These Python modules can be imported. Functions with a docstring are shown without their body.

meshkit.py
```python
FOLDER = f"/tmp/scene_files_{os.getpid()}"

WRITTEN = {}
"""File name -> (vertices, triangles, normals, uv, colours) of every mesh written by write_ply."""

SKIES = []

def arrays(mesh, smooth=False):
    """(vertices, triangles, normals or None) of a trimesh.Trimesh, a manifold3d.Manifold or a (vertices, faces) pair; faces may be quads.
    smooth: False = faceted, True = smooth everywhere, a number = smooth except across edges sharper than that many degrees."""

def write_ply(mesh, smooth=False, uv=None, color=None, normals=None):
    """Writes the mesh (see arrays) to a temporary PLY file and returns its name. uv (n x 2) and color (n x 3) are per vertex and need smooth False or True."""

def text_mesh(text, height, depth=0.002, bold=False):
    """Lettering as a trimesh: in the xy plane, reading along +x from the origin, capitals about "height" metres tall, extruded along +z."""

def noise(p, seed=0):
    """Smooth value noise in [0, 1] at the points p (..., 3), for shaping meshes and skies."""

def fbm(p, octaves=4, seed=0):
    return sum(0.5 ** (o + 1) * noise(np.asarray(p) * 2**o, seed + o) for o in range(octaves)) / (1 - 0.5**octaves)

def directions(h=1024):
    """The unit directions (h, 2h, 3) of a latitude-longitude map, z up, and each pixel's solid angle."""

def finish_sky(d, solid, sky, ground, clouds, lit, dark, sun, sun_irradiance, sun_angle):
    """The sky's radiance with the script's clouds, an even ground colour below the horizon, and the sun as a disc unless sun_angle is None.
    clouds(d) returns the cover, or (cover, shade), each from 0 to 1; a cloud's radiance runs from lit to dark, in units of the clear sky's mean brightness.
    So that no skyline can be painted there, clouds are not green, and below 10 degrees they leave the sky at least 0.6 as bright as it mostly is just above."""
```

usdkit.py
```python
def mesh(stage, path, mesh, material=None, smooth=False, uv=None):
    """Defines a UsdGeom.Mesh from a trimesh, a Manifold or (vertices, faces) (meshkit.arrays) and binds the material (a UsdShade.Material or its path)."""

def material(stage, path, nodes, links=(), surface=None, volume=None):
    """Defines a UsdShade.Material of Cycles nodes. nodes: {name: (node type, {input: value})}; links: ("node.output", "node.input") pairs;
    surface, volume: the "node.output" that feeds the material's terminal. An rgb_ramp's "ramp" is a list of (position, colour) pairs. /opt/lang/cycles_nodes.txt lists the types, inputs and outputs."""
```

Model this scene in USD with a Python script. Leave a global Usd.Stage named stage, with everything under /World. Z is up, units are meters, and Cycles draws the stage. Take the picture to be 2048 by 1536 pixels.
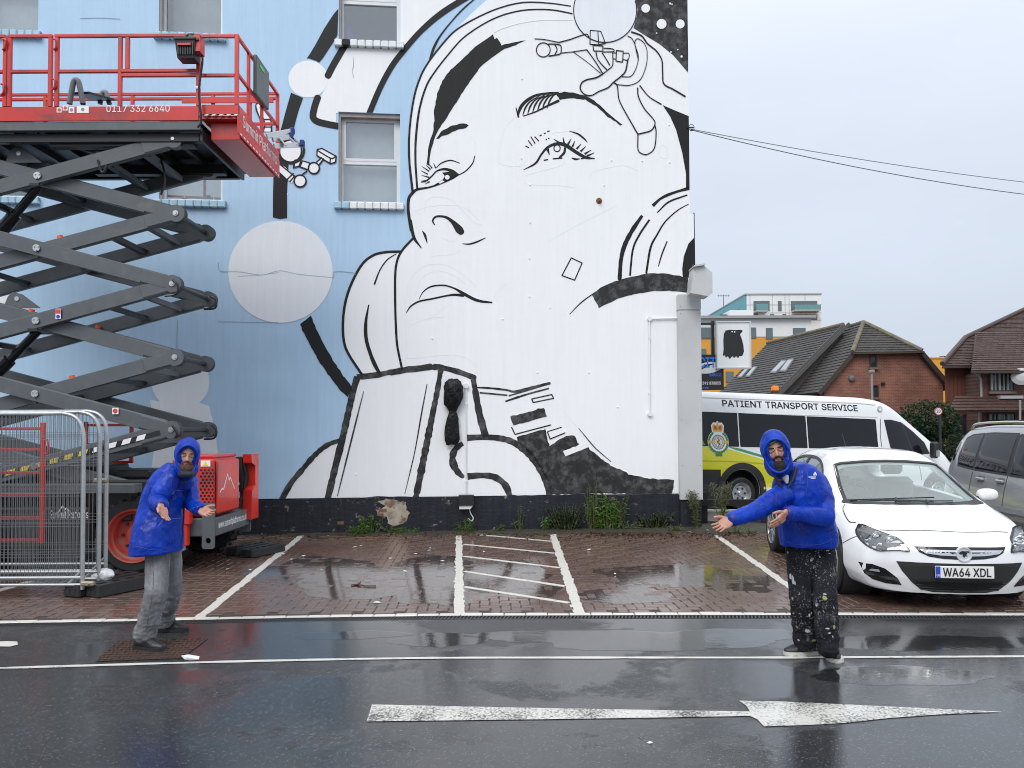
import math, random, colorsys
import numpy as np, trimesh, shapely, usdkit, meshkit
from shapely.geometry import Polygon, LineString, Point, MultiPolygon, box as sbox
from shapely.ops import unary_union
import manifold3d as m3
from pxr import Usd, UsdGeom, UsdLux, UsdShade, Gf, Sdf

stage = Usd.Stage.CreateInMemory()
UsdGeom.SetStageUpAxis(stage, 'Z'); UsdGeom.SetStageMetersPerUnit(stage, 1.0)
stage.SetDefaultPrim(UsdGeom.Xform.Define(stage, '/World').GetPrim())
rnd = random.Random(7); nr = np.random.default_rng(7)
# ---------------------------------------------------------------- camera
F, PPV, TH, RO, CH = 1500., 823., math.radians(1.5), .005, 1.72
fw = np.array([0, math.cos(TH), math.sin(TH)]); _u = np.array([0, -math.sin(TH), math.cos(TH)]); _r = np.array([1., 0, 0])
CR = math.cos(RO)*_r - math.sin(RO)*_u; CU = math.cos(RO)*_u + math.sin(RO)*_r; CC = np.array([0, 0, CH])
cam = UsdGeom.Camera.Define(stage, '/World/camera')
cam.CreateHorizontalApertureAttr(36.0); cam.CreateVerticalApertureAttr(27.0); cam.CreateFocalLengthAttr(36*F/2048)
cam.CreateVerticalApertureOffsetAttr(36*(PPV-768)/2048); cam.CreateClippingRangeAttr((0.05, 5000))
cam.CreateExposureAttr(0.30)
_m = Gf.Matrix4d(*[float(x) for x in (*CR, 0, *CU, 0, *(-fw), 0, *CC, 1)])
UsdGeom.Xformable(cam).AddTransformOp().Set(_m)
# ---------------------------------------------------------------- overcast sky and the soft sun behind it
SUN = np.array([-.30, -.70, .80]); SUN /= np.linalg.norm(SUN)
sky = UsdLux.DomeLight.Define(stage, '/World/sky')
sky.GetPrim().SetCustomDataByKey('kind', 'structure')
skym = usdkit.material(stage, '/World/Looks/sky', {
    'sky': ('sky_texture', {'sky_type': 'single_scattering', 'sun_disc': False, 'sun_elevation': math.asin(SUN[2]), 'sun_rotation': math.atan2(SUN[0], SUN[1])}),
    'tc': ('texture_coordinate', {}), 'sep': ('separate_xyz', {}),
    'up': ('map_range', {'from_min': -0.05, 'from_max': 1.0, 'to_min': 0.0, 'to_max': 1.0, 'clamp': True}),
    'ramp': ('rgb_ramp', {'ramp': [(0, (4.9, 5.4, 6.25)), (.12, (5.15, 5.7, 6.6)), (.42, (6.3, 6.9, 7.9)), (1, (13.5, 13.8, 14.3))]}),
    'mp': ('mapping', {'mapping_type': 'point', 'scale': (1, 1, 2.6)}),
    'n': ('noise_texture', {'scale': 1.7, 'detail': 5, 'roughness': .5}),
    'nr': ('map_range', {'from_min': .3, 'from_max': .7, 'to_min': .93, 'to_max': 1.06}),
    'mul': ('vector_math', {'math_type': 'scale'}),
    'mix': ('mix_color', {'fac': .96, 'use_clamp': False, 'use_clamp_result': False}),
    'bg': ('background_shader', {'strength': .1})},
    [('tc.generated', 'sep.vector'), ('sep.z', 'up.value'), ('up.result', 'ramp.fac'), ('tc.generated', 'mp.vector'), ('mp.vector', 'n.vector'), ('n.fac', 'nr.value'),
     ('ramp.color', 'mul.vector1'), ('nr.result', 'mul.scale'), ('sky.color', 'mix.a'), ('mul.vector', 'mix.b'), ('mix.result', 'bg.color')], surface='bg.background')
UsdShade.MaterialBindingAPI.Apply(sky.GetPrim()).Bind(skym)
sun = UsdLux.DistantLight.Define(stage, '/World/sun')
sun.CreateNormalizeAttr(True); sun.CreateIntensityAttr(0.4); sun.CreateAngleAttr(35.0); sun.CreateColorAttr(Gf.Vec3f(1, .985, .96))
_z = SUN; _x = np.cross([0, 0, 1], _z); _x /= np.linalg.norm(_x); _y = np.cross(_z, _x)
UsdGeom.Xformable(sun).AddTransformOp().Set(Gf.Matrix4d(*[float(q) for q in (*_x, 0, *_y, 0, *_z, 0, 0, 0, 20, 1)]))

# ---------------------------------------------------------------- pixels of the photograph to points in the place
def ray(u, v): return CR*(u-1024)/F + CU*(PPV-v)/F + fw
def gp(u, v, z=0.):
    d = ray(u, v); return CC + d*(z-CH)/d[2]
def dp(u, v, y):
    d = ray(u, v); return CC + d*y/d[1]
def pp(u, v, o, n):
    d = ray(u, v); return CC + d*(np.dot(np.asarray(o)-CC, n)/np.dot(d, n))
def pix(p):
    q = np.asarray(p, float)-CC; w = q@fw; return np.array([1024+F*(q@CR)/w, PPV-F*(q@CU)/w])

# ---------------------------------------------------------------- prims
_count = {}
def numbered(parent, name):
    k = (parent, name); n = _count.get(k, 0); _count[k] = n+1
    return f'{parent}/{name}' + (f'_{n:03d}' if n else '')
def keys(prim, **kw):
    for k, v in kw.items():
        if v: prim.SetCustomDataByKey(k, v)
def cat(*ms):
    ms = [m for m in ms if m is not None]
    if len(ms) == 1 and isinstance(ms[0], (list, tuple)): ms = list(ms[0])
    out = []
    for m in ms:
        if not isinstance(m, trimesh.Trimesh):
            v, f, _ = meshkit.arrays(m); m = trimesh.Trimesh(v, f, process=False)
        out.append(m)
    v = np.vstack([m.vertices for m in out]); at = np.cumsum([0]+[len(m.vertices) for m in out])
    return trimesh.Trimesh(v, np.vstack([m.faces+a for m, a in zip(out, at)]), process=False)
class Thing:
    """One top-level thing: an Xform at its base; part() adds its parts in world coordinates."""
    def __init__(self, name, label, category, base=(0, 0, 0), group=None, kind=None):
        self.path = numbered('/World', name); self.base = np.asarray(base, float)
        x = UsdGeom.Xform.Define(stage, self.path); x.AddTranslateOp().Set(Gf.Vec3d(*map(float, self.base)))
        keys(x.GetPrim(), label=label, category=category, group=group, kind=kind); self.prim = x.GetPrim()
    def part(self, name, mesh, mat, parent=None, smooth=False, label=None, kind=None, uv=None):
        v, f, _ = meshkit.arrays(mesh)
        path = numbered(parent or self.path, name)
        m = usdkit.mesh(stage, path, trimesh.Trimesh(v-self.base, f, process=False), mat, smooth=smooth)
        keys(m.GetPrim(), label=label, kind=kind)
        return path
def single(name, mesh, mat, label, category, group=None, kind=None, smooth=False):
    path = numbered('/World', name)
    m = usdkit.mesh(stage, path, mesh, mat, smooth=smooth); keys(m.GetPrim(), label=label, category=category, group=group, kind=kind)
    return path
def setting(name, mesh, mat, smooth=False, parent=None):
    path = numbered(parent or '/World', name)
    m = usdkit.mesh(stage, path, mesh, mat, smooth=smooth)
    if not parent: keys(m.GetPrim(), kind='structure')
    return path
def copy_of(src, name, label, category, group, matrix):
    """Another one of a thing: an Xform under /World that references the first one's parts."""
    path = numbered('/World', name)
    x = UsdGeom.Xform.Define(stage, path); p = x.GetPrim()
    p.GetReferences().AddInternalReference(src.path); p.SetInstanceable(True)
    x.ClearXformOpOrder(); x.AddTransformOp().Set(Gf.Matrix4d(*[float(q) for q in np.asarray(matrix).T.ravel()]))
    keys(p, label=label, category=category, group=group)
def tmat(loc, rz=0, ry=0):
    a = trimesh.transformations.rotation_matrix(rz, [0, 0, 1]) @ trimesh.transformations.rotation_matrix(ry, [0, 1, 0]); a[:3, 3] = loc; return a

# ---------------------------------------------------------------- shapes
def bx(x0, x1, y0, y1, z0, z1, c=0.):
    if c <= 0:
        m = trimesh.creation.box([x1-x0, y1-y0, z1-z0]); m.apply_translation([(x0+x1)/2, (y0+y1)/2, (z0+z1)/2]); return m
    P = []
    for X, sx in ((x0, 1), (x1, -1)):
        for Y, sy in ((y0, 1), (y1, -1)):
            for Z, sz in ((z0, 1), (z1, -1)):
                P += [(X+sx*c, Y+sy*c, Z), (X+sx*c, Y, Z+sz*c), (X, Y+sy*c, Z+sz*c)]
    return trimesh.Trimesh(*hull(P))
def hull(P):
    h = m3.Manifold.hull_points(np.asarray(P, float)); mm = h.to_mesh(); return np.array(mm.vert_properties[:, :3]), np.array(mm.tri_verts)
def hullm(P): return trimesh.Trimesh(*hull(P), process=False)
def frame(d, up=(0, 0, 1)):
    d = np.asarray(d, float); d = d/np.linalg.norm(d); s = np.cross(d, up)
    if np.linalg.norm(s) < 1e-4: s = np.cross(d, (0, 1, 0))
    s /= np.linalg.norm(s); return d, s, np.cross(s, d)
def bar(p, q, w, h, up=(0, 0, 1), c=0.):
    """Box from p to q, w wide across, h along up."""
    p, q = np.asarray(p, float), np.asarray(q, float); L = np.linalg.norm(q-p); d, s, u = frame(q-p, up)
    m = bx(0, L, -w/2, w/2, -h/2, h/2, c); M = np.eye(4); M[:3, 0], M[:3, 1], M[:3, 2], M[:3, 3] = d, -s, u, p
    m.apply_transform(M); return m
def cyl(p, q, r, n=14, r2=None):
    p, q = np.asarray(p, float), np.asarray(q, float); d, s, u = frame(q-p); r2 = r if r2 is None else r2
    a = np.linspace(0, 2*np.pi, n, endpoint=False); ring = np.outer(np.cos(a), s)+np.outer(np.sin(a), u)
    v = np.vstack([p+ring*r, q+ring*r2, p, q]); f = []
    for i in range(n):
        j = (i+1) % n; f += [(i, j, n+j), (i, n+j, n+i), (2*n, j, i), (2*n+1, n+i, n+j)]
    m = trimesh.Trimesh(v, f, process=False)
    if m.volume < 0: m.invert()
    return m
def tube(path, r, n=8, closed=False):
    P = np.asarray(path, float); k = len(P); r = np.broadcast_to(r, (k,)); T = np.gradient(P, axis=0) if not closed else np.roll(P, -1, 0)-np.roll(P, 1, 0)
    T /= np.linalg.norm(T, axis=1, keepdims=True)+1e-12; _, s, u = frame(T[0]); R_ = []
    for t in T:
        s = s-t*(s@t); s /= np.linalg.norm(s); R_.append((s, np.cross(t, s)))
    a = np.linspace(0, 2*np.pi, n, endpoint=False)
    v = np.vstack([P[i]+r[i]*(np.outer(np.cos(a), R_[i][0])+np.outer(np.sin(a), R_[i][1])) for i in range(k)]); f = []
    for i in range(k if closed else k-1):
        for j in range(n):
            a0, a1, b0, b1 = i*n+j, i*n+(j+1) % n, ((i+1) % k)*n+j, ((i+1) % k)*n+(j+1) % n
            f += [(a0, a1, b1), (a0, b1, b0)]
    if not closed:
        v = np.vstack([v, P[0], P[-1]]); c0, c1 = k*n, k*n+1
        for j in range(n): f += [(c0, (j+1) % n, j), (c1, (k-1)*n+j, (k-1)*n+(j+1) % n)]
    return trimesh.Trimesh(v, f, process=False)
def smooth_path(P, n=8):
    """Catmull-Rom through the points (any dimension)."""
    P = np.asarray(P, float)
    if len(P) < 3: return P
    Q = np.vstack([2*P[0]-P[1], P, 2*P[-1]-P[-2]]); out = []
    for i in range(1, len(Q)-2):
        for t in np.linspace(0, 1, n, endpoint=False):
            a, b, c, d = Q[i-1], Q[i], Q[i+1], Q[i+2]
            out.append(.5*(2*b+(c-a)*t+(2*a-5*b+4*c-d)*t*t+(3*b-a-3*c+d)*t**3))
    return np.vstack([out, P[-1]])
def polys(g):
    if g.is_empty: return []
    return [p for p in getattr(g, 'geoms', [g]) if isinstance(p, Polygon) and p.area > 1e-9]
def plate(poly, o, ex, ey, depth):
    """A 2-D polygon in the frame (o, ex, ey), extruded by depth along ex x ey."""
    o, ex, ey = (np.asarray(a, float) for a in (o, ex, ey)); ez = np.cross(ex, ey)
    ms = []
    for g in polys(poly if hasattr(poly, 'geom_type') else Polygon(poly).buffer(0)):
        m = trimesh.creation.extrude_polygon(g, depth, engine='earcut'); v = m.vertices
        ms.append(trimesh.Trimesh(o+v[:, :1]*ex+v[:, 1:2]*ey+v[:, 2:]*ez, m.faces, process=False))
    return cat(ms) if ms else None
def lathe(prof, p, d, n=28):
    """prof: (r, t) pairs; t runs along d from p."""
    p = np.asarray(p, float); d, s, u = frame(d); a = np.linspace(0, 2*np.pi, n, endpoint=False); ring = np.outer(np.cos(a), s)+np.outer(np.sin(a), u)
    v = np.vstack([p+d*t+ring*max(r, 1e-4) for r, t in prof]); f = []
    for i in range(len(prof)-1):
        for j in range(n):
            a0, a1, b0, b1 = i*n+j, i*n+(j+1) % n, (i+1)*n+j, (i+1)*n+(j+1) % n; f += [(a0, b1, a1), (a0, b0, b1)]
    return trimesh.Trimesh(v, f, process=False)
def text_on(text, h, o, ex, ey, depth=.002, bold=False, width=None, center=False):
    m = meshkit.text_mesh(text, h, depth, bold); v = m.vertices.copy(); o, ex, ey = (np.asarray(a, float) for a in (o, ex, ey))
    if width: v[:, 0] *= width/(v[:, 0].max()-v[:, 0].min())
    if center: v[:, 0] -= (v[:, 0].max()+v[:, 0].min())/2
    return trimesh.Trimesh(o+v[:, :1]*ex+v[:, 1:2]*ey+v[:, 2:]*np.cross(ex, ey), m.faces, process=False)

# ---------------------------------------------------------------- materials
_mats = {}
def mat(name, color=(.5, .5, .5), rough=.5, metal=0., var=0., scale=8., bump=0., bscale=60., coat=0., spec=.5, rvar=0., dirt=None, dscale=3., dlo=.5, dhi=.7, island=0., ior=1.5, obj=False, bdist=.01):
    """A principled material; var: tone variation by noise; dirt: a second colour in noise patches; island: variation per loose piece."""
    if name in _mats: return _mats[name]
    n = {'p': ('principled_bsdf', {'base_color': color, 'roughness': rough, 'metallic': metal, 'coat_weight': coat, 'coat_roughness': .04, 'specular_ior_level': spec, 'ior': ior}),
         'g': ('geometry', {}), 'tc': ('texture_coordinate', {})}
    pos = 'tc.object' if obj else 'g.position'
    L = []; col = None
    if var:
        n['n'] = ('noise_texture', {'scale': scale, 'detail': 6, 'roughness': .6}); n['r'] = ('map_range', {'from_min': .25, 'from_max': .75, 'to_min': 1-var, 'to_max': 1+var})
        n['s'] = ('vector_math', {'math_type': 'scale', 'vector1': color}); L += [(pos, 'n.vector'), ('n.fac', 'r.value'), ('r.result', 's.scale')]; col = 's.vector'
        if rvar:
            n['rr'] = ('map_range', {'from_min': .3, 'from_max': .7, 'to_min': max(.02, rough-rvar), 'to_max': min(1, rough+rvar), 'clamp': True}); L += [('n.fac', 'rr.value'), ('rr.result', 'p.roughness')]
    if island:
        n['ir'] = ('map_range', {'from_min': 0, 'from_max': 1, 'to_min': 1-island, 'to_max': 1+island}); n['is'] = ('vector_math', {'math_type': 'scale', 'vector1': color})
        L += [('g.random_per_island', 'ir.value'), ('ir.result', 'is.scale')]
        if col: L.append((col, 'is.vector1'))
        col = 'is.vector'
    if dirt is not None:
        n['dn'] = ('noise_texture', {'scale': dscale, 'detail': 8, 'roughness': .65}); n['dr'] = ('map_range', {'from_min': dlo, 'from_max': dhi, 'clamp': True})
        n['dm'] = ('mix_color', {'a': color, 'b': dirt}); L += [(pos, 'dn.vector'), ('dn.fac', 'dr.value'), ('dr.result', 'dm.fac')]
        if col: L.append((col, 'dm.a'))
        col = 'dm.result'
    if col: L.append((col, 'p.base_color'))
    if bump:
        n['bn'] = ('noise_texture', {'scale': bscale, 'detail': 4}); n['b'] = ('bump', {'strength': bump, 'distance': bdist}); L += [(pos, 'bn.vector'), ('bn.fac', 'b.height'), ('b.normal', 'p.normal')]
    _mats[name] = usdkit.material(stage, '/World/Looks/'+name, n, L, surface='p.BSDF'); return _mats[name]
def pane_mat(name, tint, base=.12, gloss_rough=.01, see=.75):
    """Window glass: see-through by 'see', tinted, mirror-like towards grazing angles."""
    if name in _mats: return _mats[name]
    _mats[name] = usdkit.material(stage, '/World/Looks/'+name, {
        't': ('transparent_bsdf', {'color': tint}), 'g': ('glossy_bsdf', {'color': (1, 1, 1), 'roughness': gloss_rough}), 'f': ('fresnel', {'IOR': 1.5}), 'ge': ('geometry', {}), 'io': ('map_range', {'to_min': 1.5, 'to_max': 1/1.5}),
        'm': ('math', {'math_type': 'multiply_add', 'value2': 1.0, 'value3': base, 'use_clamp': True}), 'x': ('mix_closure', {})},
        [('ge.backfacing', 'io.value'), ('io.result', 'f.IOR'), ('f.fac', 'm.value1'), ('m.value', 'x.fac'), ('t.BSDF', 'x.closure1'), ('g.BSDF', 'x.closure2')], surface='x.closure'); return _mats[name]
# ================================================================ ground, road, paving
def mat_asphalt():
    n = {'g': ('geometry', {}), 'p': ('principled_bsdf', {'ior': 1.5, 'specular_ior_level': .95}),
         'big': ('noise_texture', {'scale': .55, 'detail': 4, 'roughness': .55, 'distortion': .4}), 'mid': ('noise_texture', {'scale': 6, 'detail': 6, 'roughness': .65}),
         'mp': ('mapping', {'mapping_type': 'point', 'scale': (1, 1.5, 1)}),
         'agg': ('voronoi_texture', {'scale': 140, 'feature': 'f1'}), 'fl': ('white_noise_texture', {}), 'flr': ('map_range', {'from_min': .93, 'from_max': 1, 'to_max': 1, 'clamp': True}),
         'sum': ('math', {'math_type': 'multiply_add', 'value2': .3, 'value3': 0}),
         'wet': ('map_range', {'range_type': 'smoothstep', 'from_min': .53, 'from_max': .64, 'clamp': True}),
         'ro': ('map_range', {'from_min': 0, 'from_max': 1, 'to_min': .15, 'to_max': .03}),
         'col': ('rgb_ramp', {'ramp': [(0, (.011, .0115, .0125)), (1, (.036, .037, .038))]}), 'flk': ('mix_color', {'b': (.15, .155, .16)}), 'wd': ('mix_color', {'b': (.012, .013, .014)}),
         'gn': ('noise_texture', {'scale': 75, 'detail': 3, 'roughness': .8}), 'gr': ('map_range', {'from_min': .36, 'from_max': .64, 'to_min': .35, 'to_max': 1.7, 'clamp': True}), 'gs': ('vector_math', {'math_type': 'scale'}),
         'wm': ('math', {'math_type': 'multiply', 'value2': .35}),
         'bs': ('map_range', {'from_min': 0, 'from_max': 1, 'to_min': .42, 'to_max': .07}), 'b': ('bump', {'distance': .006}), 'rip': ('noise_texture', {'scale': 22, 'detail': 3}),
         'ad': ('math', {'math_type': 'multiply_add', 'value2': .45})}
    L = [('g.position', 'mp.vector'), ('mp.vector', 'big.vector'), ('g.position', 'mid.vector'), ('g.position', 'agg.vector'), ('agg.position', 'fl.vector'), ('fl.value', 'flr.value'), ('mid.fac', 'sum.value1'),
         ('big.fac', 'sum.value3'), ('sum.value', 'wet.value'), ('wet.result', 'ro.value'), ('ro.result', 'p.roughness'), ('mid.fac', 'col.fac'), ('g.position', 'gn.vector'), ('gn.fac', 'gr.value'), ('gr.result', 'gs.scale'), ('col.color', 'gs.vector1'), ('gs.vector', 'flk.a'), ('flr.result', 'flk.fac'),
         ('flk.result', 'wd.a'), ('wet.result', 'wm.value1'), ('wm.value', 'wd.fac'), ('wd.result', 'p.base_color'), ('wet.result', 'bs.value'), ('bs.result', 'b.strength'),
         ('g.position', 'rip.vector'), ('rip.fac', 'ad.value1'), ('agg.distance', 'ad.value3'), ('ad.value', 'b.height'), ('b.normal', 'p.normal')]
    return usdkit.material(stage, '/World/Looks/wet_asphalt', n, L, surface='p.BSDF')
def mat_paver(name, c0, c1, rough0=.18, rough1=.06, lo=.41, hi=.62):
    n = {'g': ('geometry', {}), 'p': ('principled_bsdf', {'ior': 1.5, 'specular_ior_level': .8}), 'big': ('noise_texture', {'scale': .6, 'detail': 5, 'roughness': .6}),
         'fine': ('noise_texture', {'scale': 45, 'detail': 5, 'roughness': .7}), 'wet': ('map_range', {'range_type': 'smoothstep', 'from_min': lo, 'from_max': hi, 'clamp': True}),
         'isl': ('rgb_ramp', {'ramp': [(0, c0), (.5, tuple((a+b)/2 for a, b in zip(c0, c1))), (.86, c1), (1, (.058, .05, .046))]}), 'fr': ('map_range', {'from_min': .3, 'from_max': .7, 'to_min': .62, 'to_max': 1.38}),
         'mul': ('vector_math', {'math_type': 'scale'}), 'dk': ('noise_texture', {'scale': 1.3, 'detail': 8, 'roughness': .7}), 'dr': ('map_range', {'from_min': .50, 'from_max': .70, 'to_max': .85, 'clamp': True}), 'dm': ('mix_color', {'b': (.022, .018, .015)}),
         'ro': ('map_range', {'to_min': rough0, 'to_max': rough1}), 'b': ('bump', {'distance': .004}), 'bs': ('map_range', {'to_min': .38, 'to_max': .12})}
    L = [('g.position', 'big.vector'), ('g.position', 'fine.vector'), ('g.position', 'dk.vector'), ('big.fac', 'wet.value'), ('g.random_per_island', 'isl.fac'), ('fine.fac', 'fr.value'), ('isl.color', 'mul.vector1'), ('fr.result', 'mul.scale'),
         ('mul.vector', 'dm.a'), ('dk.fac', 'dr.value'), ('dr.result', 'dm.fac'), ('dm.result', 'p.base_color'), ('wet.result', 'ro.value'), ('ro.result', 'p.roughness'), ('wet.result', 'bs.value'), ('bs.result', 'b.strength'), ('fine.fac', 'b.height'), ('b.normal', 'p.normal')]
    return usdkit.material(stage, '/World/Looks/'+name, n, L, surface='p.BSDF')
def mat_worn_paint(name, color, under, lo=.42, hi=.5, scale=55, rough=.35):
    """Road paint worn through to the surface below in small flecks."""
    n = {'g': ('geometry', {}), 'p': ('principled_bsdf', {'roughness': rough}), 'n': ('noise_texture', {'scale': scale, 'detail': 6, 'roughness': .75}), 'n2': ('noise_texture', {'scale': 3.2, 'detail': 4}),
         'a': ('math', {'math_type': 'multiply_add', 'value2': .45}), 'r': ('map_range', {'from_min': lo, 'from_max': hi, 'clamp': True}), 'm': ('mix_color', {'a': under, 'b': color}), 'b': ('bump', {'strength': .25, 'distance': .004})}
    L = [('g.position', 'n.vector'), ('g.position', 'n2.vector'), ('n2.fac', 'a.value1'), ('n.fac', 'a.value3'), ('a.value', 'r.value'), ('r.result', 'm.fac'), ('m.result', 'p.base_color'), ('n.fac', 'b.height'), ('b.normal', 'p.normal')]
    return usdkit.material(stage, '/World/Looks/'+name, n, L, surface='p.BSDF')
ASPH = mat_asphalt()
PAVE = mat_paver('wet_paver', (.088, .052, .041), (.056, .041, .035))
LINE = mat_worn_paint('road_paint', (.62, .61, .57), (.06, .06, .06), .56, .66, 70)
ARROW = mat_worn_paint('worn_arrow_paint', (.58, .57, .53), (.04, .04, .04), .60, .76, 60, .16)
BAYL = mat_worn_paint('bay_paint', (.62, .60, .55), (.10, .075, .06), .50, .60, 40)
KERBW = mat_worn_paint('kerb_paint', (.64, .62, .57), (.12, .09, .07), .49, .58, 30)

def sheet(P, z):
    P = [(float(p[0]), float(p[1])) for p in P]
    v, f = trimesh.creation.triangulate_polygon(Polygon(P).buffer(0), engine='earcut')
    m = trimesh.Trimesh(np.column_stack([v, np.full(len(v), z)]), f, process=False)
    if m.face_normals[:, 2].mean() < 0: m.invert()
    return m
setting('ground', sheet([(-900, -60), (900, -60), (900, 1500), (-900, 1500)], -.12), mat('earth', (.09, .085, .075), .9, var=.3, scale=.8))
# the drain's line as the photograph shows it (it bends slightly), as y(x)
DR = np.array([gp(u, v)[:2] for u, v in ((-600, 1264), (0, 1254), (264, 1249.5), (600, 1242.5), (900, 1238.5), (1400, 1237), (2048, 1238), (2700, 1240))])
def dry(x): return np.interp(x, DR[:, 0], DR[:, 1])
xs = np.linspace(-9, 14, 60)
setting('road', sheet([(-60, -50), (60, -50), (60, dry(60)), *[(x, dry(x)) for x in xs[::-1]], (-60, dry(-60))], 0.0), ASPH)
WA = math.radians(5.2); WT = np.array([math.cos(WA), math.sin(WA), 0.]); WN = np.array([math.sin(WA), -math.cos(WA), 0.]); WZ = np.array([0, 0, 1.])
WO = gp(1024, 1060); WO[2] = 0
def wall_y(x): return WO[1] + (x-WO[0])*math.tan(WA)
# street and yard behind the bays, right of the painted building
setting('yard', sheet([(3.6, 13.3), (14, 13.3), (60, 13.3), (60, 60), (-30, 60), (-30, 22), (3.6, 22)], -.004), ASPH)
# paving: sand bed, pavers in herringbone, painted edge course
pav = Thing('paving', None, None, (0, 0, 0), kind='structure')
pav.part('sand_bed', sheet([*[(x, dry(x)+.10) for x in xs], (14, 13.31), (3.4, 13.31), (3.0, wall_y(3.0)+.1), (-9, wall_y(-9)+.1)], -.010), mat('sand_joint', (.050, .040, .034), .6, var=.3, scale=12))
def paver_template(lx, ly, h=.05, b=.006):
    v = []
    for z, d in ((-h, 0), (-b, 0), (0, b)):
        v += [(d, d, z), (lx-d, d, z), (lx-d, ly-d, z), (d, ly-d, z)]
    f = [(8, 9, 10), (8, 10, 11)]
    for k in (0, 4):
        for i in range(4):
            j = (i+1) % 4; f += [(k+i, k+j, k+4+j), (k+i, k+4+j, k+4+i)]
    return np.array(v, float), np.array(f)
U = .1015; found = []
for a in range(-92, 100):
    for b in range(-2, 70):
        c = (a-b) % 4
        if c not in (0, 3): continue
        w, d = (2, 1) if c == 0 else (1, 2)
        x0, y0 = a*U, 6.85+b*U
        sh = -.055*(y0-7)         # the bays' lines lean a touch
        cx, cy = x0+w*U/2+sh, y0+d*U/2
        if cy-d*U/2 < dry(cx)+.235 or cy+d*U/2 > (wall_y(cx)-.02 if cx < 3.45 else 13.3): continue
        found.append((x0+sh, y0, w, d, cx, cy))
def paver_at(x0, y0, w, d):
    v, f = paver_template(w*U-.007, d*U-.007); v = v.copy(); t = nr.normal(0, .0011, 4); v[:, 2] += t[0]+(v[:, 0]-w*U/2)*t[1]*4+(v[:, 1]-d*U/2)*t[2]*4
    v[:, :2] += nr.normal(0, .0012, 2); v += (x0, y0, 0); return v, f
def in_view(cx, cy): u, v = pix((cx, cy, 0)); return 5 < u < 2040 and v < 1250
hidden = lambda cx, cy: (2.2 < cx < 6 and cy > 7.4) or (cx < -3.6 and cy > 7.6)
order = sorted([q for q in found if in_view(q[4], q[5]) and not hidden(q[4], q[5])], key=lambda q: q[5]-abs(q[4])*.02)[:295]
near = set(map(id, order)); VV, FF, k = [], [], 0
for q in found:
    v, f = paver_at(*q[:4])
    if id(q) in near: pav.part('paver', (v, f), PAVE)
    else: VV.append(v); FF.append(f+k); k += len(v)
pav.part('paver_field', (np.vstack(VV), np.vstack(FF)), PAVE, kind='stuff')
# painted course along the drain
x = -6.2
while x < 7.5:
    L = .197; y = dry(x+L/2); y2 = dry(x+L); y1 = dry(x); e = .002*nr.normal()
    m = bx(0, L, .0, .095, -.05, .004+e, .006); s = (y2-y1)/L
    v = m.vertices.copy(); v[:, 1] += s*v[:, 0]+y1+.128; v[:, 0] += x; v[:, 0] -= .0
    pav.part('edge_paver', trimesh.Trimesh(v, m.faces, process=False), KERBW); x += .204
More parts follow.
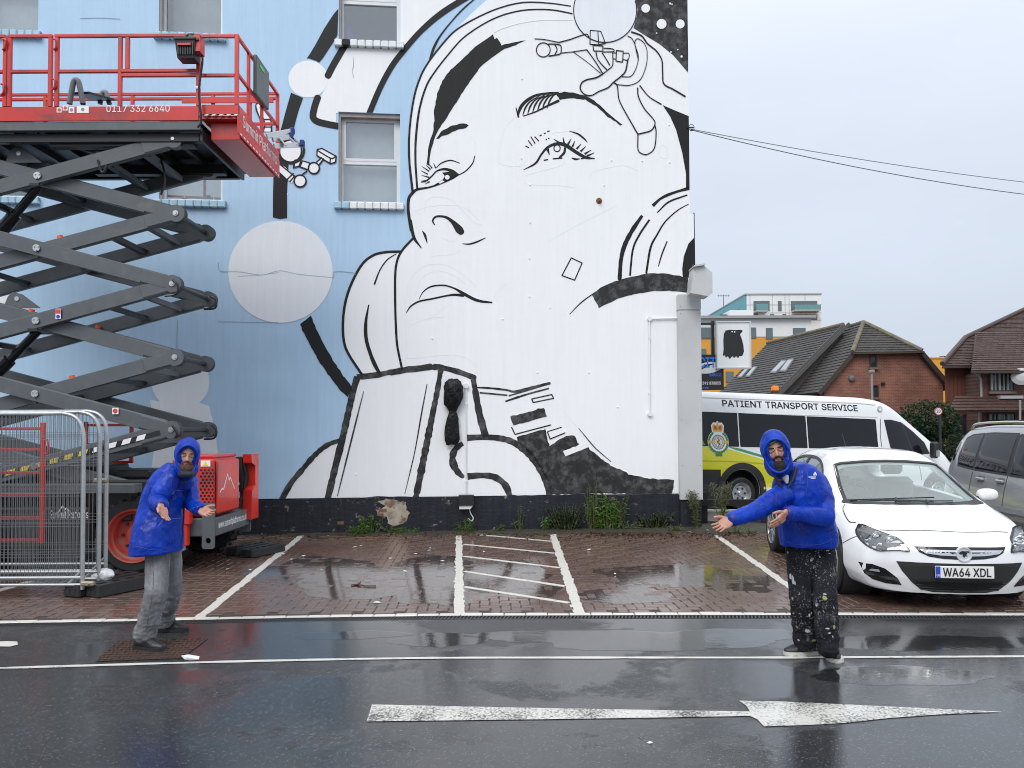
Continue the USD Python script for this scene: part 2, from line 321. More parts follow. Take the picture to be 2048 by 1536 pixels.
# bay lines: each a row of painted paver tops
def bay_line(name, p, q, w, label, jag=.006, step=.1015):
    p, q = np.asarray(p[:2], float), np.asarray(q[:2], float); L = np.linalg.norm(q-p); d = (q-p)/L; s = np.array([-d[1], d[0]]); t = 0; ms = []
    while t < L-.02:
        e = min(t+step-.006, L); a0, a1 = nr.normal(0, jag, 2); c = []
        for tt, ss in ((t, -w/2+a0), (e, -w/2+a0), (e, w/2+a1), (t, w/2+a1)): r = p+d*tt+s*ss; c.append((*r, .0045))
        c = np.array(c); m = trimesh.Trimesh(np.vstack([c, c-(0, 0, .003)]), [(0, 1, 2), (0, 2, 3), (0, 4, 5), (0, 5, 1), (1, 5, 6), (1, 6, 2), (2, 6, 7), (2, 7, 3), (3, 7, 4), (3, 4, 0)], process=False)
        ms.append(m); t += step
    m = cat(ms); m.vertices[:, 2] += 0; pav_line = single(name, m, BAYL, label, 'bay line')
bay_line('bay_line', gp(396, 1238), gp(603, 1072), .098, 'long slanting white bay line left of the empty bay, beside the black blocks')
bay_line('bay_line', gp(918, 1230), gp(918, 1072), .098, 'white bay line with the hatched strip to its right')
bay_line('bay_line', gp(1160, 1230), gp(1104, 1066), .105, 'white bay line with the hatched strip to its left')
bay_line('bay_line', gp(1592, 1182), gp(1432, 1071), .095, 'white bay line beside the white hatchback, behind the man in paint-splashed trousers')
bay_line('bay_line', gp(-20, 1187), gp(62, 1163), .095, 'short piece of white bay line beneath the mesh fence at the left edge')
for i, (a, b, c, d) in enumerate(((928, 1174, 1138, 1206), (928, 1143, 1130, 1173), (928, 1113, 1122, 1136), (928, 1089, 1112, 1107), (962, 1070, 1105, 1083))):
    bay_line('hatch_stripe', gp(a, b), gp(c, d), .07, ['front stripe of the hatched strip, nearest the drain', 'second stripe of the hatched strip counting from the drain', 'middle stripe of the hatched strip', 'second-last stripe of the hatched strip, near the wall', 'rearmost stripe of the hatched strip, nearest the wall'][i], .003, .2)
# drain channel with slots
DRM = mat('drain_iron', (.03, .031, .033), .42, var=.3, scale=20, spec=.5)
dr = Thing('drain_channel', 'long narrow slotted drain grating along the front of the paving', 'drain', (0, 7, 0))
def strip(o0, o1, z0, z1, n=60):
    X = np.linspace(-6.3, 7.5, n); y = dry(X); v = np.vstack([np.column_stack([X, y+o0, X*0+z0]), np.column_stack([X, y+o1, X*0+z0]), np.column_stack([X, y+o1, X*0+z1]), np.column_stack([X, y+o0, X*0+z1])]); f = []
    for i in range(n-1):
        for a, b in ((0, 1), (1, 2), (2, 3), (3, 0)):
            f += [(a*n+i, b*n+i+1, b*n+i), (a*n+i, a*n+i+1, b*n+i+1)]
    return trimesh.Trimesh(v, f, process=False)
dr.part('trough', strip(.003, .124, -.09, -.05), mat('drain_dark', (.006, .006, .006), .5))
dr.part('frame', cat(strip(.000, .016, -.05, .003), strip(.108, .125, -.05, .003)), DRM)
SL = [];
for i, X in enumerate(np.arange(-6.2, 7.4, .034)):
    y = dry(X); p, q = np.array([X-.012, y+.014, -.008]), np.array([X+.012, y+.110, -.008]); SL.append(bar(p, q, .015, .018))
dr.part('slats', cat(SL), DRM, kind='stuff')
# thin line along the drive, arrow, other marks
def gpoly(P, z=.004): return sheet([gp(*p)[:2] for p in P], z)
rl = smooth_path([(-300, 1346), (0, 1337), (400, 1325.5), (700, 1319), (900, 1316.5), (1200, 1316), (1500, 1316), (1750, 1315), (2048, 1313.5), (2400, 1312)], 6)
rc = np.array([gp(*p)[:2] for p in rl]); hw = .024+.003*nr.normal(size=len(rc))
single('white_line', sheet([*(rc+np.column_stack([0*hw, hw])), *(rc-np.column_stack([0*hw, hw]))[::-1]], .004), LINE, 'long thin worn white line painted along the wet asphalt behind the arrow', 'road marking')
shaft = [(744, 1410), (900, 1413.5), (1100, 1417.5), (1300, 1421), (1500, 1424), (1500, 1433), (1300, 1436.5), (1100, 1439.5), (900, 1442), (733, 1444)]
head = [(1478, 1402.5), (1560, 1404), (1660, 1408.5), (1780, 1414), (1880, 1419), (2005, 1424.5), (1880, 1430), (1780, 1437), (1690, 1447), (1620, 1451), (1528, 1454), (1515, 1440), (1500, 1433), (1500, 1424), (1492, 1412)]
single('road_arrow', sheet([*[gp(*p)[:2] for p in shaft[:5]], *[gp(*p)[:2] for p in head[-1:]+head[:12]], *[gp(*p)[:2] for p in shaft[5:]]], .004), ARROW, 'large worn white direction arrow on the asphalt pointing right', 'road marking')
single('paint_mark', gpoly([(-20, 1285), (15, 1283), (34, 1284), (36, 1290), (20, 1294), (-20, 1293)]), LINE, 'rounded end of a white painted mark at the left edge of the asphalt', 'road marking')
# manhole cover with raised tread
mh = Thing('manhole_cover', 'rusty cast iron manhole cover with raised tread beneath the man in grey jeans', 'manhole cover', gp(320, 1300))
MHM = mat('rusty_iron', (.055, .034, .027), .35, var=.35, scale=14, rvar=.15)
q = [gp(232, 1283), gp(418, 1277), gp(362, 1318), gp(190, 1324)]
mh.part('plate', sheet([p[:2] for p in q], .006), MHM); T = []
for i in range(15):
    for j in range(9):
        s, t = (i+.5)/15, (j+.5)/9; p = (q[0]*(1-s)+q[1]*s)*(1-t)+(q[3]*(1-s)+q[2]*s)*t
        T.append(bar(p+(-.02 if (i+j) % 2 else 0, -.015 if not (i+j) % 2 else 0, .009), p+(.02 if (i+j) % 2 else .001, .015 if not (i+j) % 2 else 0, .009), .011, .008))
mh.part('tread', cat(T), MHM, kind='stuff')

# standing water on the paving and the road
WAT = usdkit.material(stage, '/World/Looks/standing_water', {'g': ('geometry', {}), 't': ('transparent_bsdf', {'color': (.72, .72, .72)}), 'gl': ('glossy_bsdf', {'color': (1, 1, 1), 'roughness': .06}), 'io': ('map_range', {'to_min': 1.38, 'to_max': 1/1.38}), 'f': ('fresnel', {}), 'a': ('math', {'math_type': 'multiply_add', 'value2': 1.15, 'value3': .01, 'use_clamp': True}), 'x': ('mix_closure', {}),
    'n': ('noise_texture', {'scale': 16, 'detail': 4, 'roughness': .6}), 'b': ('bump', {'strength': .12, 'distance': .006})}, [('g.position', 'n.vector'), ('n.fac', 'b.height'), ('b.normal', 'gl.normal'), ('b.normal', 'f.normal'), ('g.backfacing', 'io.value'), ('io.result', 'f.IOR'), ('f.fac', 'a.value1'), ('a.value', 'x.fac'), ('t.BSDF', 'x.closure1'), ('gl.BSDF', 'x.closure2')], surface='x.closure')
def puddle(blobs, z, seed):
    g = []
    for u, v, rx, ry in blobs:
        c = gp(u, v); a = np.linspace(0, 2*np.pi, 90, endpoint=False); q = np.column_stack([np.cos(a)*rx, np.sin(a)*ry]); k = .55+.9*meshkit.fbm(np.column_stack([q/max(rx, ry)*1.7+c[:2], np.full(90, seed)]), 5, seed); g.append(Polygon(c[:2]+q*k[:, None]).buffer(0))
    for k in polys(unary_union(g)):
        h = Polygon(k.exterior); c_ = np.array(h.exterior.coords[:-1]); setting('puddle', sheet(c_, z), WAT)
puddle([(640, 1140, .75, .9), (760, 1165, 1.0, .85), (850, 1140, .6, 1.1), (890, 1190, .5, .5)], .0010, 3)
puddle([(1000, 1150, .55, 1.1), (1060, 1180, .35, .5)], .0010, 5)
puddle([(1330, 1150, .8, .7), (1450, 1160, .6, .55), (1240, 1190, .5, .35)], .0010, 8)
puddle([(1150, 1272, 1.0, .16), (1350, 1285, .9, .22), (1480, 1270, .6, .2)], .0020, 11)
puddle([(1850, 1285, .9, .22), (1800, 1350, .6, .2)], .0020, 14)
puddle([(880, 1280, .35, .2), (700, 1270, .5, .12)], .0020, 17)
# ================================================================ the painted building
def wsz(u, v):
    p = pp(u, v, WO, WN)-WO; return np.array([p@WT, p[2]])
def wpt(s, z, off=0.): return WO+WT*s+WZ*z+WN*off
def wpoly(P): return Polygon([wsz(*p) for p in P]).buffer(0)
def mat_paintwall(name, color, bump=.05, streak=.10, rough=.55, dirt=(.45, .45, .44), dirt_amt=.22, brush=None):
    n = {'g': ('geometry', {}), 'p': ('principled_bsdf', {'roughness': rough, 'specular_ior_level': .25}), 'a': ('noise_texture', {'scale': .9, 'detail': 6, 'roughness': .6}), 'mp': ('mapping', {'mapping_type': 'point', 'scale': (9, 9, .5)}),
         'v': ('noise_texture', {'scale': 1.6, 'detail': 5, 'roughness': .7}), 'ad': ('math', {'math_type': 'multiply_add', 'value2': .6}), 'r': ('map_range', {'from_min': .5, 'from_max': 1.1, 'to_min': 1-streak, 'to_max': 1+streak}),
         's': ('vector_math', {'math_type': 'scale', 'vector1': color}), 'd': ('noise_texture', {'scale': 4.5, 'detail': 9, 'roughness': .78}), 'dr': ('map_range', {'from_min': .62, 'from_max': .8, 'to_max': dirt_amt, 'clamp': True}), 'dm': ('mix_color', {'b': dirt}),
         'mb': ('mapping', {'mapping_type': 'point', 'scale': (1, 1, 2.2)}), 'b1': ('noise_texture', {'scale': 3.2, 'detail': 9, 'roughness': .62}), 'b': ('bump', {'strength': bump, 'distance': .05})}
    L = [('g.position', 'a.vector'), ('g.position', 'mp.vector'), ('mp.vector', 'v.vector'), ('a.fac', 'ad.value1'), ('v.fac', 'ad.value3'), ('ad.value', 'r.value'), ('r.result', 's.scale'), ('g.position', 'd.vector'), ('d.fac', 'dr.value'), ('dr.result', 'dm.fac'),
         ('s.vector', 'dm.a'), ('dm.result', 'p.base_color'), ('g.position', 'mb.vector'), ('mb.vector', 'b1.vector'), ('b1.fac', 'b.height'), ('b.normal', 'p.normal')]
    if brush:  # patchy cover of dark paint rolled thinly over white
        n['k'] = ('noise_texture', {'scale': brush[0], 'detail': 7, 'roughness': .7}); n['kr'] = ('map_range', {'from_min': brush[1], 'from_max': brush[2], 'clamp': True}); n['km'] = ('mix_color', {'b': brush[3]})
        L[L.index(('dm.result', 'p.base_color'))] = ('km.result', 'p.base_color'); L += [('g.position', 'k.vector'), ('k.fac', 'kr.value'), ('kr.result', 'km.fac'), ('dm.result', 'km.a')]
    return usdkit.material(stage, '/World/Looks/'+name, n, L, surface='p.BSDF')
BLUE = mat_paintwall('blue_masonry_paint', (.43, .605, .785), streak=.07, dirt=(.30, .42, .52), dirt_amt=.3)
WHITE = mat_paintwall('white_masonry_paint', (.83, .84, .85), streak=.035, dirt=(.62, .65, .68), dirt_amt=.35)
GREYW = mat_paintwall('thin_white_paint', (.76, .79, .83), streak=.05, dirt=(.5, .56, .62), dirt_amt=.35)
BLACK = mat_paintwall('black_paint', (.012, .012, .013), streak=.3, dirt=(.06, .06, .06), dirt_amt=.4)
ROLL = mat_paintwall('rolled_black_paint', (.024, .024, .025), streak=.4, dirt=(.10, .10, .10), dirt_amt=.6, brush=(6, .47, .72, (.13, .13, .135)))
PENCIL = mat('pencil_line', (.75, .77, .79), .7)
z4 = lambda x, y: (380+x/3.339, y/3.339)
z5 = lambda x, y: (780+x/3.303, y/3.303)
z6 = lambda x, y: (780+x/2.4, 400+y/2.4)
z7 = lambda x, y: (420+x/2.4, 420+y/2.4)
full = lambda x, y: (x, y)
def P(z, s):
    """'x y x y ...' traced in one enlargement -> photograph pixels."""
    a = np.array(s.split(), float).reshape(-1, 2); return [z(*q) for q in a]
PXM = 13.2/1500                                     # metres on the wall for one pixel
def stroke(pts, w, smooth=True, closed=False, taper=True, jag=0.):
    """A brush line on the wall: traced points, width(s) in pixels."""
    q = np.array([wsz(*p) for p in pts])
    if closed: q = np.vstack([q, q[0]])
    w = np.broadcast_to(np.asarray(w, float), (len(w) if np.ndim(w) else len(q),))
    w = np.interp(np.linspace(0, 1, len(q)), np.linspace(0, 1, len(w)), w)*PXM
    c = np.column_stack([q, w])
    if smooth and len(q) > 2: c = smooth_path(c, 6)
    c[:, 2] = np.maximum(c[:, 2], .006)
    if jag:
        d = np.concatenate([[0], np.cumsum(np.linalg.norm(np.diff(c[:, :2], axis=0), axis=1))]); m = max(int(d[-1]/.05), 2); t = np.linspace(0, d[-1], m)
        c = np.column_stack([np.interp(t, d, c[:, k]) for k in range(3)]); c[:, 2] *= 1+jag*nr.normal(size=m)*.5
    L = []
    for a, b in zip(c[:-1], c[1:]):
        d = b[:2]-a[:2]; n = np.linalg.norm(d)
        if n < 1e-5: continue
        s = np.array([-d[1], d[0]])/n/2
        L.append(Polygon([a[:2]+s*a[2], b[:2]+s*b[2], b[:2]-s*b[2], a[:2]-s*a[2]]))
        L.append(Point(b[:2]).buffer(b[2]/2, 5))
    return unary_union([g.buffer(0) for g in L])
def area(pts, smooth=False, jag=0.):
    q = np.array([wsz(*p) for p in pts])
    if smooth: q = smooth_path(np.vstack([q, q[0]]), 6)
    g = Polygon(q).buffer(0)
    if jag:
        r = np.array(g.segmentize(.06).exterior.coords[:-1]) if isinstance(g, Polygon) else q; g = Polygon(r+nr.normal(0, jag, r.shape)).buffer(0)
    return g
def disc(u, v, ru, rv=None, n=40):
    a = np.linspace(0, 2*np.pi, n, endpoint=False); return wpoly([(u+ru*math.cos(t), v+(rv or ru)*math.sin(t)) for t in a])

# ---- windows and the wall
WIN = [('top', 678, 800, -112, 81), ('mid', 677, 800, 228, 405), ('t2', 319, 445, -120, 66), ('m2', 319, 445, 222, 400), ('t1', -42, 76, -122, 60), ('m1', -42, 72, 218, 393)]
wr = {k: wpoly([(a, c), (b, c), (b, d), (a, d)]).envelope for k, a, b, c, d in WIN}
sL, zP = -12.5, wsz(900, 993)[1]
e1, e2 = wsz(1377, 200)[0], wsz(1388, 480)[0]; zn = wsz(1383, 428)[1]; ZT = 10.6
wall2 = Polygon([(sL, zP), (e2, zP), (e2, zn), (e1, zn), (e1, ZT), (sL, ZT)])
holes = unary_union(list(wr.values()))
bld = Thing('painted_building', 'tall building, its blue wall covered by an unfinished black and white astronaut mural', 'building', WO)
bld.part('wall', plate(wall2.difference(holes), wpt(0, 0, -.32), WT, WZ, .32), BLUE)
RENDER = mat('side_render', (.55, .56, .56), .7, var=.1)
core = plate(sbox(sL, .0, e1-.01, ZT-.02), wpt(0, 0, -9), WT, WZ, 8.0)
bld.part('rear_block', core, RENDER)
bld.part('roof', plate(sbox(sL-.2, ZT, e1+.15, ZT+.25), wpt(0, 0, -9.2), WT, WZ, 9.3), mat('roof_felt', (.08, .08, .085), .8))
PL = mat_paintwall('black_plinth_paint', (.017, .019, .026), streak=.5, dirt=(.16, .16, .15), dirt_amt=.75, rough=.5, bump=.35, brush=(5.2, .61, .70, (.30, .27, .21)))
zpl = lambda s: zP+.012*math.sin(2.1*s)+.01*math.sin(5.3*s+1)
top = [(s, zpl(s)+.006*nr.normal()) for s in np.linspace(e2-.17, sL, 130)]
plin = Polygon([(sL, -.1), (e2-.17, -.1), *top])
bld.part('plinth', plate(plin, wpt(0, 0, .001), WT, WZ, .055), PL)
# lost render on the plinth, bare brick showing
STONE = mat('bare_render', (.36, .32, .25), .75, var=.3, scale=9, bump=.12, bscale=30, dirt=(.18, .10, .07), dscale=7, dlo=.5, dhi=.62)
patch = area(P(full, '752 1003 772 998 800 1000 812 1003 812 1018 818 1024 813 1038 806 1047 790 1050 776 1046 774 1034 757 1030 752 1020 765 1016 772 1010'), jag=.012)
bld.part('bare_patch', plate(patch, wpt(0, 0, .0565), WT, WZ, .002), STONE)
BRK = mat('old_brick', (.20, .085, .05), .8, var=.4, scale=14)
for a, b, c, d in ((758, 1017, 774, 1024), (756, 1026, 768, 1031), (676, 1042, 689, 1048)):
    bld.part('exposed_brick', plate(wpoly([(a, b), (c, b), (c, d), (a, d)]), wpt(0, 0, .0568), WT, WZ, .004), BRK)
# ---- windows
FRM = mat('white_plastic_frame', (.70, .71, .71), .35, var=.05); FRD = mat('grey_window_frame', (.36, .37, .38), .45)
REV = mat('window_reveal', (.30, .27, .26), .8, var=.2); ROOM = mat('room_dark', (.10, .11, .12), .9); BLIND = mat('room_blind', (.62, .65, .67), .8, var=.05)
PANE = pane_mat('window_glass', (.86, .89, .90), .12)
SILB = mat('sill_brick_blue', (.40, .60, .72), .55, var=.12, scale=14, island=.08, bump=.2, bscale=40); SILW = mat('sill_brick_white', (.74, .77, .78), .55, var=.08, scale=14, bump=.2, bscale=40); JNT = mat('sill_joint', (.16, .22, .27), .8)
for k, *_ in WIN:
    a, b, c, d = wr[k].bounds; rec = -.13; fw_ = .065
    mul = k in ('mid', 'top', 't2', 'm2')
    rail = {'mid': wsz(740, 321)[1], 'top': wsz(740, -2)[1]}.get(k, b+(d-b)*.5)
    inn = [sbox(a+fw_, b+fw_, c-fw_, rail-.03), sbox(a+fw_, rail+.03, c-fw_, d-fw_)]
    fr = sbox(a, b, c, d).difference(unary_union(inn))
    w = bld.part('window', plate(fr, wpt(0, 0, rec-.06), WT, WZ, .06), FRM)
    for i, g in enumerate(inn):
        bld.part('pane', plate(g.buffer(-.028 if i else -.001), wpt(0, 0, rec-.035), WT, WZ, .006), PANE, parent=w)
        if i: bld.part('sash', plate(g.difference(g.buffer(-.045)), wpt(0, 0, rec-.045), WT, WZ, .05), FRM, parent=w)
    bld.part('head_lining', plate(sbox(a+.001, d-.07, c-.001, d-.001), wpt(0, 0, rec+.002), WT, WZ, .10), REV, parent=w)
    for x0, x1 in ((a+.001, a+.035),):
        bld.part('side_lining', plate(sbox(x0, b+.001, x1, d-.071), wpt(0, 0, rec+.002), WT, WZ, .11), REV, parent=w)
    # the room behind: blinds part way, back wall
    bld.part('room_wall', plate(sbox(a, b, c, d), wpt(0, 0, -.95), WT, WZ, .05), ROOM, parent=w)
    if k in ('mid', 'm2', 't1'): bld.part('blind', plate(sbox(a+.03, b+.1, c-.03, d-.03), wpt(0, 0, -.30), WT, WZ, .01), BLIND, parent=w)
    if k == 'top': bld.part('blind', plate(sbox(a+.05, d-.5, c-.05, d-.06), wpt(0, 0, -.40), WT, WZ, .03), BLIND, parent=w); bld.part('blue_cloth', plate(wpoly([(688, 30), (696, 28), (712, 80), (690, 80)]), wpt(0, 0, -.36), WT, WZ, .02), mat('blue_cloth', (.03, .06, .35), .8), parent=w)
    if k == 't2': bld.part('blind', plate(sbox(a+.05, b+.1, c-.05, d-.06), wpt(0, 0, -.55), WT, WZ, .01), BLIND, parent=w)
    # brick sill
    n = 9; L = c-a+.14; x0 = a-.07; ms = SILW if k in ('mid', 'top') else SILB
    sp = bld.part('sill', plate(sbox(x0+.004, b-.118, x0+L-.004, b-.004), wpt(0, 0, -.12), WT, WZ, .175), JNT)
    bw = L/n
    for i in range(n):
        o = x0+i*bw+.004; m = bx(0, bw-.009, 0, .118, 0, .21, .014); m.apply_translation([0, 0, 0])
        v = m.vertices+nr.normal(0, .0015, m.vertices.shape); off = .002*nr.normal()
        v = wpt(0, 0)+np.outer(v[:, 0]+o, WT)+np.outer(v[:, 1]+b-.121, WZ)+np.outer(v[:, 2]-.13+off, WN)
        mm = ms
        if k == 'top' and i in (1,): mm = BLACK
        if k == 'mid' and i < 2: mm = SILB
        bld.part('sill_brick', trimesh.Trimesh(v, m.faces, process=False), mm, parent=sp)

# ---- the mural: white fields, then black, then white over black
clip = wall2.difference(holes.buffer(.004)).intersection(sbox(sL, zP+.004, 99, 99))
def paint(name, geoms, mat_, off, parent, label=None):
    g = unary_union([q for q in (geoms if isinstance(geoms, list) else [geoms])]).intersection(clip).simplify(.0012)
    p = None
    for k in ([g] if name in ('eye', 'eyebrow', 'floating_astronaut', 'camera_character', 'painted_disc', 'pale_figure') else polys(g)):
        m = plate(k, wpt(0, 0, off-.003), WT, WZ, .003); p = bld.part(name, m, mat_, parent=parent, label=label) if m is not None else p
    return p
faceL = P(z7, '915 200 850 202 790 215 740 250 700 310 665 390 645 470 638 560 645 640 670 700 722 785 700 800 690 860 640 1080 620 1105 560 1130 500 1180 440 1250 390 1310 338 1392')
W1 = area(P(z5, '640 0 560 70 455 175 380 260 290 375 255 420 205 500 160 640 130 850 127 1050 150 1270 125 1310 120 1370 125 1430 140 1519')+P(z6, '98 100 112 175')+faceL+[(560, 1003), (1392, 1003), (1392, 425), (1380, 425), (1380, -400), (1000, -400)])
W2 = area([(802, -5), (926, -2), (880, 29), (840, 65), (807, 103), (784, 129), (760, 174), (738, 226), (672, 226), (672, 250), (640, 240), (627, 233), (642, 195), (657, 158), (672, 130), (706, 80), (706, -5)])
GAPS = P(full, '925 -40 880 -40 800 -40')
c1, c2, c3 = disc(616.5, 158.5, 39.5, 37), disc(561, 544, 104.5, 102), disc(361, 764, 58, 55)
W3 = area(P(full, '312 790 300 800 308 830 330 830 400 820 428 880 440 935 470 955 440 960 300 960 285 820'))
W4 = area(P(full, '300 800 340 806 400 806 418 812 428 850 441 935 300 960 312 870'))
mural = bld.part('mural', plate(unary_union([W1, W2]).intersection(clip), wpt(0, 0, .001), WT, WZ, .003), WHITE, label='white painted face and helmet field of the unfinished mural')
paint('painted_disc', c1, WHITE, .006, mural, 'small white disc on the black arc beside the upper windows')
paint('painted_disc', c2, GREYW, .006, mural, 'large pale disc on the blue wall')
paint('painted_disc', disc(8, 590, 26, 30), GREYW, .006, mural)
paint('pale_figure', [W4, c3], GREYW, .006, mural, 'pale half painted figure behind the scissor lift')
paint('painted_limb', area(P(full, '578 386 574 392 560 402 545 396 560 388')), GREYW, .006, mural)
S = stroke
# heavy arcs behind the discs
A1 = area(P(z4, '990 60 960 95 930 140 895 195 865 250 835 305 805 355 780 392 790 388 840 405 862 418 890 385 925 330 955 285 985 235'))
A2 = area(P(z4, '675 620 655 690 635 760 617 830 603 880 580 960 570 1010 558 1150 555 1300 555 1452 600 1462 648 1456 648 1300 652 1200 664 1010 690 880 705 810 725 740 755 655'))
paint('black_arc', [A1.difference(c1), A2.difference(c1)], BLACK, .008, mural)
paint('black_arc', [S(P(z4, '1055 272 1010 345 955 440 922 505'), 13), S(P(z4, '856 645 835 705 822 765 828 795 860 815 920 830 985 842'), 13)], BLACK, .008, mural)
paint('black_arc', [S([(985, -35), (925, 0), (880, 29), (840, 64), (807, 102), (784, 132), (760, 176), (738, 228)], [12, 12, 12, 11, 11, 11, 11, 11])], BLACK, .008, mural)
paint('black_bar', area(P(z7, '432 548 485 508 510 570 530 610 590 720 640 795 685 850 662 897 620 860 540 750 515 710 480 650'), jag=.004), BLACK, .008, mural)
# helmet
paint('helmet_outline', [S(P(z5, '1195 42 1050 22 880 18 720 55 560 125 430 205 340 300 262 400 205 500 160 640 130 850 127 1050 150 1270'), [2.5, 3, 3, 3.5, 3.5, 4, 4, 5]),
    S(P(z5, '1205 92 1080 68 950 64 840 76 720 110 600 170 480 255 390 355 300 470 240 570 195 720 172 900 168 1060 180 1250'), [3, 3, 3, 3, 3, 4, 4.5, 4]),
    S(P(z5, '575 -20 480 62 400 150 330 240 290 315 262 400'), [2, 3, 2.5, 3.5, 5, 4])], BLACK, .008, mural)
paint('helmet_outline', S(P(z5, '1205 135 1000 135 860 155 740 190 690 215'), [1.6, 1.2, 1.2, 1.6]), PENCIL, .008, mural)
paint('visor_edge', [area(P(z5, '680 228 692 262 706 250 738 300 810 282 897 267 830 298 760 322 690 368 600 440 540 520 480 610 430 690 380 770 330 840 305 885 290 930 268 1000 258 1095 243 1085 252 980 268 920 285 870 290 800 292 730 312 620 345 535 400 462 470 400 560 312'), jag=.003)], BLACK, .008, mural)
paint('helmet_outline', [S(P(z7, '915 200 850 202 790 215 740 250 700 310 665 390 645 470 638 560 645 640 670 700 728 788'), 5), S(P(z6, '115 180 60 240 35 290 25 360 25 500 28 600 35 700 58 812'), 4.5), S(P(z7, '895 210 850 240 815 290 790 355'), [1.5, 2.5, 2.5, 3.5]), S(P(z7, '762 455 748 540 750 620 770 690 790 740 812 780'), [2, 6, 7, 7, 8, 6])], BLACK, .008, mural)
# brows and eyes
paint('eyebrow', [area(P(z5, '308 922 322 895 340 868 400 835 470 815 505 816 517 832 500 847 430 862 390 882 350 897'), jag=.006)], BLACK, .008, mural)
paint('eyebrow', [area(P(z5, '1100 618 1150 608 1220 614 1290 632 1350 665 1400 710 1460 765 1532 824 1522 830 1440 772 1360 700 1290 660 1200 650 1120 660'), jag=.004)]+
    [S(P(z5, f'{845+i*32} {772-i*9} {862+i*32} {722-i*9} {895+i*32} {680-i*9} {960+i*30} {636-i*3}'), [1.5, 3.6, 2.8, 1.6]) for i in range(7)]+[S(P(z5, '832 712 848 772'), [2, 4]), S(P(z5, '845 770 855 715 895 668 960 632 1040 618 1110 614'), [2, 4, 5, 5, 4]), S(P(z5, '880 768 960 740 1040 700 1110 668'), [2, 3, 4, 6])], BLACK, .008, mural)
paint('eye', [S(P(z5, '882 1122 960 1080 1000 1020 1040 975 1100 950 1160 960 1220 1000 1290 1040 1350 1048'), [1.2, 4, 4, 5, 6, 8, 7, 6, 2]), S(P(z5, '1040 985 1052 1020'), [6, 2]), S(P(z5, '1156 975 1150 1010 1120 1040'), [4, 5, 4]),
    S([(1114+6.4*math.cos(t), 296.7+6.8*math.sin(t)) for t in np.linspace(0, 6.28, 14)], 2.2, smooth=False), S(P(z5, '1015 1060 1040 1055'), 2.6), S(P(z5, '1075 1050 1135 1045'), 2.6), S(P(z5, '1200 1045 1225 1052 1250 1050'), [2, 4, 2]), S(P(z5, '1260 1049 1290 1045'), 2.4),
    S(P(z5, '1185 867 1240 885 1280 915 1303 940'), [1, 3.5, 3.5, 1])]+[S(P(z5, q), [4.5, 1]) for q in ('1120 945 1082 920', '1150 950 1143 908', '1175 955 1196 918', '1205 970 1220 932', '1232 985 1262 952', '1258 1002 1292 968', '1285 1018 1328 992', '1300 1032 1348 1010')]
    +[S(P(z5, q), 2.3) for q in ('895 965 915 975', '913 928 937 962', '930 903 957 947', '955 903 982 932', '988 898 1000 893', '1016 884 1026 880', '1038 870 1052 866', '1028 920 1034 922', '1044 913 1050 916')], BLACK, .008, mural)
paint('eye', [S(P(z5, '205 1205 240 1195 280 1160 310 1130 360 1118 410 1130 452 1155'), [1.5, 3, 3, 3, 5, 6, 3]), area(P(z5, '345 1140 400 1135 452 1156 420 1182 380 1200 300 1228 270 1235 320 1205 350 1185 362 1165')), S(P(z5, '305 1110 340 1078 400 1060 460 1078'), [1.2, 2.4, 2.4, 1.4])]+[S(P(z5, q), [3, .8]) for q in ('258 1132 212 1100', '268 1120 240 1092', '278 1112 253 1078', '302 1112 288 1078', '250 1152 205 1128', '258 1172 208 1158', '250 1192 206 1196', '262 1200 232 1216')], BLACK, .008, mural)
paint('eye_glint', [disc(*z5(378, 1172), 4.6), area(P(z5, '318 1208 345 1192 360 1200 330 1215'))], WHITE, .011, mural)
paint('nose', [S(P(z5, '560 1030 545 1080 500 1130 450 1158'), [1.5, 2.4, 2.4, 1.6]), S(P(z5, '450 1156 400 1186 300 1226 240 1242 180 1252 150 1275 125 1310 120 1370 125 1430 140 1519')+P(z6, '98 100 115 180 150 230'), [3, 3, 3.4, 4, 5, 6, 6, 6, 6, 6, 6, 6, 2]), S(P(z6, '215 120 205 100 222 80 265 82 300 105 330 140 340 152'), [2, 3.4, 4, 5, 8, 15, 13]), S(P(z6, '155 148 168 170 178 206'), [1.2, 5, 1.4]), S(P(z6, '348 210 380 212 420 200 458 182'), [1.2, 3, 3.2, 1.2])], BLACK, .008, mural)
paint('mouth', [S(P(z6, '140 475 160 440 200 415 260 410 310 425 345 445 400 475 440 487 488 492'), [1, 2, 3, 3, 3.5, 6, 6, 5, 3]), S(P(z6, '78 542 100 510 140 487 200 475 270 460 310 455 350 458'), [1.2, 3, 3.4, 3.4, 3.4, 4.5, 6])], BLACK, .008, mural)
paint('cheek_mark', S(P(z6, '870 278 922 303 886 385 825 363'), 2.4, smooth=False, closed=True), BLACK, .008, mural)
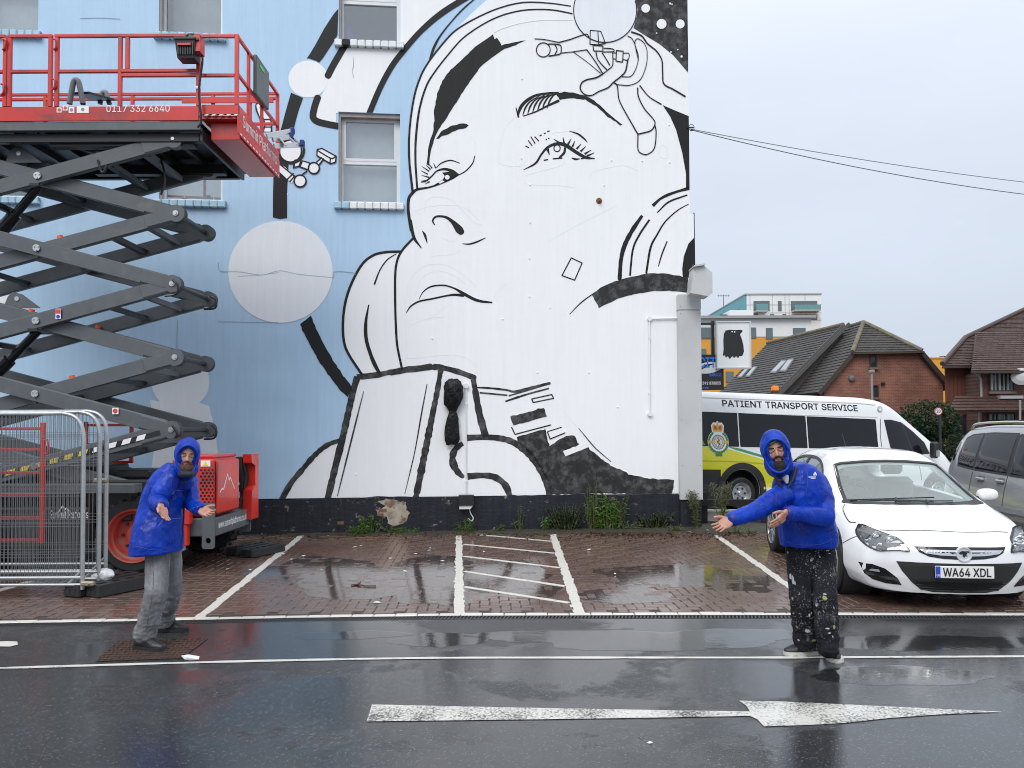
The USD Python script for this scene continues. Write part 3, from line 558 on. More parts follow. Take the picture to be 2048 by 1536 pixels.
# collar, buckle, shoulder
paint('collar', [S(P(z7, '705 802 800 792 900 772 1056 752'), 11, jag=.2), S(P(z6, '0 830 100 815 232 800'), 10.5, jag=.2), S(P(z6, '230 800 320 822 402 852'), 11, jag=.2), S(P(z7, '708 800 685 880 640 1080 600 1240 565 1388'), [12, 12, 13, 13, 13], jag=.15), S(P(z6, '245 805 230 900 210 1000 180 1150 150 1300 124 1428'), [10, 10, 11, 13, 13, 12], jag=.2), S(P(z6, '400 862 415 950 430 1030 456 1125'), [11, 13, 13, 14], jag=.2),
    S(P(z7, '738 870 715 960 690 1060 650 1220 612 1372'), [1.2, 2.6, 3.4, 3, 1.6]), S(P(z7, '1042 835 1015 980 985 1150 960 1260 935 1362'), [1.6, 3, 2, 2, 1.2])], ROLL, .008, mural)
paint('shoulder', [S(P(z7, '622 1106 560 1130 500 1180 440 1250 390 1310 345 1388'), [8, 9, 10, 10, 10, 11], jag=.15), S(P(z6, '370 1142 450 1138 530 1144 590 1162 650 1203 700 1262 740 1332 765 1408'), [12, 12, 12, 13, 13, 13, 12, 12], jag=.15), S(P(z6, '350 1168 318 1190 300 1230 305 1270 325 1305 347 1326'), [9, 12, 13, 13, 12, 9], jag=.2), S(P(z6, '372 1327 430 1322 490 1326 530 1346 558 1376 572 1412'), 12, jag=.2)], ROLL, .008, mural)
paint('strap', [S(P(z6, '415 900 480 903 560 912 600 920 680 900 765 880'), [3, 4, 4, 5, 5, 6], jag=.2), S(P(z6, '430 925 560 937'), 3.4), S(P(z6, '570 940 680 908 750 886'), 3), S(P(z6, '553 967 650 935 760 905'), 3.6, jag=.2), S(P(z6, '680 955 687 972 785 952 776 934'), 2.6, smooth=False, closed=True), S(P(z6, '583 1090 600 1125 770 1080'), 2.6, smooth=False), area(P(z6, '578 1040 740 995 752 1040 592 1084'), jag=.006)], ROLL, .008, mural)
paint('shadow_field', area(P(z6, '608 1135 665 1118 745 1100 757 1160 765 1182 830 1140 870 1128 890 1135 905 1175 838 1208 838 1228 950 1188 1000 1230 1060 1275 1160 1320 1220 1335 1300 1340 1362 1342 1360 1380 1350 1408 1200 1412 1000 1408 775 1414 765 1360 742 1330 705 1262 655 1203 615 1165'), jag=.008), ROLL, .008, mural)
paint('white_box', [area(P(z6, '755 1110 818 1088 845 1115 768 1148')), area(P(z6, '830 1205 948 1165 955 1185 842 1230'))], WHITE, .011, mural)
paint('strap', [S(P(z6, '755 1112 768 1147 838 1118'), 2.2, smooth=False), S(P(z6, '755 1112 822 1091'), 2.2)], BLACK, .013, mural)
paint('jaw_line', [S(P(z6, '905 1095 950 1150 990 1195 1060 1255'), [1, 2, 2, 1.2])], ROLL, .011, mural)
# ear piece at the right
paint('ear_piece', [S(P(z6, '1210 75 1160 150 1125 220 1108 290 1102 378'), [6, 9, 9, 8, 8], jag=.1), S(P(z6, '1245 95 1195 170 1165 240 1152 360'), [4, 4, 4, 4]), S(P(z6, '1433 20 1380 50 1320 105 1280 170 1250 230 1230 350'), [1.6, 2.4, 3, 3.6, 4.4, 4.4]), S(P(z6, '1330 198 1305 260 1288 318'), [2.4, 3, 1.6]),
    S(P(z5, '1735 1360 1780 1318 1830 1290 1900 1265 1972 1245'), [7, 5, 6, 5, 7]), S(P(z5, '1765 1405 1840 1335 1960 1290'), [2.4, 3.6, 3]), S(P(z6, '862 548 920 490 990 440'), [1.2, 2.4, 2])], BLACK, .008, mural)
paint('ear_band', [area(P(z6, '968 455 1010 420 1080 390 1150 370 1240 352 1330 352 1432 375 1425 445 1340 437 1270 437 1170 452 1090 475 1003 518'), jag=.004)], ROLL, .008, mural)
paint('ear_piece', area(P(z6, '1460 180 1432 210 1410 270 1402 330 1405 370 1440 374 1470 372 1470 180')), BLACK, .008, mural)
# corner fields and the small floating astronaut
paint('star_field', [area(P(z5, '1590 -300 1972 -300 1968 480 1870 365 1780 292 1690 238 1608 186 1630 110 1635 60 1615 0')), ], ROLL, .008, mural)
paint('star_field', area(P(z5, '1800 695 1880 730 1978 770 1980 1245 1955 1250 1955 1150 1930 1010 1890 860 1850 770')), BLACK, .008, mural)
paint('star', [disc(*z5(1688, 57), 8.6), disc(*z5(1793, 160), 9.8), disc(*z5(1916, 160), 8.9)]+[disc(*z5(*q), r) for *q, r in ((1850, 25, 2), (1862, 30, 1.4), (1760, 220, 1.4), (1855, 345, 1.6), (1925, 375, 2.2), (1900, 330, 1.2))], WHITE, .011, mural)
paint('floating_astronaut', disc(*z5(1420, 70), 63, 64.5), GREYW, .011, mural)
AST = ['955 258 1020 263 1080 275 1115 282', '1115 282 1190 262 1290 228 1312 245', '1045 292 1105 295 1128 305 1130 340 1118 360 1050 372', '1085 290 1103 330 1085 368', '1130 352 1200 345 1300 330', '1300 332 1350 400 1405 488', '1210 345 1300 410 1390 485', '1410 320 1470 325 1475 342 1408 345', '1360 345 1370 390 1400 430 1430 460', '1400 350 1420 380 1450 430', '1405 490 1360 515 1300 528 1265 550 1257 590 1285 625 1330 632 1380 605 1440 580 1475 545 1520 510 1555 470 1570 395', '1405 490 1440 462 1470 430 1470 350', '1530 508 1590 505 1625 450 1640 380 1625 320 1600 260 1570 240',
    '1500 560 1580 565 1650 530 1690 440 1698 350 1680 290 1640 258 1618 272 1620 310 1640 400', '1592 212 1660 238 1700 290 1760 340 1795 400 1800 480 1808 555 1870 592 1948 638', '1475 546 1500 568 1510 650 1530 700 1580 790 1635 885', '1635 580 1640 640 1680 720 1740 790 1748 825 1720 865 1640 887', '1637 885 1637 985 1660 1015 1700 1020 1745 980 1757 880 1748 825', '1648 565 1710 640 1790 690']
AW = [1.5, 2, 2, 2, 1.6, 2, 1.1, 1.6, 2, 2, 2.4, 1.8, 1.4, 1.4, 2.6, 2.2, 2.2, 2.0, 2.0]
paint('floating_astronaut', [S(P(z5, a), [w*1.25, w, w*1.25]) for a, w in zip(AST, AW)]+[S([z5(1012+46*math.cos(t), 331+47*math.sin(t)) for t in np.linspace(0, 6.28, 20)], 2, smooth=False)]+
    [S(P(z5, a), 2, smooth=False, closed=True) for a in ('1322 203 1372 207 1378 298 1320 294', '1372 207 1392 210 1422 288 1378 298', '1340 300 1405 305 1405 340 1345 338', '1495 335 1540 340 1535 412 1492 405')]+[S(P(z5, a), 1.6) for a in ('1475 350 1495 352', '1475 390 1492 392', '1540 353 1578 356 1570 398 1538 394')]
    +[S([z5(1420+208*math.cos(t), 70+212*math.sin(t)) for t in np.linspace(-.3, 3.5, 30)], 1.9, smooth=False)], BLACK, .014, mural)
# small character with a camera, left of the middle window
CW = [disc(*z4(672, 1010), 21), disc(*z4(736, 1210), 11.5), disc(*z4(828, 1124), 10.5)]+[area(P(z4, a)) for a in ('590 1090 640 1120 700 1190 680 1225 600 1150', '700 1060 745 1065 800 1090 790 1135 735 1110 705 1125', '850 1000 882 993 977 1045 972 1085 938 1094 848 1040', '845 1085 880 1055 892 1062 865 1100', '440 700 470 690 500 740 540 800 545 880 480 880 470 790')]
paint('camera_character', CW, WHITE, .011, mural)
paint('camera_character', [S([z4(672+74*math.cos(t), 1010+74*math.sin(t)) for t in np.linspace(0, 6.28, 24)], 3, smooth=False), S([z4(736+40*math.cos(t), 1210+40*math.sin(t)) for t in np.linspace(0, 6.28, 18)], 3, smooth=False), S([z4(828+37*math.cos(t), 1124+37*math.sin(t)) for t in np.linspace(0, 6.28, 18)], 3, smooth=False), S([z4(680+82*math.cos(t), 1005+86*math.sin(t)) for t in np.linspace(-.8, 1.9, 12)], 4, smooth=False)]
    +[S(P(z4, a), 2.6, smooth=False, closed=True) for a in ('850 1000 882 993 977 1045 972 1085 938 1094 848 1040', '700 1072 745 1062 730 1110 692 1122', '752 1075 800 1090 790 1135 735 1115')]+[S(P(z4, a), 2.6) for a in ('850 1005 940 1058 972 1048', '938 1058 936 1092', '845 1085 880 1055', '865 1100 892 1062', '590 1090 640 1130 700 1180', '590 1150 650 1205', '650 1200 690 1160', '668 1215 700 1175', '740 1175 780 1145', '470 715 480 760 500 830 490 880', '440 700 455 690 480 700 510 740 540 800 545 880', '440 705 445 740 470 800 475 880', '470 800 540 800', '472 825 540 825', '475 850 545 850')], BLACK, .014, mural)
# faint setting-out lines and the long crack
paint('sketch_line', [S(P(z6, a), .6) for a in ('75 640 72 540 90 400 160 320 260 310 340 350 415 415', '120 460 150 380 220 340 300 360 360 400', '75 640 80 740 95 760 250 745 340 748 410 790 415 830', '130 50 200 30 340 30 420 90 440 120', '830 955 840 1020 905 1095', '560 400 500 460 520 490', '180 580 230 540 290 500', '760 200 880 130 1000 70 1090 25', '100 600 180 570 270 560', '200 270 300 260 340 240', '250 180 300 200 330 170 340 150')]+
    [S(P(z5, a), .6) for a in ('830 770 760 850 720 1000 725 1080 850 1100 900 1060', '885 1155 890 1200 930 1220 1100 1225 1220 1240', '890 1160 1000 1130 1140 1090 1150 1060', '530 900 560 940 565 1030', '160 1390 200 1420 220 1500', '230 1400 240 1330 300 1300 400 1320 480 1390 560 1470 610 1480', '1320 1190 1340 1140 1440 1110 1550 1095 1640 1130', '1270 850 1190 865 1070 880', '1780 980 1800 960 1830 980 1830 1040 1790 1040 1775 1000')], PENCIL, .0058, mural)
CRK = mat('crack', (.33, .40, .44), .9)
paint('crack', [S(P(z7, '40 250 45 290 95 296 150 298 250 312 335 292 420 308 520 318 590 322 600 296 680 300 700 310'), [.6, .9, 1.2, .9, .8, 1, .8]), S(P(z7, '135 318 230 314 330 300'), .7), S(P(z7, '40 535 200 538 330 540'), .6), S(P(z4, '1090 380 1092 440 1085 470 1092 520'), [.6, 1.4, 1, .8]), S(P(full, '355 640 354 690 356 740'), .6), S(P(full, '160 37 200 36 240 38'), .6)], CRK, .0082, mural)
# ================================================================ fixtures on the wall
WHP = mat('white_conduit', (.74, .76, .78), .4); GREYC = mat('grey_cladding', (.50, .51, .51), .45, var=.05, scale=3, dirt=(.45, .46, .455), dscale=1.5)
cd = Thing('conduit', 'white painted conduit bent like an upside-down L near the right edge of the mural', 'conduit', wpt(*wsz(1299, 828)))
a, b, c = (wpt(*wsz(*p), .03) for p in ((1359, 637), (1298, 638), (1299, 828)))
cd.part('pipe', cat(cyl(a, b, .013), cyl(b, c, .013)), WHP, smooth=40)
for p in (b, c): cd.part('junction_box', cyl(p-WN*.03, p+WN*.02, .042, 20), WHP, smooth=40)
for v in (676, 786): cd.part('clip', cyl(wpt(*wsz(1298.5, v), .0), wpt(*wsz(1298.5, v), .045), .02), WHP)
cd = Thing('conduit', 'white painted vertical conduit rising from the small black wall lamp beside the bin bag', 'conduit', wpt(*wsz(932, 990)))
a, b = wpt(*wsz(932, 772), .03), wpt(*wsz(932, 992), .03)
cd.part('pipe', cyl(a, b, .012), WHP, smooth=40); cd.part('junction_box', cyl(a-WN*.03, a+WN*.025, .045, 20), WHP, smooth=40)
for v in (807, 962): cd.part('clip', cyl(wpt(*wsz(932, v)), wpt(*wsz(932, v), .045), .02), WHP)
# lamp at the plinth
lp = Thing('wall_lamp', 'small black wall lamp with white front on the black plinth under the conduit', 'lamp', wpt(*wsz(932, 1010)))
a0 = wsz(917, 991); a1 = wsz(947, 1016); BLKP = mat('black_plastic', (.012, .012, .013), .35)
lp.part('housing', plate(sbox(a0[0], a1[1]+.06, a1[0], a0[1]+.02), wpt(0, 0, .057), WT, WZ, .13), BLKP)
lp.part('lens', plate(Polygon([(a0[0]+.01, a1[1]), (a1[0]-.06, a1[1]), (a1[0]-.01, a1[1]+.058), (a0[0]+.01, a1[1]+.058)]), wpt(0, 0, .06), WT, WZ, .11), mat('lamp_lens', (.62, .64, .64), .25))
lp.part('cable', tube(smooth_path([wpt(*wsz(u, v), .08) for u, v in ((938, 1016), (941, 1026), (946, 1035), (943, 1041), (936, 1036))]), .009), WHP)
# black bin bag tied round something on the wall
def crumple(m, amp, sc, seed=0, ridge=True):
    n = m.vertex_normals; p = m.vertices*np.array([sc, sc, sc*.4]); d = meshkit.fbm(p, 4, seed)
    if ridge: d = 1-np.abs(2*d-1)*1.6
    else: d = 2*d-1
    return trimesh.Trimesh(m.vertices+n*(d*amp)[:, None], m.faces, process=False)
def loft(rings):
    """rings: lists of equally many points, joined and capped."""
    R_ = [np.asarray(r, float) for r in rings]; n = len(R_[0]); v = np.vstack(R_+[R_[0].mean(0), R_[-1].mean(0)]); k = len(R_); f = []
    for i in range(k-1):
        for j in range(n):
            a0, a1, b0, b1 = i*n+j, i*n+(j+1) % n, (i+1)*n+j, (i+1)*n+(j+1) % n; f += [(a0, a1, b1), (a0, b1, b0)]
    for j in range(n): f += [(k*n, (j+1) % n, j), (k*n+1, (k-1)*n+j, (k-1)*n+(j+1) % n)]
    m = trimesh.Trimesh(v, f, process=False)
    if m.volume < 0: m.invert()
    return m
BAG = mat('bin_bag', (.006, .006, .007), .34, var=.3, scale=20, spec=.25, bump=.6, bscale=28, bdist=.03)
bp = [(760, 10, .8), (766, 17, 1), (775, 20, 1.1), (786, 20, 1.1), (796, 21, 1), (808, 17, .9), (818, 10, .6), (824, 7, .5), (828, 9, .6), (838, 12, .6), (852, 14, .55), (868, 16, .5), (880, 15.5, .45), (888, 12, .35)]
rings = []
for v, r, k in bp:
    s, z = wsz(907-.03*(v-760), v); R0 = r*PXM*.86; rings.append([wpt(s+R0*math.cos(t)*(1+.10*math.sin(3*t+v*.13)+.06*math.sin(7*t+v*.3)), z+.01*math.sin(4*t+v), .09+R0*.62*k*math.sin(t)*(1+.16*math.sin(5*t+v*.2))) for t in np.linspace(0, 2*np.pi, 36, endpoint=False)])
single('bin_bag', crumple(loft(rings).subdivide(), .011, 22), BAG, 'black plastic bag tied in a knot round a fitting on the white wall', 'plastic bag', smooth=50)
# rusty fixing and plugs
rf = wpt(*wsz(1198, 402)); RUST = mat('rust', (.20, .10, .05), .8, var=.4, scale=60)
single('rusty_fixing', cat(cyl(rf, rf+WN*.05, .028, 14), cyl(rf+WN*.05, rf+WN*.07, .018, 8), cyl(rf, rf+WN*.012, .055, 18)), RUST, 'rusty bolt fixing in the cheek of the mural face', 'bolt')
pl = [(1044, 158), (1043, 317), (1223, 321), (1284, 322), (1339, 325), (1060, 370), (1208, 371), (1338, 250), (1060, 445), (1059, 517), (1059, 593), (1100, 615), (1005, 638), (865, 677), (1178, 745), (1075, 745), (712, 949), (1235, 814)]
bld.part('wall_plugs', cat([cyl(wpt(*wsz(u, v)), wpt(*wsz(u, v), .018), .017, 10, .010) for u, v in pl]), WHITE, kind='stuff')
# corner post, its head box, end cable
po = Thing('corner_post', 'tall pale grey clad post standing at the right corner of the painted wall', 'post', dp(1382, 1010, 13.3))
x0, x1 = dp(1358.5, 800, 13.22)[0], dp(1404, 800, 13.22)[0]; yb = 13.22; ztop = dp(1380, 588, yb)[2]; zbot = dp(1380, 1000, yb)[2]; zj = dp(1380, 620, yb)[2]
po.part('cladding', bx(x0, x1, yb, yb+.42, zbot, zj-.004, .008), GREYC); po.part('cladding', bx(x0-.003, x1+.003, yb-.003, yb+.42, zj+.004, ztop, .008), GREYC)
po.part('plinth', bx(x0+.01, x1-.02, yb+.03, yb+.40, 0, zbot-.004), PL)
SCR = mat('screw', (.3, .3, .3), .4, 1)
po.part('screws', cat([cyl((x, yb-.004, z), (x, yb+.01, z), .008, 8) for x in (x0+.04, x1-.04) for z in (zj+.06, zj-.06, 2.6, 1.9, 1.1)]), SCR, kind='stuff')
hb = Thing('shutter_box', 'pale grey angular metal box fixed at the wall corner above the grey post', 'box', dp(1397, 595, 13.1))
o = dp(1397, 563, 13.0)
prof = [dp(u, v, 13.0) for u, v in ((1382, 540), (1402, 536), (1418.5, 550), (1419, 590), (1411, 596.5), (1376, 590))]
prof = [(q[0], q[2]) for q in prof]
hb.part('casing', plate(Polygon(prof), (0, 13.12, 0), (1, 0, 0), (0, 0, 1), .32), GREYC); hb.part('lid', plate(Polygon([(prof[0][0]-.02, prof[0][1]), (prof[1][0]+.01, prof[1][1]+.0), (prof[1][0], prof[1][1]+.025), (prof[0][0], prof[0][1]+.03)]), (0, 13.1, 0), (1, 0, 0), (0, 0, 1), .36), GREYC)
hb.part('spikes', cat([cyl((prof[0][0]+.05*i, 12.95, prof[0][1]+.02), (prof[0][0]+.05*i+.03, 12.95, prof[0][1]+.09), .006, 6) for i in range(4)]), mat('dark_metal', (.06, .06, .06), .5, .6), kind='stuff')
# black strip at the corner and the cable down it
single('corner_cable', tube([wpt(e2+.012, wsz(1388, v)[1], -.02) for v in (425, 470, 535)], .012), BLKP, 'thin black cable down the upper right edge of the wall above the grey box', 'cable')
# two overhead lines from the corner bracket
br = wpt(*wsz(1379, 256), .02)
ob = Thing('cable_bracket', 'small twisted wire bracket on the wall edge where the overhead cables start', 'bracket', br)
ob.part('ring', tube([br+WT*(.05*math.cos(t)+.03)+WZ*.06*math.sin(t) for t in np.linspace(0, 6.0, 16)], .006, 6), BLKP); ob.part('stem', cyl(br-WT*.05, br+WT*.07, .012), BLKP)
for i, (v1, lab) in enumerate(((392, 'upper of the two black cables running right across the sky'), (414, 'lower of the two black cables running right across the sky'))):
    a, b = wpt(*wsz(1381, 258+1.5*i), .0), dp(2350, v1, 17); t = np.linspace(0, 1, 30)[:, None]
    single('overhead_cable', tube(a+(b-a)*t-np.array([0, 0, .16+.10*i])*4*t*(1-t), .0075 if i else .006, 6), mat('cable_grey', (.07, .075, .08), .6), lab, 'cable')

# ================================================================ the scissor lift
RED = mat('lift_red', (.56, .026, .018), .30, var=.10, scale=5, coat=.25, dirt=(.25, .03, .03), dscale=2.5); GRY = mat('lift_grey', (.088, .098, .106), .42, var=.14, scale=6, dirt=(.13, .13, .125), dscale=3.5, dlo=.58, dhi=.75)
DRK = mat('lift_black', (.016, .017, .019), .4, var=.2); STEEL = mat('bright_steel', (.55, .55, .55), .3, 1.); ORG = mat('orange_cap', (.75, .10, .015), .4); WHT = mat('white_print', (.78, .78, .78), .5); YEL = mat('yellow_print', (.78, .60, .02), .5)
CHR = mat('cylinder_black', (.010, .010, .011), .25)
lift = Thing('scissor_lift', 'large grey scissor lift with red platform guard rails raised high beside the wall', 'scissor lift', (-6.0, 10, 0))
YF, YR, XR, XL, XC = 9.6, 10.62, -4.32, -7.78, -6.05
ZP = [5.48, 4.55, 3.62, 2.69, 1.76, .86]
def arm(x0, z0, x1, z1, y, kk=0, h=.192, w=.08, name='scissor_arm'):
    p, q = np.array([x0, y, z0]), np.array([x1, y, z1]); d = (q-p)/np.linalg.norm(q-p); n = np.array([-d[2], 0, d[0]])
    body = bar(p+d*.10, q-d*.10, w, h, n, .012)
    w += .006*kk
    ends = [cyl(c-np.array([0, w/2+.008, 0]), c+np.array([0, w/2+.008, 0]),  .112, 24) for c in (p, q)]
    lugs = [bar(c+s*d*.02, c+s*d*.42, w+.018, h*.86, n, .01) for c, s in ((p, 1), (q, -1))]
    lip = [bar(p+d*.4-n*(h/2-.02)-np.array([0, w/2+.006, 0]), q-d*.4-n*(h/2-.02)-np.array([0, w/2+.006, 0]), .012, .03, n)]
    a = lift.part(name, cat(body, *ends, *lugs, *lip), GRY, smooth=35)
    for c in (p, q): lift.part('pin', cat(cyl(c-np.array([0, w/2+.03, 0]), c+np.array([0, w/2+.03, 0]), .022, 14), cyl(c-np.array([0, w/2+.012, 0]), c-np.array([0, w/2+.02, 0]), .036, 18)), STEEL, parent=a, smooth=35)
    return a, p, q, d, n
for k in range(5):
    zu, zl = ZP[k], ZP[k+1]; asc_out = k % 2 == 0
    for Y, s in ((YF, 1), (YR, -1)):
        ya = Y-(.045 if asc_out else -.045)*s; yd = Y+(.045 if asc_out else -.045)*s
        a, p, q, d, n = arm(XL, zl, XR, zu, ya, k % 2)          # rising to the right
        a2, p2, q2, d2, n2 = arm(XL, zu, XR, zl, yd, k % 2)
        yo = min(ya, yd)-.045 if s == 1 else Y
        if s == 1:
            c = np.array([XC, yo, (zu+zl)/2])
            lift.part('pivot_bolt', cat(cyl(c-(0, .0, 0), c-(0, .018, 0), .046, 18), *[cyl(c+(.03*math.cos(t), -.016, .03*math.sin(t)), c+(.03*math.cos(t), -.03, .03*math.sin(t)), .012, 8) for t in (.5, 2.6, 4.7)]), STEEL, smooth=35)
            lift.part('pivot_clip', bx(XC-.09, XC+.03, yo-.03, yo+.0, c[2]-.13, c[2]-.10), DRK)
        if s == 1 and k in (1, 2, 3):
            t = [.57, .45, .62][k-1]; c = (p2*(1-t)+q2*t) if k == 2 else (p*(1-t)+q*t)
            nn = n2 if k == 2 else n; lift.part('buffer', cyl(c+nn*.085, c+nn*.13, .035, 12), ORG)
        if s == -1 and k in (2,):
            t = .55; c = p2*(1-t)+q2*t; lift.part('buffer', cyl(c+n2*.095, c+n2*.14, .035, 12), ORG)
        if s == 1 and k == 4:   # chevron tape along the lowest arm
            for i in range(11):
                t = .36+i*.053; c = p*(1-t)+q*t-np.array([0, .053, 0]); e = d*.055+n*.0
                g = [c-e-n*.03-d*.02, c+e-n*.03-d*.02, c+e+n*.03+d*.02, c-e+n*.03+d*.02]; g += [v-np.array([0, .002, 0]) for v in g]
                lift.part('tape_mark', hullm(g), WHT if i > 6 else YEL)
            lift.part('tape', bar(p*(1-.33)+q*.33-np.array([0, .0505, 0]), p*(.04)+q*.96-np.array([0, .0505, 0]), .004, .062, n), DRK)
    # cross members between the two frames
    for x in (.42, .90, 2.55):
        z = zl+(zu-zl)*(1-x/3.46) ; c = np.array([XR-x, 0, z-.02])
        lift.part('cross_member', bar(c+(0, YF+.04, 0), c+(0, YR-.04, 0), .16, .07, (.25, 0, 1), .006), GRY if x < .5 else DRK)
    lift.part('cross_shaft', cyl((XR, YF+.05, zl), (XR, YR-.05, zl), .035, 14), DRK)
    lift.part('centre_shaft', cyl((XC, YF+.05, (zu+zl)/2), (XC, YR-.05, (zu+zl)/2), .04, 14), DRK)
# lift cylinders
for (u0, v0, u1, v1) in ((-60, 535, 96, 352), (-60, 800, 76, 662)):
    p, q = dp(u0, v0, 10.1), dp(u1, v1, 10.1); m = p*.42+q*.58
    lift.part('lift_cylinder', cyl(p, m, .085, 18), CHR, smooth=35); lift.part('piston_rod', cyl(m, q, .055, 16), CHR, smooth=35)
    lift.part('cylinder_bracket', bx(q[0]-.16, q[0]+.16, 9.85, 10.35, q[2]-.02, q[2]+.12, .03), GRY)
for (u, v) in ((40, 308), (36, 598)):   # bracket plates on the inner arms
    c = dp(u, v, 9.72); lift.part('bracket_plate', plate(Polygon([(-.18, -.12), (.30, -.12), (.06, .06), (-.06, .09), (-.12, .03)]), c, (1, 0, 0), (0, 0, 1), .02), GRY); lift.part('bracket_bolt', cyl(c, c-(0, .03, 0), .03), STEEL)
p, q = dp(97, 273, 9.75), dp(205, 305, 9.75)
lift.part('platform_strut', bar(p, q, .05, .10, (0, 0, 1), .01), GRY); lift.part('strut_end', cyl(q-(0, .06, 0), q+(0, .04, 0), .06, 18), STEEL, smooth=35)
for P_, y in (([(92, 258), (78, 262), (80, 272), (100, 276)], 9.55), ([(395, 255), (402, 240), (398, 180), (405, 120), (400, 100)], 9.32), ([(310, 290), (325, 330), (330, 360), (322, 390)], 9.9), ([(345, 560), (356, 572), (352, 588), (330, 592)], 9.45), ([(420, 592), (432, 600), (430, 616), (408, 618)], 10.5), ([(345, 852), (354, 866), (350, 876)], 9.45), ([(424, 850), (433, 862), (428, 876), (408, 878)], 10.5), ([(195, 320), (205, 345), (215, 330)], 9.5)):
    lift.part('hose', tube(smooth_path([dp(u, v, y) for u, v in P_]), .015, 8), CHR, smooth=40)
# platform deck
PX0, PX1, PE = -8.2, -3.93, -3.44; PY0, PY1 = 9.40, 11.05
lift.part('deck', bx(PX0, PX1, PY0+.02, PY1-.02, 5.60, 5.66), DRK)
lift.part('side_beam', bx(PX0, PX1, PY0+.0, PY0+.07, 5.555, 5.665, .006), GRY); lift.part('side_beam', bx(PX0, PX1, PY1-.07, PY1, 5.555, 5.665, .006), GRY)
lift.part('side_beam', bx(PX0, PX1-.05, PY0+.09, PY0+.17, 5.44, 5.55, .006), DRK); lift.part('side_beam', bx(PX0, PX1-.05, PY1-.17, PY1-.09, 5.44, 5.55, .006), DRK)
lift.part('end_beam', bx(PX1-.04, PX1, PY0+.075, PY1-.075, 5.44, 5.66, .004), DRK)
for i in range(11): x = PX0+.2+i*.40; lift.part('joist', bx(x, x+.06, PY0+.175, PY1-.175, 5.53, 5.598), DRK)
for k in range(2): lift.part('slide_rail', bx(XR-1.6, XR+.25, (YF-.06, YR-.06)[k], (YF+.06, YR+.06)[k], 5.40, 5.535, .006), DRK)
# extension deck
lift.part('extension_deck', bx(PX1+.003, PE-.03, PY0+.02, PY1-.02, 5.70, 5.74), RED)
lift.part('extension_fascia', bx(PX1+.02, PE, PY0-.015, PY0+.015, 5.745, 5.87, .004), RED); lift.part('extension_fascia', bx(PX1+.02, PE, PY1-.015, PY1+.015, 5.745, 5.87, .004), RED)
lift.part('extension_box', bx(PX1+.09, PE-.03, PY0+.12, PY1-.12, 5.47, 5.69, .006), RED)
lift.part('end_fascia', bx(PE-.02, PE, PY0-.0145, PY1+.0145, 5.50, 5.875, .004), RED)
for i in range(5): x = PX1+.05+i*.093; lift.part('hazard_stripe', plate(Polygon([(x, 5.728), (x+.045, 5.728), (x+.065, 5.745), (x+.02, 5.745)]), (0, PY0-.0005, 0), (1, 0, 0), (0, 0, 1), .018), WHT)
for i in range(14): y = PY0+.05+i*.117; lift.part('hazard_stripe', bx(PE+.0, PE+.002, y, y+.06, 5.512, 5.532), WHT)
lift.part('lettering', text_on('Summit Platforms', .15, (PE+.001, PY0+.12, 5.65), (0, 1, 0), (0, 0, 1), width=1.38), WHT)
# toe boards
lift.part('toe_board', bx(PX0, PX1-.02, PY0-.014, PY0+.014, 5.67, 5.855, .004), RED); lift.part('toe_board', bx(PX0, PX1-.02, PY1-.014, PY1+.014, 5.67, 5.855, .004), RED)
lift.part('phone_lettering', text_on('0117 332 6640', .088, (dp(213, 224, PY0)[0], PY0-.015, dp(213, 225, PY0)[2]), (1, 0, 0), (0, 0, 1), width=.80), WHT)
RPT = mat('red_print', (.6, .05, .05), .5)
for u0, u1, v0, v1 in ((115, 125, 216, 226), (127, 137, 212, 222), (139, 150, 215, 227), (155, 179, 213, 227)):
    a, b = dp(u0, v1, PY0), dp(u1, v0, PY0); s = lift.part('sticker', bx(a[0], b[0], PY0-.0165, PY0-.0145, a[2], b[2]), WHT)
    lift.part('sticker_print', cyl(((a[0]+b[0])/2, PY0-.0168, (a[2]+b[2])/2), ((a[0]+b[0])/2, PY0-.018, (a[2]+b[2])/2), .022, 14), RPT if u0 < 130 else mat('grey_print', (.2, .25, .25), .5), parent=s)
# guard rails
ZT_, ZM = 6.765, 6.31
def post(u, y, z0, z1, w=.05, name='guard_post', x=None):
    x = dp(u, 150, y)[0] if x is None else x; lift.part(name, bx(x-w/2, x+w/2, y-.02, y+.02, z0, z1, .005), RED)
def rail(x0, x1, y, z, h=.042, name='guard_rail'): lift.part(name, bx(x0, x1, y-.019, y+.019, z-h/2, z+h/2, .005), RED)
for u in (10.5, 19.5, 101, 114, 240.5, 397): post(u, PY0, 5.856, ZT_-.022)
post(255, PY0-.001, ZM+.02, ZT_-.022); post(None, PY0, 5.871, ZT_+.01, x=PE-.03)
X = lambda u: dp(u, 60, PY0)[0]
rail(X(-200), X(12), PY0, ZT_); rail(X(17), X(106), PY0, ZT_); rail(X(110), X(400), PY0, ZT_); rail(X(401), PE-.055, PY0, ZT_-.012)
rail(X(-200), X(8), PY0, ZM); rail(X(22), X(99), PY0, ZM); rail(X(117), X(238), PY0, ZM); rail(X(238)+.03, X(395), PY0-.005, ZM+.0); rail(X(243), X(395), PY0, ZM-.055); rail(X(400), PE-.055, PY0, ZM-.06)
rail(PX0, PE-.03, PY1, ZT_); rail(PX0, PE-.03, PY1, ZT_-.07); rail(PX1-.6, PE-.03, PY1, ZM)
for x in (PX1-3, PX1-1.7, PX1-.5, PX1+.05): post(None, PY1, 5.856, ZT_-.022, x=x)
lift.part('rear_guard_panel', bx(PX1-.95, PE-.08, PY1-.045, PY1-.021, ZT_-.15, ZT_-.075), RED)
post(None, PY1, 5.871, ZT_, x=PE-.03)
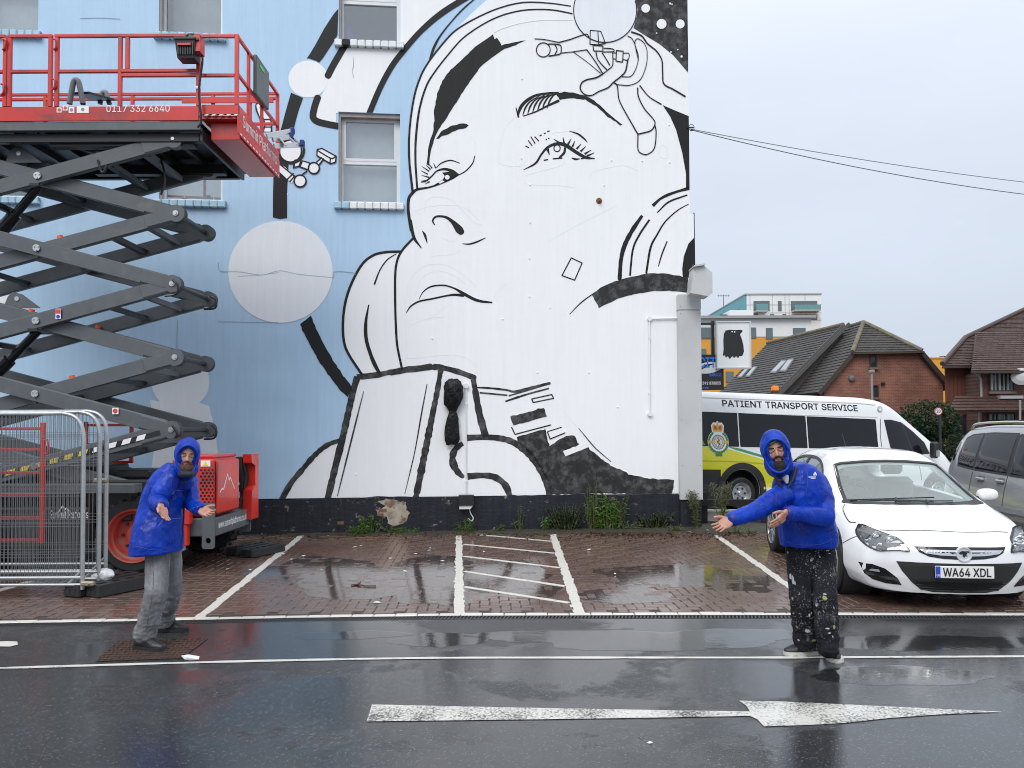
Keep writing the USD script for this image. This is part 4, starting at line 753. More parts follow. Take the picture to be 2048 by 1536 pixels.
for z in (ZT_-.006, ZM-.03): lift.part('guard_rail', bx(PE-.049, PE-.011, PY0+.022, PY1-.022, z-.02, z+.02, .005), RED)
for y in (PY0+.42, PY0+.95): lift.part('guard_post', bx(PE-.05, PE-.01, y-.02, y+.02, 5.876, ZT_-.027, .005), RED)
for u, v in ((108, 80), (6, 80), (105, 160), (3, 170)): lift.part('gate_catch', tube(smooth_path([dp(u-1, v-2, PY0-.03), dp(u+5, v, PY0-.05), dp(u+4, v+14, PY0-.04), dp(u-1, v+20, PY0-.03)]), .012, 8), RED)
cp = Thing('hanging_board', 'dark grey flat board hung on the right end rail of the red platform', 'board', (PE, PY0+.6, 6.4))
cp.part('board', bx(PE+.0, PE+.05, PY0+.50, PY0+1.02, 6.24, 6.78, .012), mat('panel_grey', (.07, .085, .085), .4, var=.15)); cp.part('green_light', bx(PE+.0505, PE+.056, PY0+.62, PY0+.80, 6.66, 6.70), mat('green_print', (.05, .6, .12), .4))
# control box in its basket
cb = Thing('control_box', 'black control box with carrying handle hooked on the front rail of the red platform', 'control box', dp(380, 125, 9.3))
c0, c1 = dp(357, 122, 9.28), dp(397, 88, 9.28); tap = [(-.01, 0), (.0, 0), (.0, 0)]
v = [(c0[0]+.02, 9.2, c0[2]), (c1[0]-.02, 9.2, c0[2]), (c1[0]-.02, 9.36, c0[2]), (c0[0]+.02, 9.36, c0[2]), (c0[0], 9.17, c1[2]), (c1[0], 9.17, c1[2]), (c1[0], 9.37, c1[2]), (c0[0], 9.37, c1[2])]
cb.part('basket', hullm(v), BLKP); cb.part('rim', bx(c0[0]-.015, c1[0]+.01, 9.155, 9.378, c1[2], c1[2]+.03, .006), BLKP)
cb.part('ribs', cat([bx(c0[0]+.035+i*.03, c0[0]+.047+i*.03, 9.172, 9.19, c0[2]+.03, c1[2]-.02) for i in range(7)]), DRK, kind='stuff')
h0 = dp(362, 86, 9.26); cb.part('handle', tube(smooth_path([h0, h0+(.02, 0, .04), h0+(.09, 0, .10), h0+(.17, 0, .10), h0+(.21, 0, .04), h0+(.22, 0, 0)]), .018, 10), BLKP, smooth=40)
cb.part('control_head', hullm([(h0[0]+.10, 9.18, h0[2]), (h0[0]+.25, 9.18, h0[2]), (h0[0]+.10, 9.36, h0[2]), (h0[0]+.25, 9.36, h0[2]), (h0[0]+.12, 9.22, h0[2]+.09), (h0[0]+.24, 9.22, h0[2]+.06), (h0[0]+.12, 9.34, h0[2]+.09), (h0[0]+.24, 9.34, h0[2]+.06)]), BLKP)
cb.part('red_bracket', cat(bx(X(401), X(413), 9.20, 9.35, dp(1, 112, 9.3)[2], dp(1, 80, 9.3)[2]), bx(X(372), X(398), 9.15, 9.17, dp(1, 104, 9.3)[2], dp(1, 100, 9.3)[2])), RED)
lift.part('clamp', cat(*[bx(X(393), X(404), PY0-.03, PY0-.021, dp(1, v+3, PY0)[2], dp(1, v-2, PY0)[2]) for v in (106, 178)]), WHP)
# grey tubular frame lying on the deck
tf = Thing('tube_frame', 'grey tubular frame with rounded hoops lying on the lift platform', 'tube frame', dp(175, 205, 9.9))
TB = mat('grey_tube', (.15, .165, .175), .45, var=.1)
tf.part('hoop', tube(smooth_path([dp(u, v, 9.8) for u, v in ((139, 208), (143, 185), (147, 165), (152, 160), (157, 164), (162, 185), (166, 208))]), .035, 10), TB, smooth=40)
tf.part('hoop', tube(smooth_path([dp(u, v, 10.4) for u, v in ((200, 208), (203, 190), (208, 184), (213, 188), (219, 208))]), .033, 10), TB, smooth=40)
tf.part('tread_board', bar(dp(160, 186, 9.85), dp(212, 200, 10.4), .26, .03, (0, 0, 1), .005), DRK)
tp = Thing('paint_tub', 'small white tub with a dark label standing on the right end of the lift platform', 'tub', (-3.72, 10.0, 5.74))
tp.part('tub', lathe([(.0, 0), (.10, 0), (.115, .16), (.105, .17), (0, .17)], (-3.72, 10.0, 5.75), (0, 0, 1)), WHT, smooth=40); tp.part('label', lathe([(.106, .03), (.114, .13)], (-3.72, 10.0, 5.75), (0, 0, 1)), mat('dark_label', (.03, .03, .12), .4))
# folded aluminium steps sticking out over the end
ALU = mat('aluminium', (.60, .61, .62), .35, .9); BLU = mat('blue_plastic', (.012, .035, .20), .4)
st = Thing('folding_steps', 'folded aluminium steps with blue plastic feet laid flat past the end of the platform', 'steps', dp(570, 290, 10.9))
for k, (a, b) in enumerate((((533, 272, 10.55), (584, 262, 10.9)), ((545, 279, 10.5), (578, 274, 10.8)), ((548, 292, 10.5), (600, 290, 10.9)))):
    st.part('stile', bar(dp(*a), dp(*b), .03, .07, c=.004), ALU)
for a, b in (((560, 276, 10.6), (572, 292, 10.6)), ((574, 272, 10.8), (594, 290, 10.85)), ((581, 270, 10.85), (600, 287, 10.9))): st.part('tread', bar(dp(*a), dp(*b), .06, .02, c=.004), ALU)
for a in ((585, 262, 10.9), (583, 272, 10.85), (605, 287, 10.9)): c = dp(*a); st.part('foot', bx(c[0]-.035, c[0]+.03, c[1]-.04, c[1]+.04, c[2]-.05, c[2]+.05, .015), BLU)
# ---- chassis
lift.part('chassis', bx(-8.3, -3.98, 9.62, 10.85, .50, .86, .02), GRY)
lift.part('side_cover', bx(-8.3, -4.75, 9.36, 9.55, .62, 1.02, .02), DRK); lift.part('upper_tray', bx(-8.3, -4.55, 9.565, 10.7, .90, 1.12, .02), DRK)
lift.part('side_panel', bx(-8.3, -5.15, 9.12, 9.30, .30, .82, .02), DRK)
lift.part('side_beam', bx(-8.3, -4.60, 9.15, 9.35, .985, 1.10, .008), GRY)
lift.part('lettering', text_on('Summit Platforms', .095, (dp(98, 1037, 9.1)[0], 9.118, dp(98, 1037, 9.1)[2]), (1, 0, 0), (0, 0, 1), width=.46, bold=False), WHT)
def mountain(o, ex, ey, s, w=.012):
    L_ = [(-1, -.15), (-.78, -.02), (-.62, -.06), (-.18, .55), (.0, .28), (.12, .40), (.62, -.12)]
    return plate(LineString([(a*s, b*s) for a, b in L_]).buffer(w/2), o, ex, ey, .002)
lift.part('mountain_logo', mountain(dp(128, 1027, 9.1)*np.array([1, 0, 1])+np.array([0, 9.118, 0]), (1, 0, 0), (0, 0, 1), .16), WHT)
lift.part('power_unit', bx(-8.3, -5.35, 9.75, 10.5, 1.122, 1.30, .02), DRK); lift.part('tank', bx(-5.2, -4.72, 9.80, 10.4, 1.122, 1.24, .03), DRK)
# wheels
TYR = mat('tyre_rubber', (.014, .014, .015), .62, var=.25, scale=20, bump=.2); RIM = mat('rim_red', (.42, .045, .03), .45, var=.2, scale=6, dirt=(.25, .12, .09), dscale=5)
def lift_wheel(c, r=.45, w=.36, front=-1):
    c = np.asarray(c, float); d = np.array([0, front, 0.])
    t = lift.part('wheel', lathe([(r*.70, 0), (r*.72, w*.5-.01), (r*.93, w*.5), (r, w*.42), (r, -w*.42), (r*.93, -w*.5), (r*.7, -w*.5)], c, d, 40), TYR, smooth=30)
    lift.part('lugs', cat([bar(c+d*(w*.44*s)+np.array([math.cos(a), 0, math.sin(a)])*r*.99, c+d*.02*s+np.array([math.cos(a+.12), 0, math.sin(a+.12)])*r*1.0, .045, .05, (math.cos(a), 0, math.sin(a))) for a0 in range(26) for s, a in ((1, a0*.2417), (-1, a0*.2417+.12))]), TYR, parent=t, kind='stuff')
    lift.part('rim', lathe([(r*.735, w*.46), (r*.73, w*.52), (r*.69, w*.50), (r*.66, w*.36), (r*.60, w*.33), (r*.585, w*.10), (r*.30, w*.06), (r*.28, w*.2), (.001, w*.22)], c, d, 40), RIM, parent=t, smooth=30)
    lift.part('wheel_nuts', cat([cyl(c+d*(w*.06)+np.array([math.cos(a), 0, math.sin(a)])*r*.42, c+d*(w*.16)+np.array([math.cos(a), 0, math.sin(a)])*r*.42, .018, 6) for a in np.linspace(0, 6.28, 9)[:-1]]), DRK, parent=t, kind='stuff')
wc = dp(264, 1079, 9.25); lift_wheel((wc[0], 9.44, .45)); lift_wheel((wc[0]+.25, 10.95, .45), front=1); lift_wheel((-7.6, 9.44, .45)); lift_wheel((-7.6, 10.95, .45), front=1)
# engine cover at the right end
REDC = RED
x_, ye, yb2 = -3.70, 9.30, 10.12
lift.part('engine_cover', bx(-4.22, x_, ye, yb2, .68, 1.40, .03), REDC); lift.part('engine_cover_lid', bx(-4.20, x_-.02, ye+.02, yb2+.01, 1.402, 1.44, .012), REDC)
lift.part('end_door', bx(x_-.001, x_+.035, ye+.05, yb2-.03, .71, 1.37, .015), REDC); lift.part('mountain_logo', mountain((x_+.036, ye+.42, 1.02), (0, 1, 0), (0, 0, 1), .30, .016), WHT)
lift.part('door_lock', bx(x_+.0355, x_+.042, yb2-.12, yb2-.05, 1.02, 1.05), STEEL)
gm = unary_union([sbox(0, 0, .18, .44)]).difference(unary_union([Point(.02+(i % 4)*.047+(.023 if (i//4) % 2 else 0), .03+(i//4)*.040).buffer(.0165, 4) for i in range(44)]))
ga, gb = dp(400, 1005, ye), dp(417, 958, ye)
lift.part('grille', plate(gm, (ga[0], ye-.010, ga[2]-.03), (1, 0, 0), (0, 0, 1), .008), REDC); lift.part('grille_backing', bx(ga[0]-.0, ga[0]+.18, ye-.006, ye-.001, ga[2]-.03, ga[2]+.41), DRK)
a, b = dp(402, 933, ye), dp(421, 921, ye); wsn = lift.part('warning_sticker', bx(a[0], b[0], ye-.008, ye-.004, a[2], b[2]), WHT); lift.part('warning_triangle', plate(Polygon([(a[0]+.025, a[2]+.008), (b[0]-.025, a[2]+.008), ((a[0]+b[0])/2, b[2]-.008)]), (0, ye-.009, 0), (1, 0, 0), (0, 0, 1), .002), YEL, parent=wsn)
lift.part('end_beam', bx(-4.2, x_+.04, ye-.04, yb2+.35, .44, .665, .012), GRY); lift.part('lettering', text_on('www.summitplatforms.co.uk', .085, (x_+.0415, ye+.06, .53), (0, 1, 0), (0, 0, 1), width=.98), WHT)
for y, z0, z1 in ((ye-.075, .30, .86), (yb2+.37, .34, .92)):
    g = sbox(-.075, z0, .075, z1).buffer(-.03).buffer(.03).difference(unary_union([Point(0, z0+.10).buffer(.035), Point(0, z1-.10).buffer(.035)])); h = plate(g, (x_-.02, y, 0), (1, 0, 0), (0, 0, 1), .03); lift.part('tie_down_plate', h, GRY)
# outrigger column and rear cover
lift.part('outrigger', cat(bx(-4.16, -3.93, ye-.16, ye-.045, .60, .80, .012), bx(-4.13, -3.96, ye-.15, ye-.05, .34, .60, .012)), REDC); lift.part('outrigger_foot', cyl((-4.045, ye-.10, .29), (-4.045, ye-.10, .34), .05, 14), STEEL)
cv = Polygon([(0, .52), (.30, .52), (.30, 1.42), (.0, 1.42), (.03, 1.30), (.16, 1.26), (.17, .98), (.04, .92)])
lift.part('rear_cover', plate(cv, (x_-.02, 10.36, 0), (0, 1, 0), (0, 0, 1), .12), REDC); lift.part('rear_panel', bx(x_-.15, x_-.04, 10.40, 10.62, .9, 1.38), DRK)
lift.part('loom', cat([tube(smooth_path([(x_-.02, 10.42+.03*i, .95), (x_+.0, 10.44+.03*i, 1.1), (x_-.02, 10.42+.03*i, 1.25), (x_-.03, 10.43+.03*i, 1.36)]), .011, 6) for i in range(4)]), BLKP)
# ladders
def ladder(u0, u1, y, vs, vt, vb):
    xa, xb = dp(u0, 1000, y)[0], dp(u1, 1000, y)[0]; zt, zb = dp(u1, vt, y)[2], dp(u1, vb, y)[2]
    for x in (xa, xb): lift.part('ladder_stile', bx(x-.025, x+.025, y-.02, y+.02, zb, zt, .005), RED)
    for v in vs: z = dp(u1, v, y)[2]; lift.part('ladder_rung', bx(xa+.026, xb-.026, y-.016, y+.016, z-.018, z+.018, .004), RED)
ladder(-20, 85, 8.98, (857, 899, 945, 990, 1035, 1080), 845, 1087); ladder(171, 262, 10.9, (850, 888, 924), 843, 926)
p = dp(94, 890, 8.95); lift.part('ladder_handle', tube(smooth_path([p+(-.03, 0, .06), p+(.02, -.02, .05), p+(.02, -.02, -.09), p+(-.03, 0, -.10)]), .01, 8), RED)
a = dp(117, 628, 9.5)
s = lift.part('sticker', bx(a[0]-.033, a[0]+.033, 9.492, 9.498, a[2]-.065, a[2]+.065), WHT); lift.part('sticker_print', cyl((a[0], 9.4915, a[2]-.035), (a[0], 9.489, a[2]-.035), .024, 16), mat('blue_print', (.02, .06, .4), .5), parent=s); lift.part('sticker_print', bx(a[0]-.03, a[0]+.03, 9.489, 9.4915, a[2]+.005, a[2]+.06), RPT, parent=s)
a = dp(231, 822, 9.5); s = lift.part('sticker', bx(a[0]-.04, a[0]+.04, 9.494, 9.499, a[2]-.04, a[2]+.04), WHT); lift.part('sticker_print', cyl((a[0], 9.4938, a[2]), (a[0], 9.4915, a[2]), .03, 16), RPT, parent=s)

# ================================================================ mesh fence panels and rubber blocks
GALV = mat('galvanised', (.42, .44, .45), .42, .75, var=.12, scale=18)
def fence_panel():
    f = Thing('mesh_fence', 'front galvanised mesh fence panel at the lower left, nearest the camera', 'fence panel', (-4.52, 7.92, 0), 'mesh fence panels stacked by the lift')
    xr, xl, y = -4.52, -7.9, 7.92; r = .021; zt, zb = 1.93, .13
    f.part('top_frame', tube(smooth_path([(xl, y, .10), (xl, y, 1.6), (xl+.02, y, zt-.12), (xl+.13, y, zt), (xl+.5, y, zt), (xr-.5, y, zt), (xr-.22, y, zt), (xr-.07, y, zt-.06), (xr-.005, y, zt-.22), (xr, y, 1.4), (xr, y, .08)], 8), r, 12), GALV, smooth=40)
    for z in (zb, zb+.075): f.part('bottom_rail', cyl((xl, y, z), (xr-.0, y, z), .017, 12), GALV, smooth=40)
    f.part('brace', cyl((xr-.16, y, zb), (xr, y, zb+.16), .012, 10), GALV)
    W = [bx(x-.0022, x+.0022, y-.002, y+.002, zb, zt-.0) for x in np.arange(xl+.04, xr-.24, .042)]+[bx(x-.0022, x+.0022, y-.002, y+.002, zb, zt-.0-max(0, (x-xr+.24))**2*2.2) for x in np.arange(xr-.238, xr-.02, .042)]
    W += [bx(xl, xr, y-.006, y-.002, z-.0022, z+.0022) for z in (.42, .45, .74, .77, 1.06, 1.09, 1.38, 1.41, 1.66, 1.69)]
    f.part('wire_mesh', cat(W), mat('wire', (.22, .23, .235), .4, .7), kind='stuff')
    return f
fp = fence_panel(); G = 'mesh fence panels stacked by the lift'
copy_of(fp, 'mesh_fence', 'middle galvanised mesh fence panel, just behind the front one at the lower left', 'fence panel', G, tmat((-4.47, 8.14, .02)))
copy_of(fp, 'mesh_fence', 'rearmost galvanised mesh fence panel, its round corner furthest right of the three', 'fence panel', G, tmat((-4.60, 8.52, .04)))
cl = Thing('fence_clamp', 'brass coloured clamp joining the middle and rear fence uprights', 'clamp', dp(204, 960, 8.2)); c = dp(203, 961, 8.25)
BRS = mat('brass', (.36, .31, .22), .45, .7)
cl.part('jaw', bx(c[0]-.08, c[0]+.07, c[1]-.03, c[1]+.03, c[2]-.025, c[2]+.025, .012), BRS); cl.part('bolt', cyl(c+(.02, -.06, 0), c+(.02, .04, 0), .011, 8), STEEL)
cl = Thing('fence_clamp', 'dull metal clamp low at the foot of the front fence upright', 'clamp', dp(176, 1167, 7.9)); c = dp(176, 1167, 7.88)
cl.part('jaw', bx(c[0]-.07, c[0]+.07, c[1]-.03, c[1]+.03, c[2]-.025, c[2]+.025, .012), BRS); cl.part('bolt', cyl(c+(.02, -.06, 0), c+(.02, .04, 0), .011, 8), STEEL)
RUB = mat('black_rubber', (.018, .018, .019), .5, var=.25, scale=15, bump=.2, bscale=80)
def block(p, rz, L, label, W=.22, H=.13):
    t = Thing('rubber_block', label, 'rubber block', (0, 0, 0), None)
    q = Polygon([(0, 0), (L, 0), (L, W), (0, W)]).buffer(-.03).buffer(.03)
    hole = [sbox(L*f-.05, W/2-.04, L*f+.05, W/2+.04) for f in (.12, .3, .5, .7, .88)]
    a = plate(q.difference(unary_union(hole)), (0, 0, H*.45), (1, 0, 0), (0, 1, 0), H*.55); b = plate(q.buffer(.008), (0, 0, .012), (1, 0, 0), (0, 1, 0), H*.44)
    e = cat([bx(-.012, .0, W*.2, W*.45, .03, H*.6), bx(-.012, .0, W*.55, W*.8, .03, H*.6)])
    ml = [b, a, e]; M = tmat((p[0], p[1], 0), rz)
    for n_, m in zip(('base', 'body', 'end_lug'), ml): m.apply_transform(M); t.part(n_, m, RUB)
    return t
block(gp(157, 1196), math.radians(70), .80, 'black rubber block under the foot of the mesh fence, left of its pair'); block(gp(197, 1197), math.radians(62), .86, 'long black rubber block right of its pair, behind the man in grey jeans')
block(gp(474, 1113), math.radians(64), .62, 'left black rubber block of the pair lying near the slanting bay line', H=.11); block(gp(505, 1117), math.radians(66), .66, 'right black rubber block of the pair lying near the slanting bay line', H=.11)
# ================================================================ vehicles
from scipy.interpolate import PchipInterpolator, LinearNDInterpolator, NearestNDInterpolator
from scipy.spatial import Delaunay
class Body:
    """A car body lofted from sections along its length. Local frame: x from the nose rearwards, y to the side we see, z up."""
    def __init__(s, o, ex, st, bow, bowp, nose, K=64, cols=14, seg=6, rbow=.12):
        s.o = np.asarray(o, float); s.ex = np.array([ex[0], ex[1], ex[2] if len(ex) > 2 else 0.]); s.ex /= np.linalg.norm(s.ex)
        s.ey = np.cross([0, 0, 1], s.ex); s.ey /= np.linalg.norm(s.ey); s.ez = np.cross(s.ex, s.ey)
        st = np.asarray(st, float); t0 = st[:, 0]; f = PchipInterpolator(t0, st[:, 1:]); L = t0[-1]
        T = np.unique(np.concatenate([np.linspace(t0[0], L, K), t0[:3], [t0[0]+.03, t0[0]+.08, L-.04, L-.1]]))
        sm = lambda a, b, x: np.clip((x-a)/(b-a), 0, 1)**2*(3-2*np.clip((x-a)/(b-a), 0, 1))
        def xw(t, y, z): return t+bow*(1-sm(0, 1.15, t))*np.abs(y)**bowp+(1-sm(0, .6, t))*np.interp(z, nose[0], nose[1])-rbow*sm(L-.7, L, t)*np.abs(y)**2
        rings = []
        for t in T:
            zs, ws, zm, wm, zb, wb, zr, wr, zt = f(t)
            h = smooth_path([(0, zs), (ws, zs), (wm*.985, zs*.55+zm*.45), (wm, zm), (wb, zb), (wr, zr), (wr*.55, zt*.82+zr*.18), (0, zt)], seg); h[:, 0] = np.maximum(h[:, 0], 0); h[0, 0] = h[-1, 0] = 0
            rings.append(np.vstack([h, (h[1:-1]*[-1, 1])[::-1]]))
        n = len(rings[0]); m = (n+2)//2; V = []
        for t, r in zip(T, rings): V.append(np.column_stack([xw(t, r[:, 0], r[:, 1]), r]))
        s.n, s.m, s.T = n, m, T; s.grid = np.array(V); V = list(np.vstack(V)); Fc = []
        for i in range(len(T)-1):
            for j in range(n):
                a, b, c, d = i*n+j, i*n+(j+1) % n, (i+1)*n+j, (i+1)*n+(j+1) % n; Fc += [(a, c, d), (a, d, b)]
        s.front = []
        for i, flip in ((0, False), (len(T)-1, True)):
            prev = None
            for r in range(m):
                if r in (0, m-1): row = [i*n+r]*(cols+2)
                else:
                    y, z = rings[i][r]; row = [i*n+r]
                    for c in range(1, cols+1):
                        yy = y*(1-2*c/(cols+1)); V.append(np.array([xw(T[i], yy, z), yy, z])); row.append(len(V)-1)
                        if i == 0: s.front.append(V[-1])
                    row.append(i*n+(n-r))
                if prev is not None:
                    for c in range(cols+1):
                        for tri in ((prev[c], row[c], row[c+1]), (prev[c], row[c+1], prev[c+1])):
                            if len(set(tri)) == 3: Fc.append(tri[::-1] if flip else tri)
                prev = row
        s.mesh = trimesh.Trimesh(np.array(V), np.array(Fc), process=False)
        if s.mesh.volume < 0: s.mesh.invert()
        s.tri = s.mesh.vertices[s.mesh.faces]
        g = s.grid[:, :m].reshape(-1, 3); side = s.grid[:, seg*2-2:seg*5+2].reshape(-1, 3); top = s.grid[:, seg*4:m]; top = np.vstack([top.reshape(-1, 3), (top*[1, -1, 1]).reshape(-1, 3)])
        fr = np.vstack([np.array(s.front), s.grid[:8].reshape(-1, 3)])
        s.f = {}
        for k, P_, a, b in (('side', side, (0, 2), 1), ('top', top, (0, 1), 2), ('front', fr, (1, 2), 0)):
            q = P_[:, a]+nr.normal(0, 1e-5, (len(P_), 2)); s.f[k] = (LinearNDInterpolator(q, P_[:, b]), NearestNDInterpolator(q, P_[:, b]))
    def W(s, p): p = np.atleast_2d(p); return s.o+p[:, :1]*s.ex+p[:, 1:2]*s.ey+p[:, 2:]*s.ez
    def loc(s, p): q = np.asarray(p)-s.o; return np.array([q@s.ex, q@s.ey, q@s.ez])
    def hit(s, u, v, miny=None):
        """Where the photograph's pixel meets this body, in its own frame."""
        o = s.loc(CC); d = s.loc(s.o+ray(u, v)); a, b, c = s.tri[:, 0], s.tri[:, 1], s.tri[:, 2]; e1, e2 = b-a, c-a
        h = np.cross(d, e2); det = (e1*h).sum(1); det = np.where(abs(det) < 1e-12, 1e-12, det); k = o-a; uu = (k*h).sum(1)/det; q = np.cross(k, e1); vv = (q@d)/det; t = (e2*q).sum(1)/det
        ok = (uu > -1e-6) & (vv > -1e-6) & (uu+vv < 1+1e-6) & (t > 0)
        if not ok.any(): return None
        return o+d*t[ok].min()
    def plane(s, u, v, y):
        o = s.loc(CC); d = s.loc(s.o+ray(u, v)); return o+d*(y-o[1])/d[1]
    def trace(s, pts, view, y=None):
        a = {'side': (0, 2), 'top': (0, 1), 'front': (1, 2)}[view]; out = []
        for p in pts:
            h = s.hit(*p) if y is None else s.plane(*p, y)
            if h is not None: out.append(h[list(a)])
        return np.array(out)
    def at(s, q, view):
        v = s.f[view][0](q); bad = np.isnan(v); return np.where(bad, s.f[view][1](q), v)
    def panel(s, poly, view, off=.003, th=.003, step=.04, mirror=False):
        """A panel lying on the body: a polygon in one view, laid on the surface and given thickness."""
        g0 = poly if hasattr(poly, 'geom_type') else Polygon(poly).buffer(0); sg = -1 if view == 'top' or view == 'side' else 1; ms = []
        for g in polys(g0):
            g = g.simplify(.001).segmentize(step); B = [np.array(r.coords[:-1]) for r in (g.exterior, *g.interiors)]; x0, y0, x1, y1 = g.bounds
            gx, gy = np.meshgrid(np.arange(x0+step/2, x1, step), np.arange(y0+step/2, y1, step)); I = np.column_stack([gx.ravel(), gy.ravel()])
            if len(I): I = I[shapely.contains_xy(g.buffer(-step*.35), I[:, 0], I[:, 1])]
            q = np.vstack(B+[I]); tr = Delaunay(q+nr.normal(0, 1e-6, q.shape)).simplices; c = q[tr].mean(1); tr = tr[shapely.contains_xy(g, c[:, 0], c[:, 1])]
            e1, e2 = q[tr[:, 1]]-q[tr[:, 0]], q[tr[:, 2]]-q[tr[:, 0]]; cr = e1[:, 0]*e2[:, 1]-e1[:, 1]*e2[:, 0]; tr = tr[abs(cr) > 1e-9]; cr = cr[abs(cr) > 1e-9]; tr[cr < 0] = tr[cr < 0][:, ::-1]
            w = s.at(q, view); n = len(q); o = off if view != 'front' else -off; ot = off-th if view != 'front' else -(off-th)
            if view == 'side': up = np.column_stack([q[:, 0], w+o, q[:, 1]]); lo = np.column_stack([q[:, 0], w+ot, q[:, 1]]); tr = tr[:, ::-1]
            elif view == 'top': up = np.column_stack([q[:, 0], q[:, 1], w+o]); lo = np.column_stack([q[:, 0], q[:, 1], w+ot])
            else: up = np.column_stack([w+o, q[:, 0], q[:, 1]]); lo = np.column_stack([w+ot, q[:, 0], q[:, 1]]); tr = tr[:, ::-1]
            ed = np.vstack([tr[:, [0, 1]], tr[:, [1, 2]], tr[:, [2, 0]]]); key = {tuple(e) for e in ed}; bd = [e for e in key if (e[1], e[0]) not in key]
            ff = [*tr, *(tr[:, ::-1]+n)]
            for a, b in bd: ff += [(a, n+a, n+b), (a, n+b, b)]
            ms.append(trimesh.Trimesh(np.vstack([up, lo]), np.array(ff), process=False))
        if not ms: return None
        m = cat(ms)
        if mirror: m = trimesh.Trimesh(m.vertices*[1, -1, 1], m.faces[:, ::-1], process=False)
        return s.world(m)
    def world(s, m): v, f, _ = meshkit.arrays(m); return trimesh.Trimesh(s.W(v), f, process=False)
def to_m(t): return m3.Manifold(m3.Mesh(np.asarray(t.vertices, np.float32), np.asarray(t.faces, np.uint32)))
def prism_m(poly, axis, a, b):
    """Manifold of a 2-D polygon run along an axis between a and b (side: x,z along y; front: y,z along x; top: x,y along z)."""
    ms = []
    for g in polys(poly):
        t = trimesh.creation.extrude_polygon(g, b-a, engine='earcut'); v = t.vertices; w = v[:, 2]+a
        P_ = {'side': np.column_stack([v[:, 0], w, v[:, 1]]), 'front': np.column_stack([w, v[:, 0], v[:, 1]]), 'top': np.column_stack([v[:, 0], v[:, 1], w])}[axis]; t = trimesh.Trimesh(P_, t.faces, process=False)
        if t.volume < 0: t.invert()
        ms.append(to_m(t))
    return m3.Manifold.batch_boolean(ms, m3.OpType.Add)
PAINTW = mat('car_white', (.76, .77, .78), .22, coat=1., spec=.5, bump=.05, bscale=170); GLOSSB = mat('gloss_black', (.010, .010, .011), .08, spec=.5); TRIMB = mat('trim_black', (.020, .020, .021), .5)
CGLASS = pane_mat('car_glass', (.86, .93, .91), .07, .015); TINT = mat('tinted_glass', (.006, .007, .009), .03, spec=.35); LENS = pane_mat('lamp_glass', (.92, .93, .94), .03)
CHRM = mat('chrome', (.75, .76, .77), .12, 1.); ALLOY = mat('alloy', (.48, .49, .50), .28, .85); TYRE = mat('car_tyre', (.013, .013, .014), .6, bump=.15, bscale=90); SEAM = mat('panel_gap', (.02, .02, .02), .8); CABIN = mat('cabin_grey', (.20, .21, .215), .7); PLATEW = mat('plate_white', (.72, .72, .70), .35); PLATEB = mat('plate_blue', (.02, .06, .42), .4); INK = mat('plate_ink', (.012, .012, .012), .5)
def car_wheel(th, B, x, y, z, r, w, style, spokes=10, parent=None):
    c = B.W([(x, y, z)])[0]; d = B.ey*(1 if y > 0 else -1)
    p = th.part('wheel', lathe([(r*.66, w*.35), (r*.68, w*.49), (r*.9, w*.5), (r*.98, w*.42), (r, w*.3), (r, -w*.3), (r*.9, -w*.5), (r*.6, -w*.5)], c, d, 40), TYRE, smooth=30)
    if style == 'alloy':
        _, s_, u_ = frame(d); parts = [lathe([(r*.685, w*.47), (r*.665, w*.51), (r*.63, w*.47), (r*.60, w*.2), (r*.60, -w*.3)], c, d, 40), lathe([(r*.19, w*.30), (r*.17, w*.44), (.001, w*.46)], c, d, 20)]
        for i in range(spokes):
            for e in (-.075, .075):
                a = 2*np.pi*i/spokes; v0 = c+d*w*.41+(s_*math.cos(a)+u_*math.sin(a))*r*.13; v1 = c+d*w*.43+(s_*math.cos(a+e)+u_*math.sin(a+e))*r*.635; parts.append(bar(v0, v1, .016, .03, d, .004))
        th.part('rim', cat(parts), ALLOY, parent=p, smooth=30); th.part('brake_disc', cat(lathe([(r*.5, w*.02), (r*.5, -.01), (.01, -.01)], c, d, 24), lathe([(r*.60, w*.0), (.001, w*.0)], c, d, 24)), TRIMB, parent=p)
    else:
        rim = [lathe([(r*.685, w*.47), (r*.66, w*.52), (r*.62, w*.42), (r*.57, w*.40), (r*.50, w*.24), (r*.47, w*.20), (r*.20, w*.20), (r*.18, w*.36), (r*.15, w*.40), (.001, w*.40)], c, d, 40)]
        th.part('rim', cat(rim), ALLOY, parent=p, smooth=30); _, s_, u_ = frame(d)
        th.part('rim_hole', cat([cyl(c+d*(w*.2)+(s_*math.cos(a)+u_*math.sin(a))*r*.335, c+d*(w*.215)+(s_*math.cos(a)+u_*math.sin(a))*r*.335, r*.075, 12) for a in np.linspace(0, 2*np.pi, 7)[:-1]]), SEAM, parent=p, kind='stuff')
    return p
def line_strip(B, pts, view, w=.006, off=.0025, y=None):
    q = B.trace(pts, view, y)
    return B.panel(LineString(smooth_path(q, 5)).buffer(w/2, cap_style='flat'), view, off, .004, .03) if len(q) > 1 else None
def add(th, name, m, material, **k): return th.part(name, m, material, **k) if m is not None else None

# ---- white hatchback in the right bay
ex = np.array([.104, .9945, 0]); ast = np.array([4.205, 7.02, 0.])
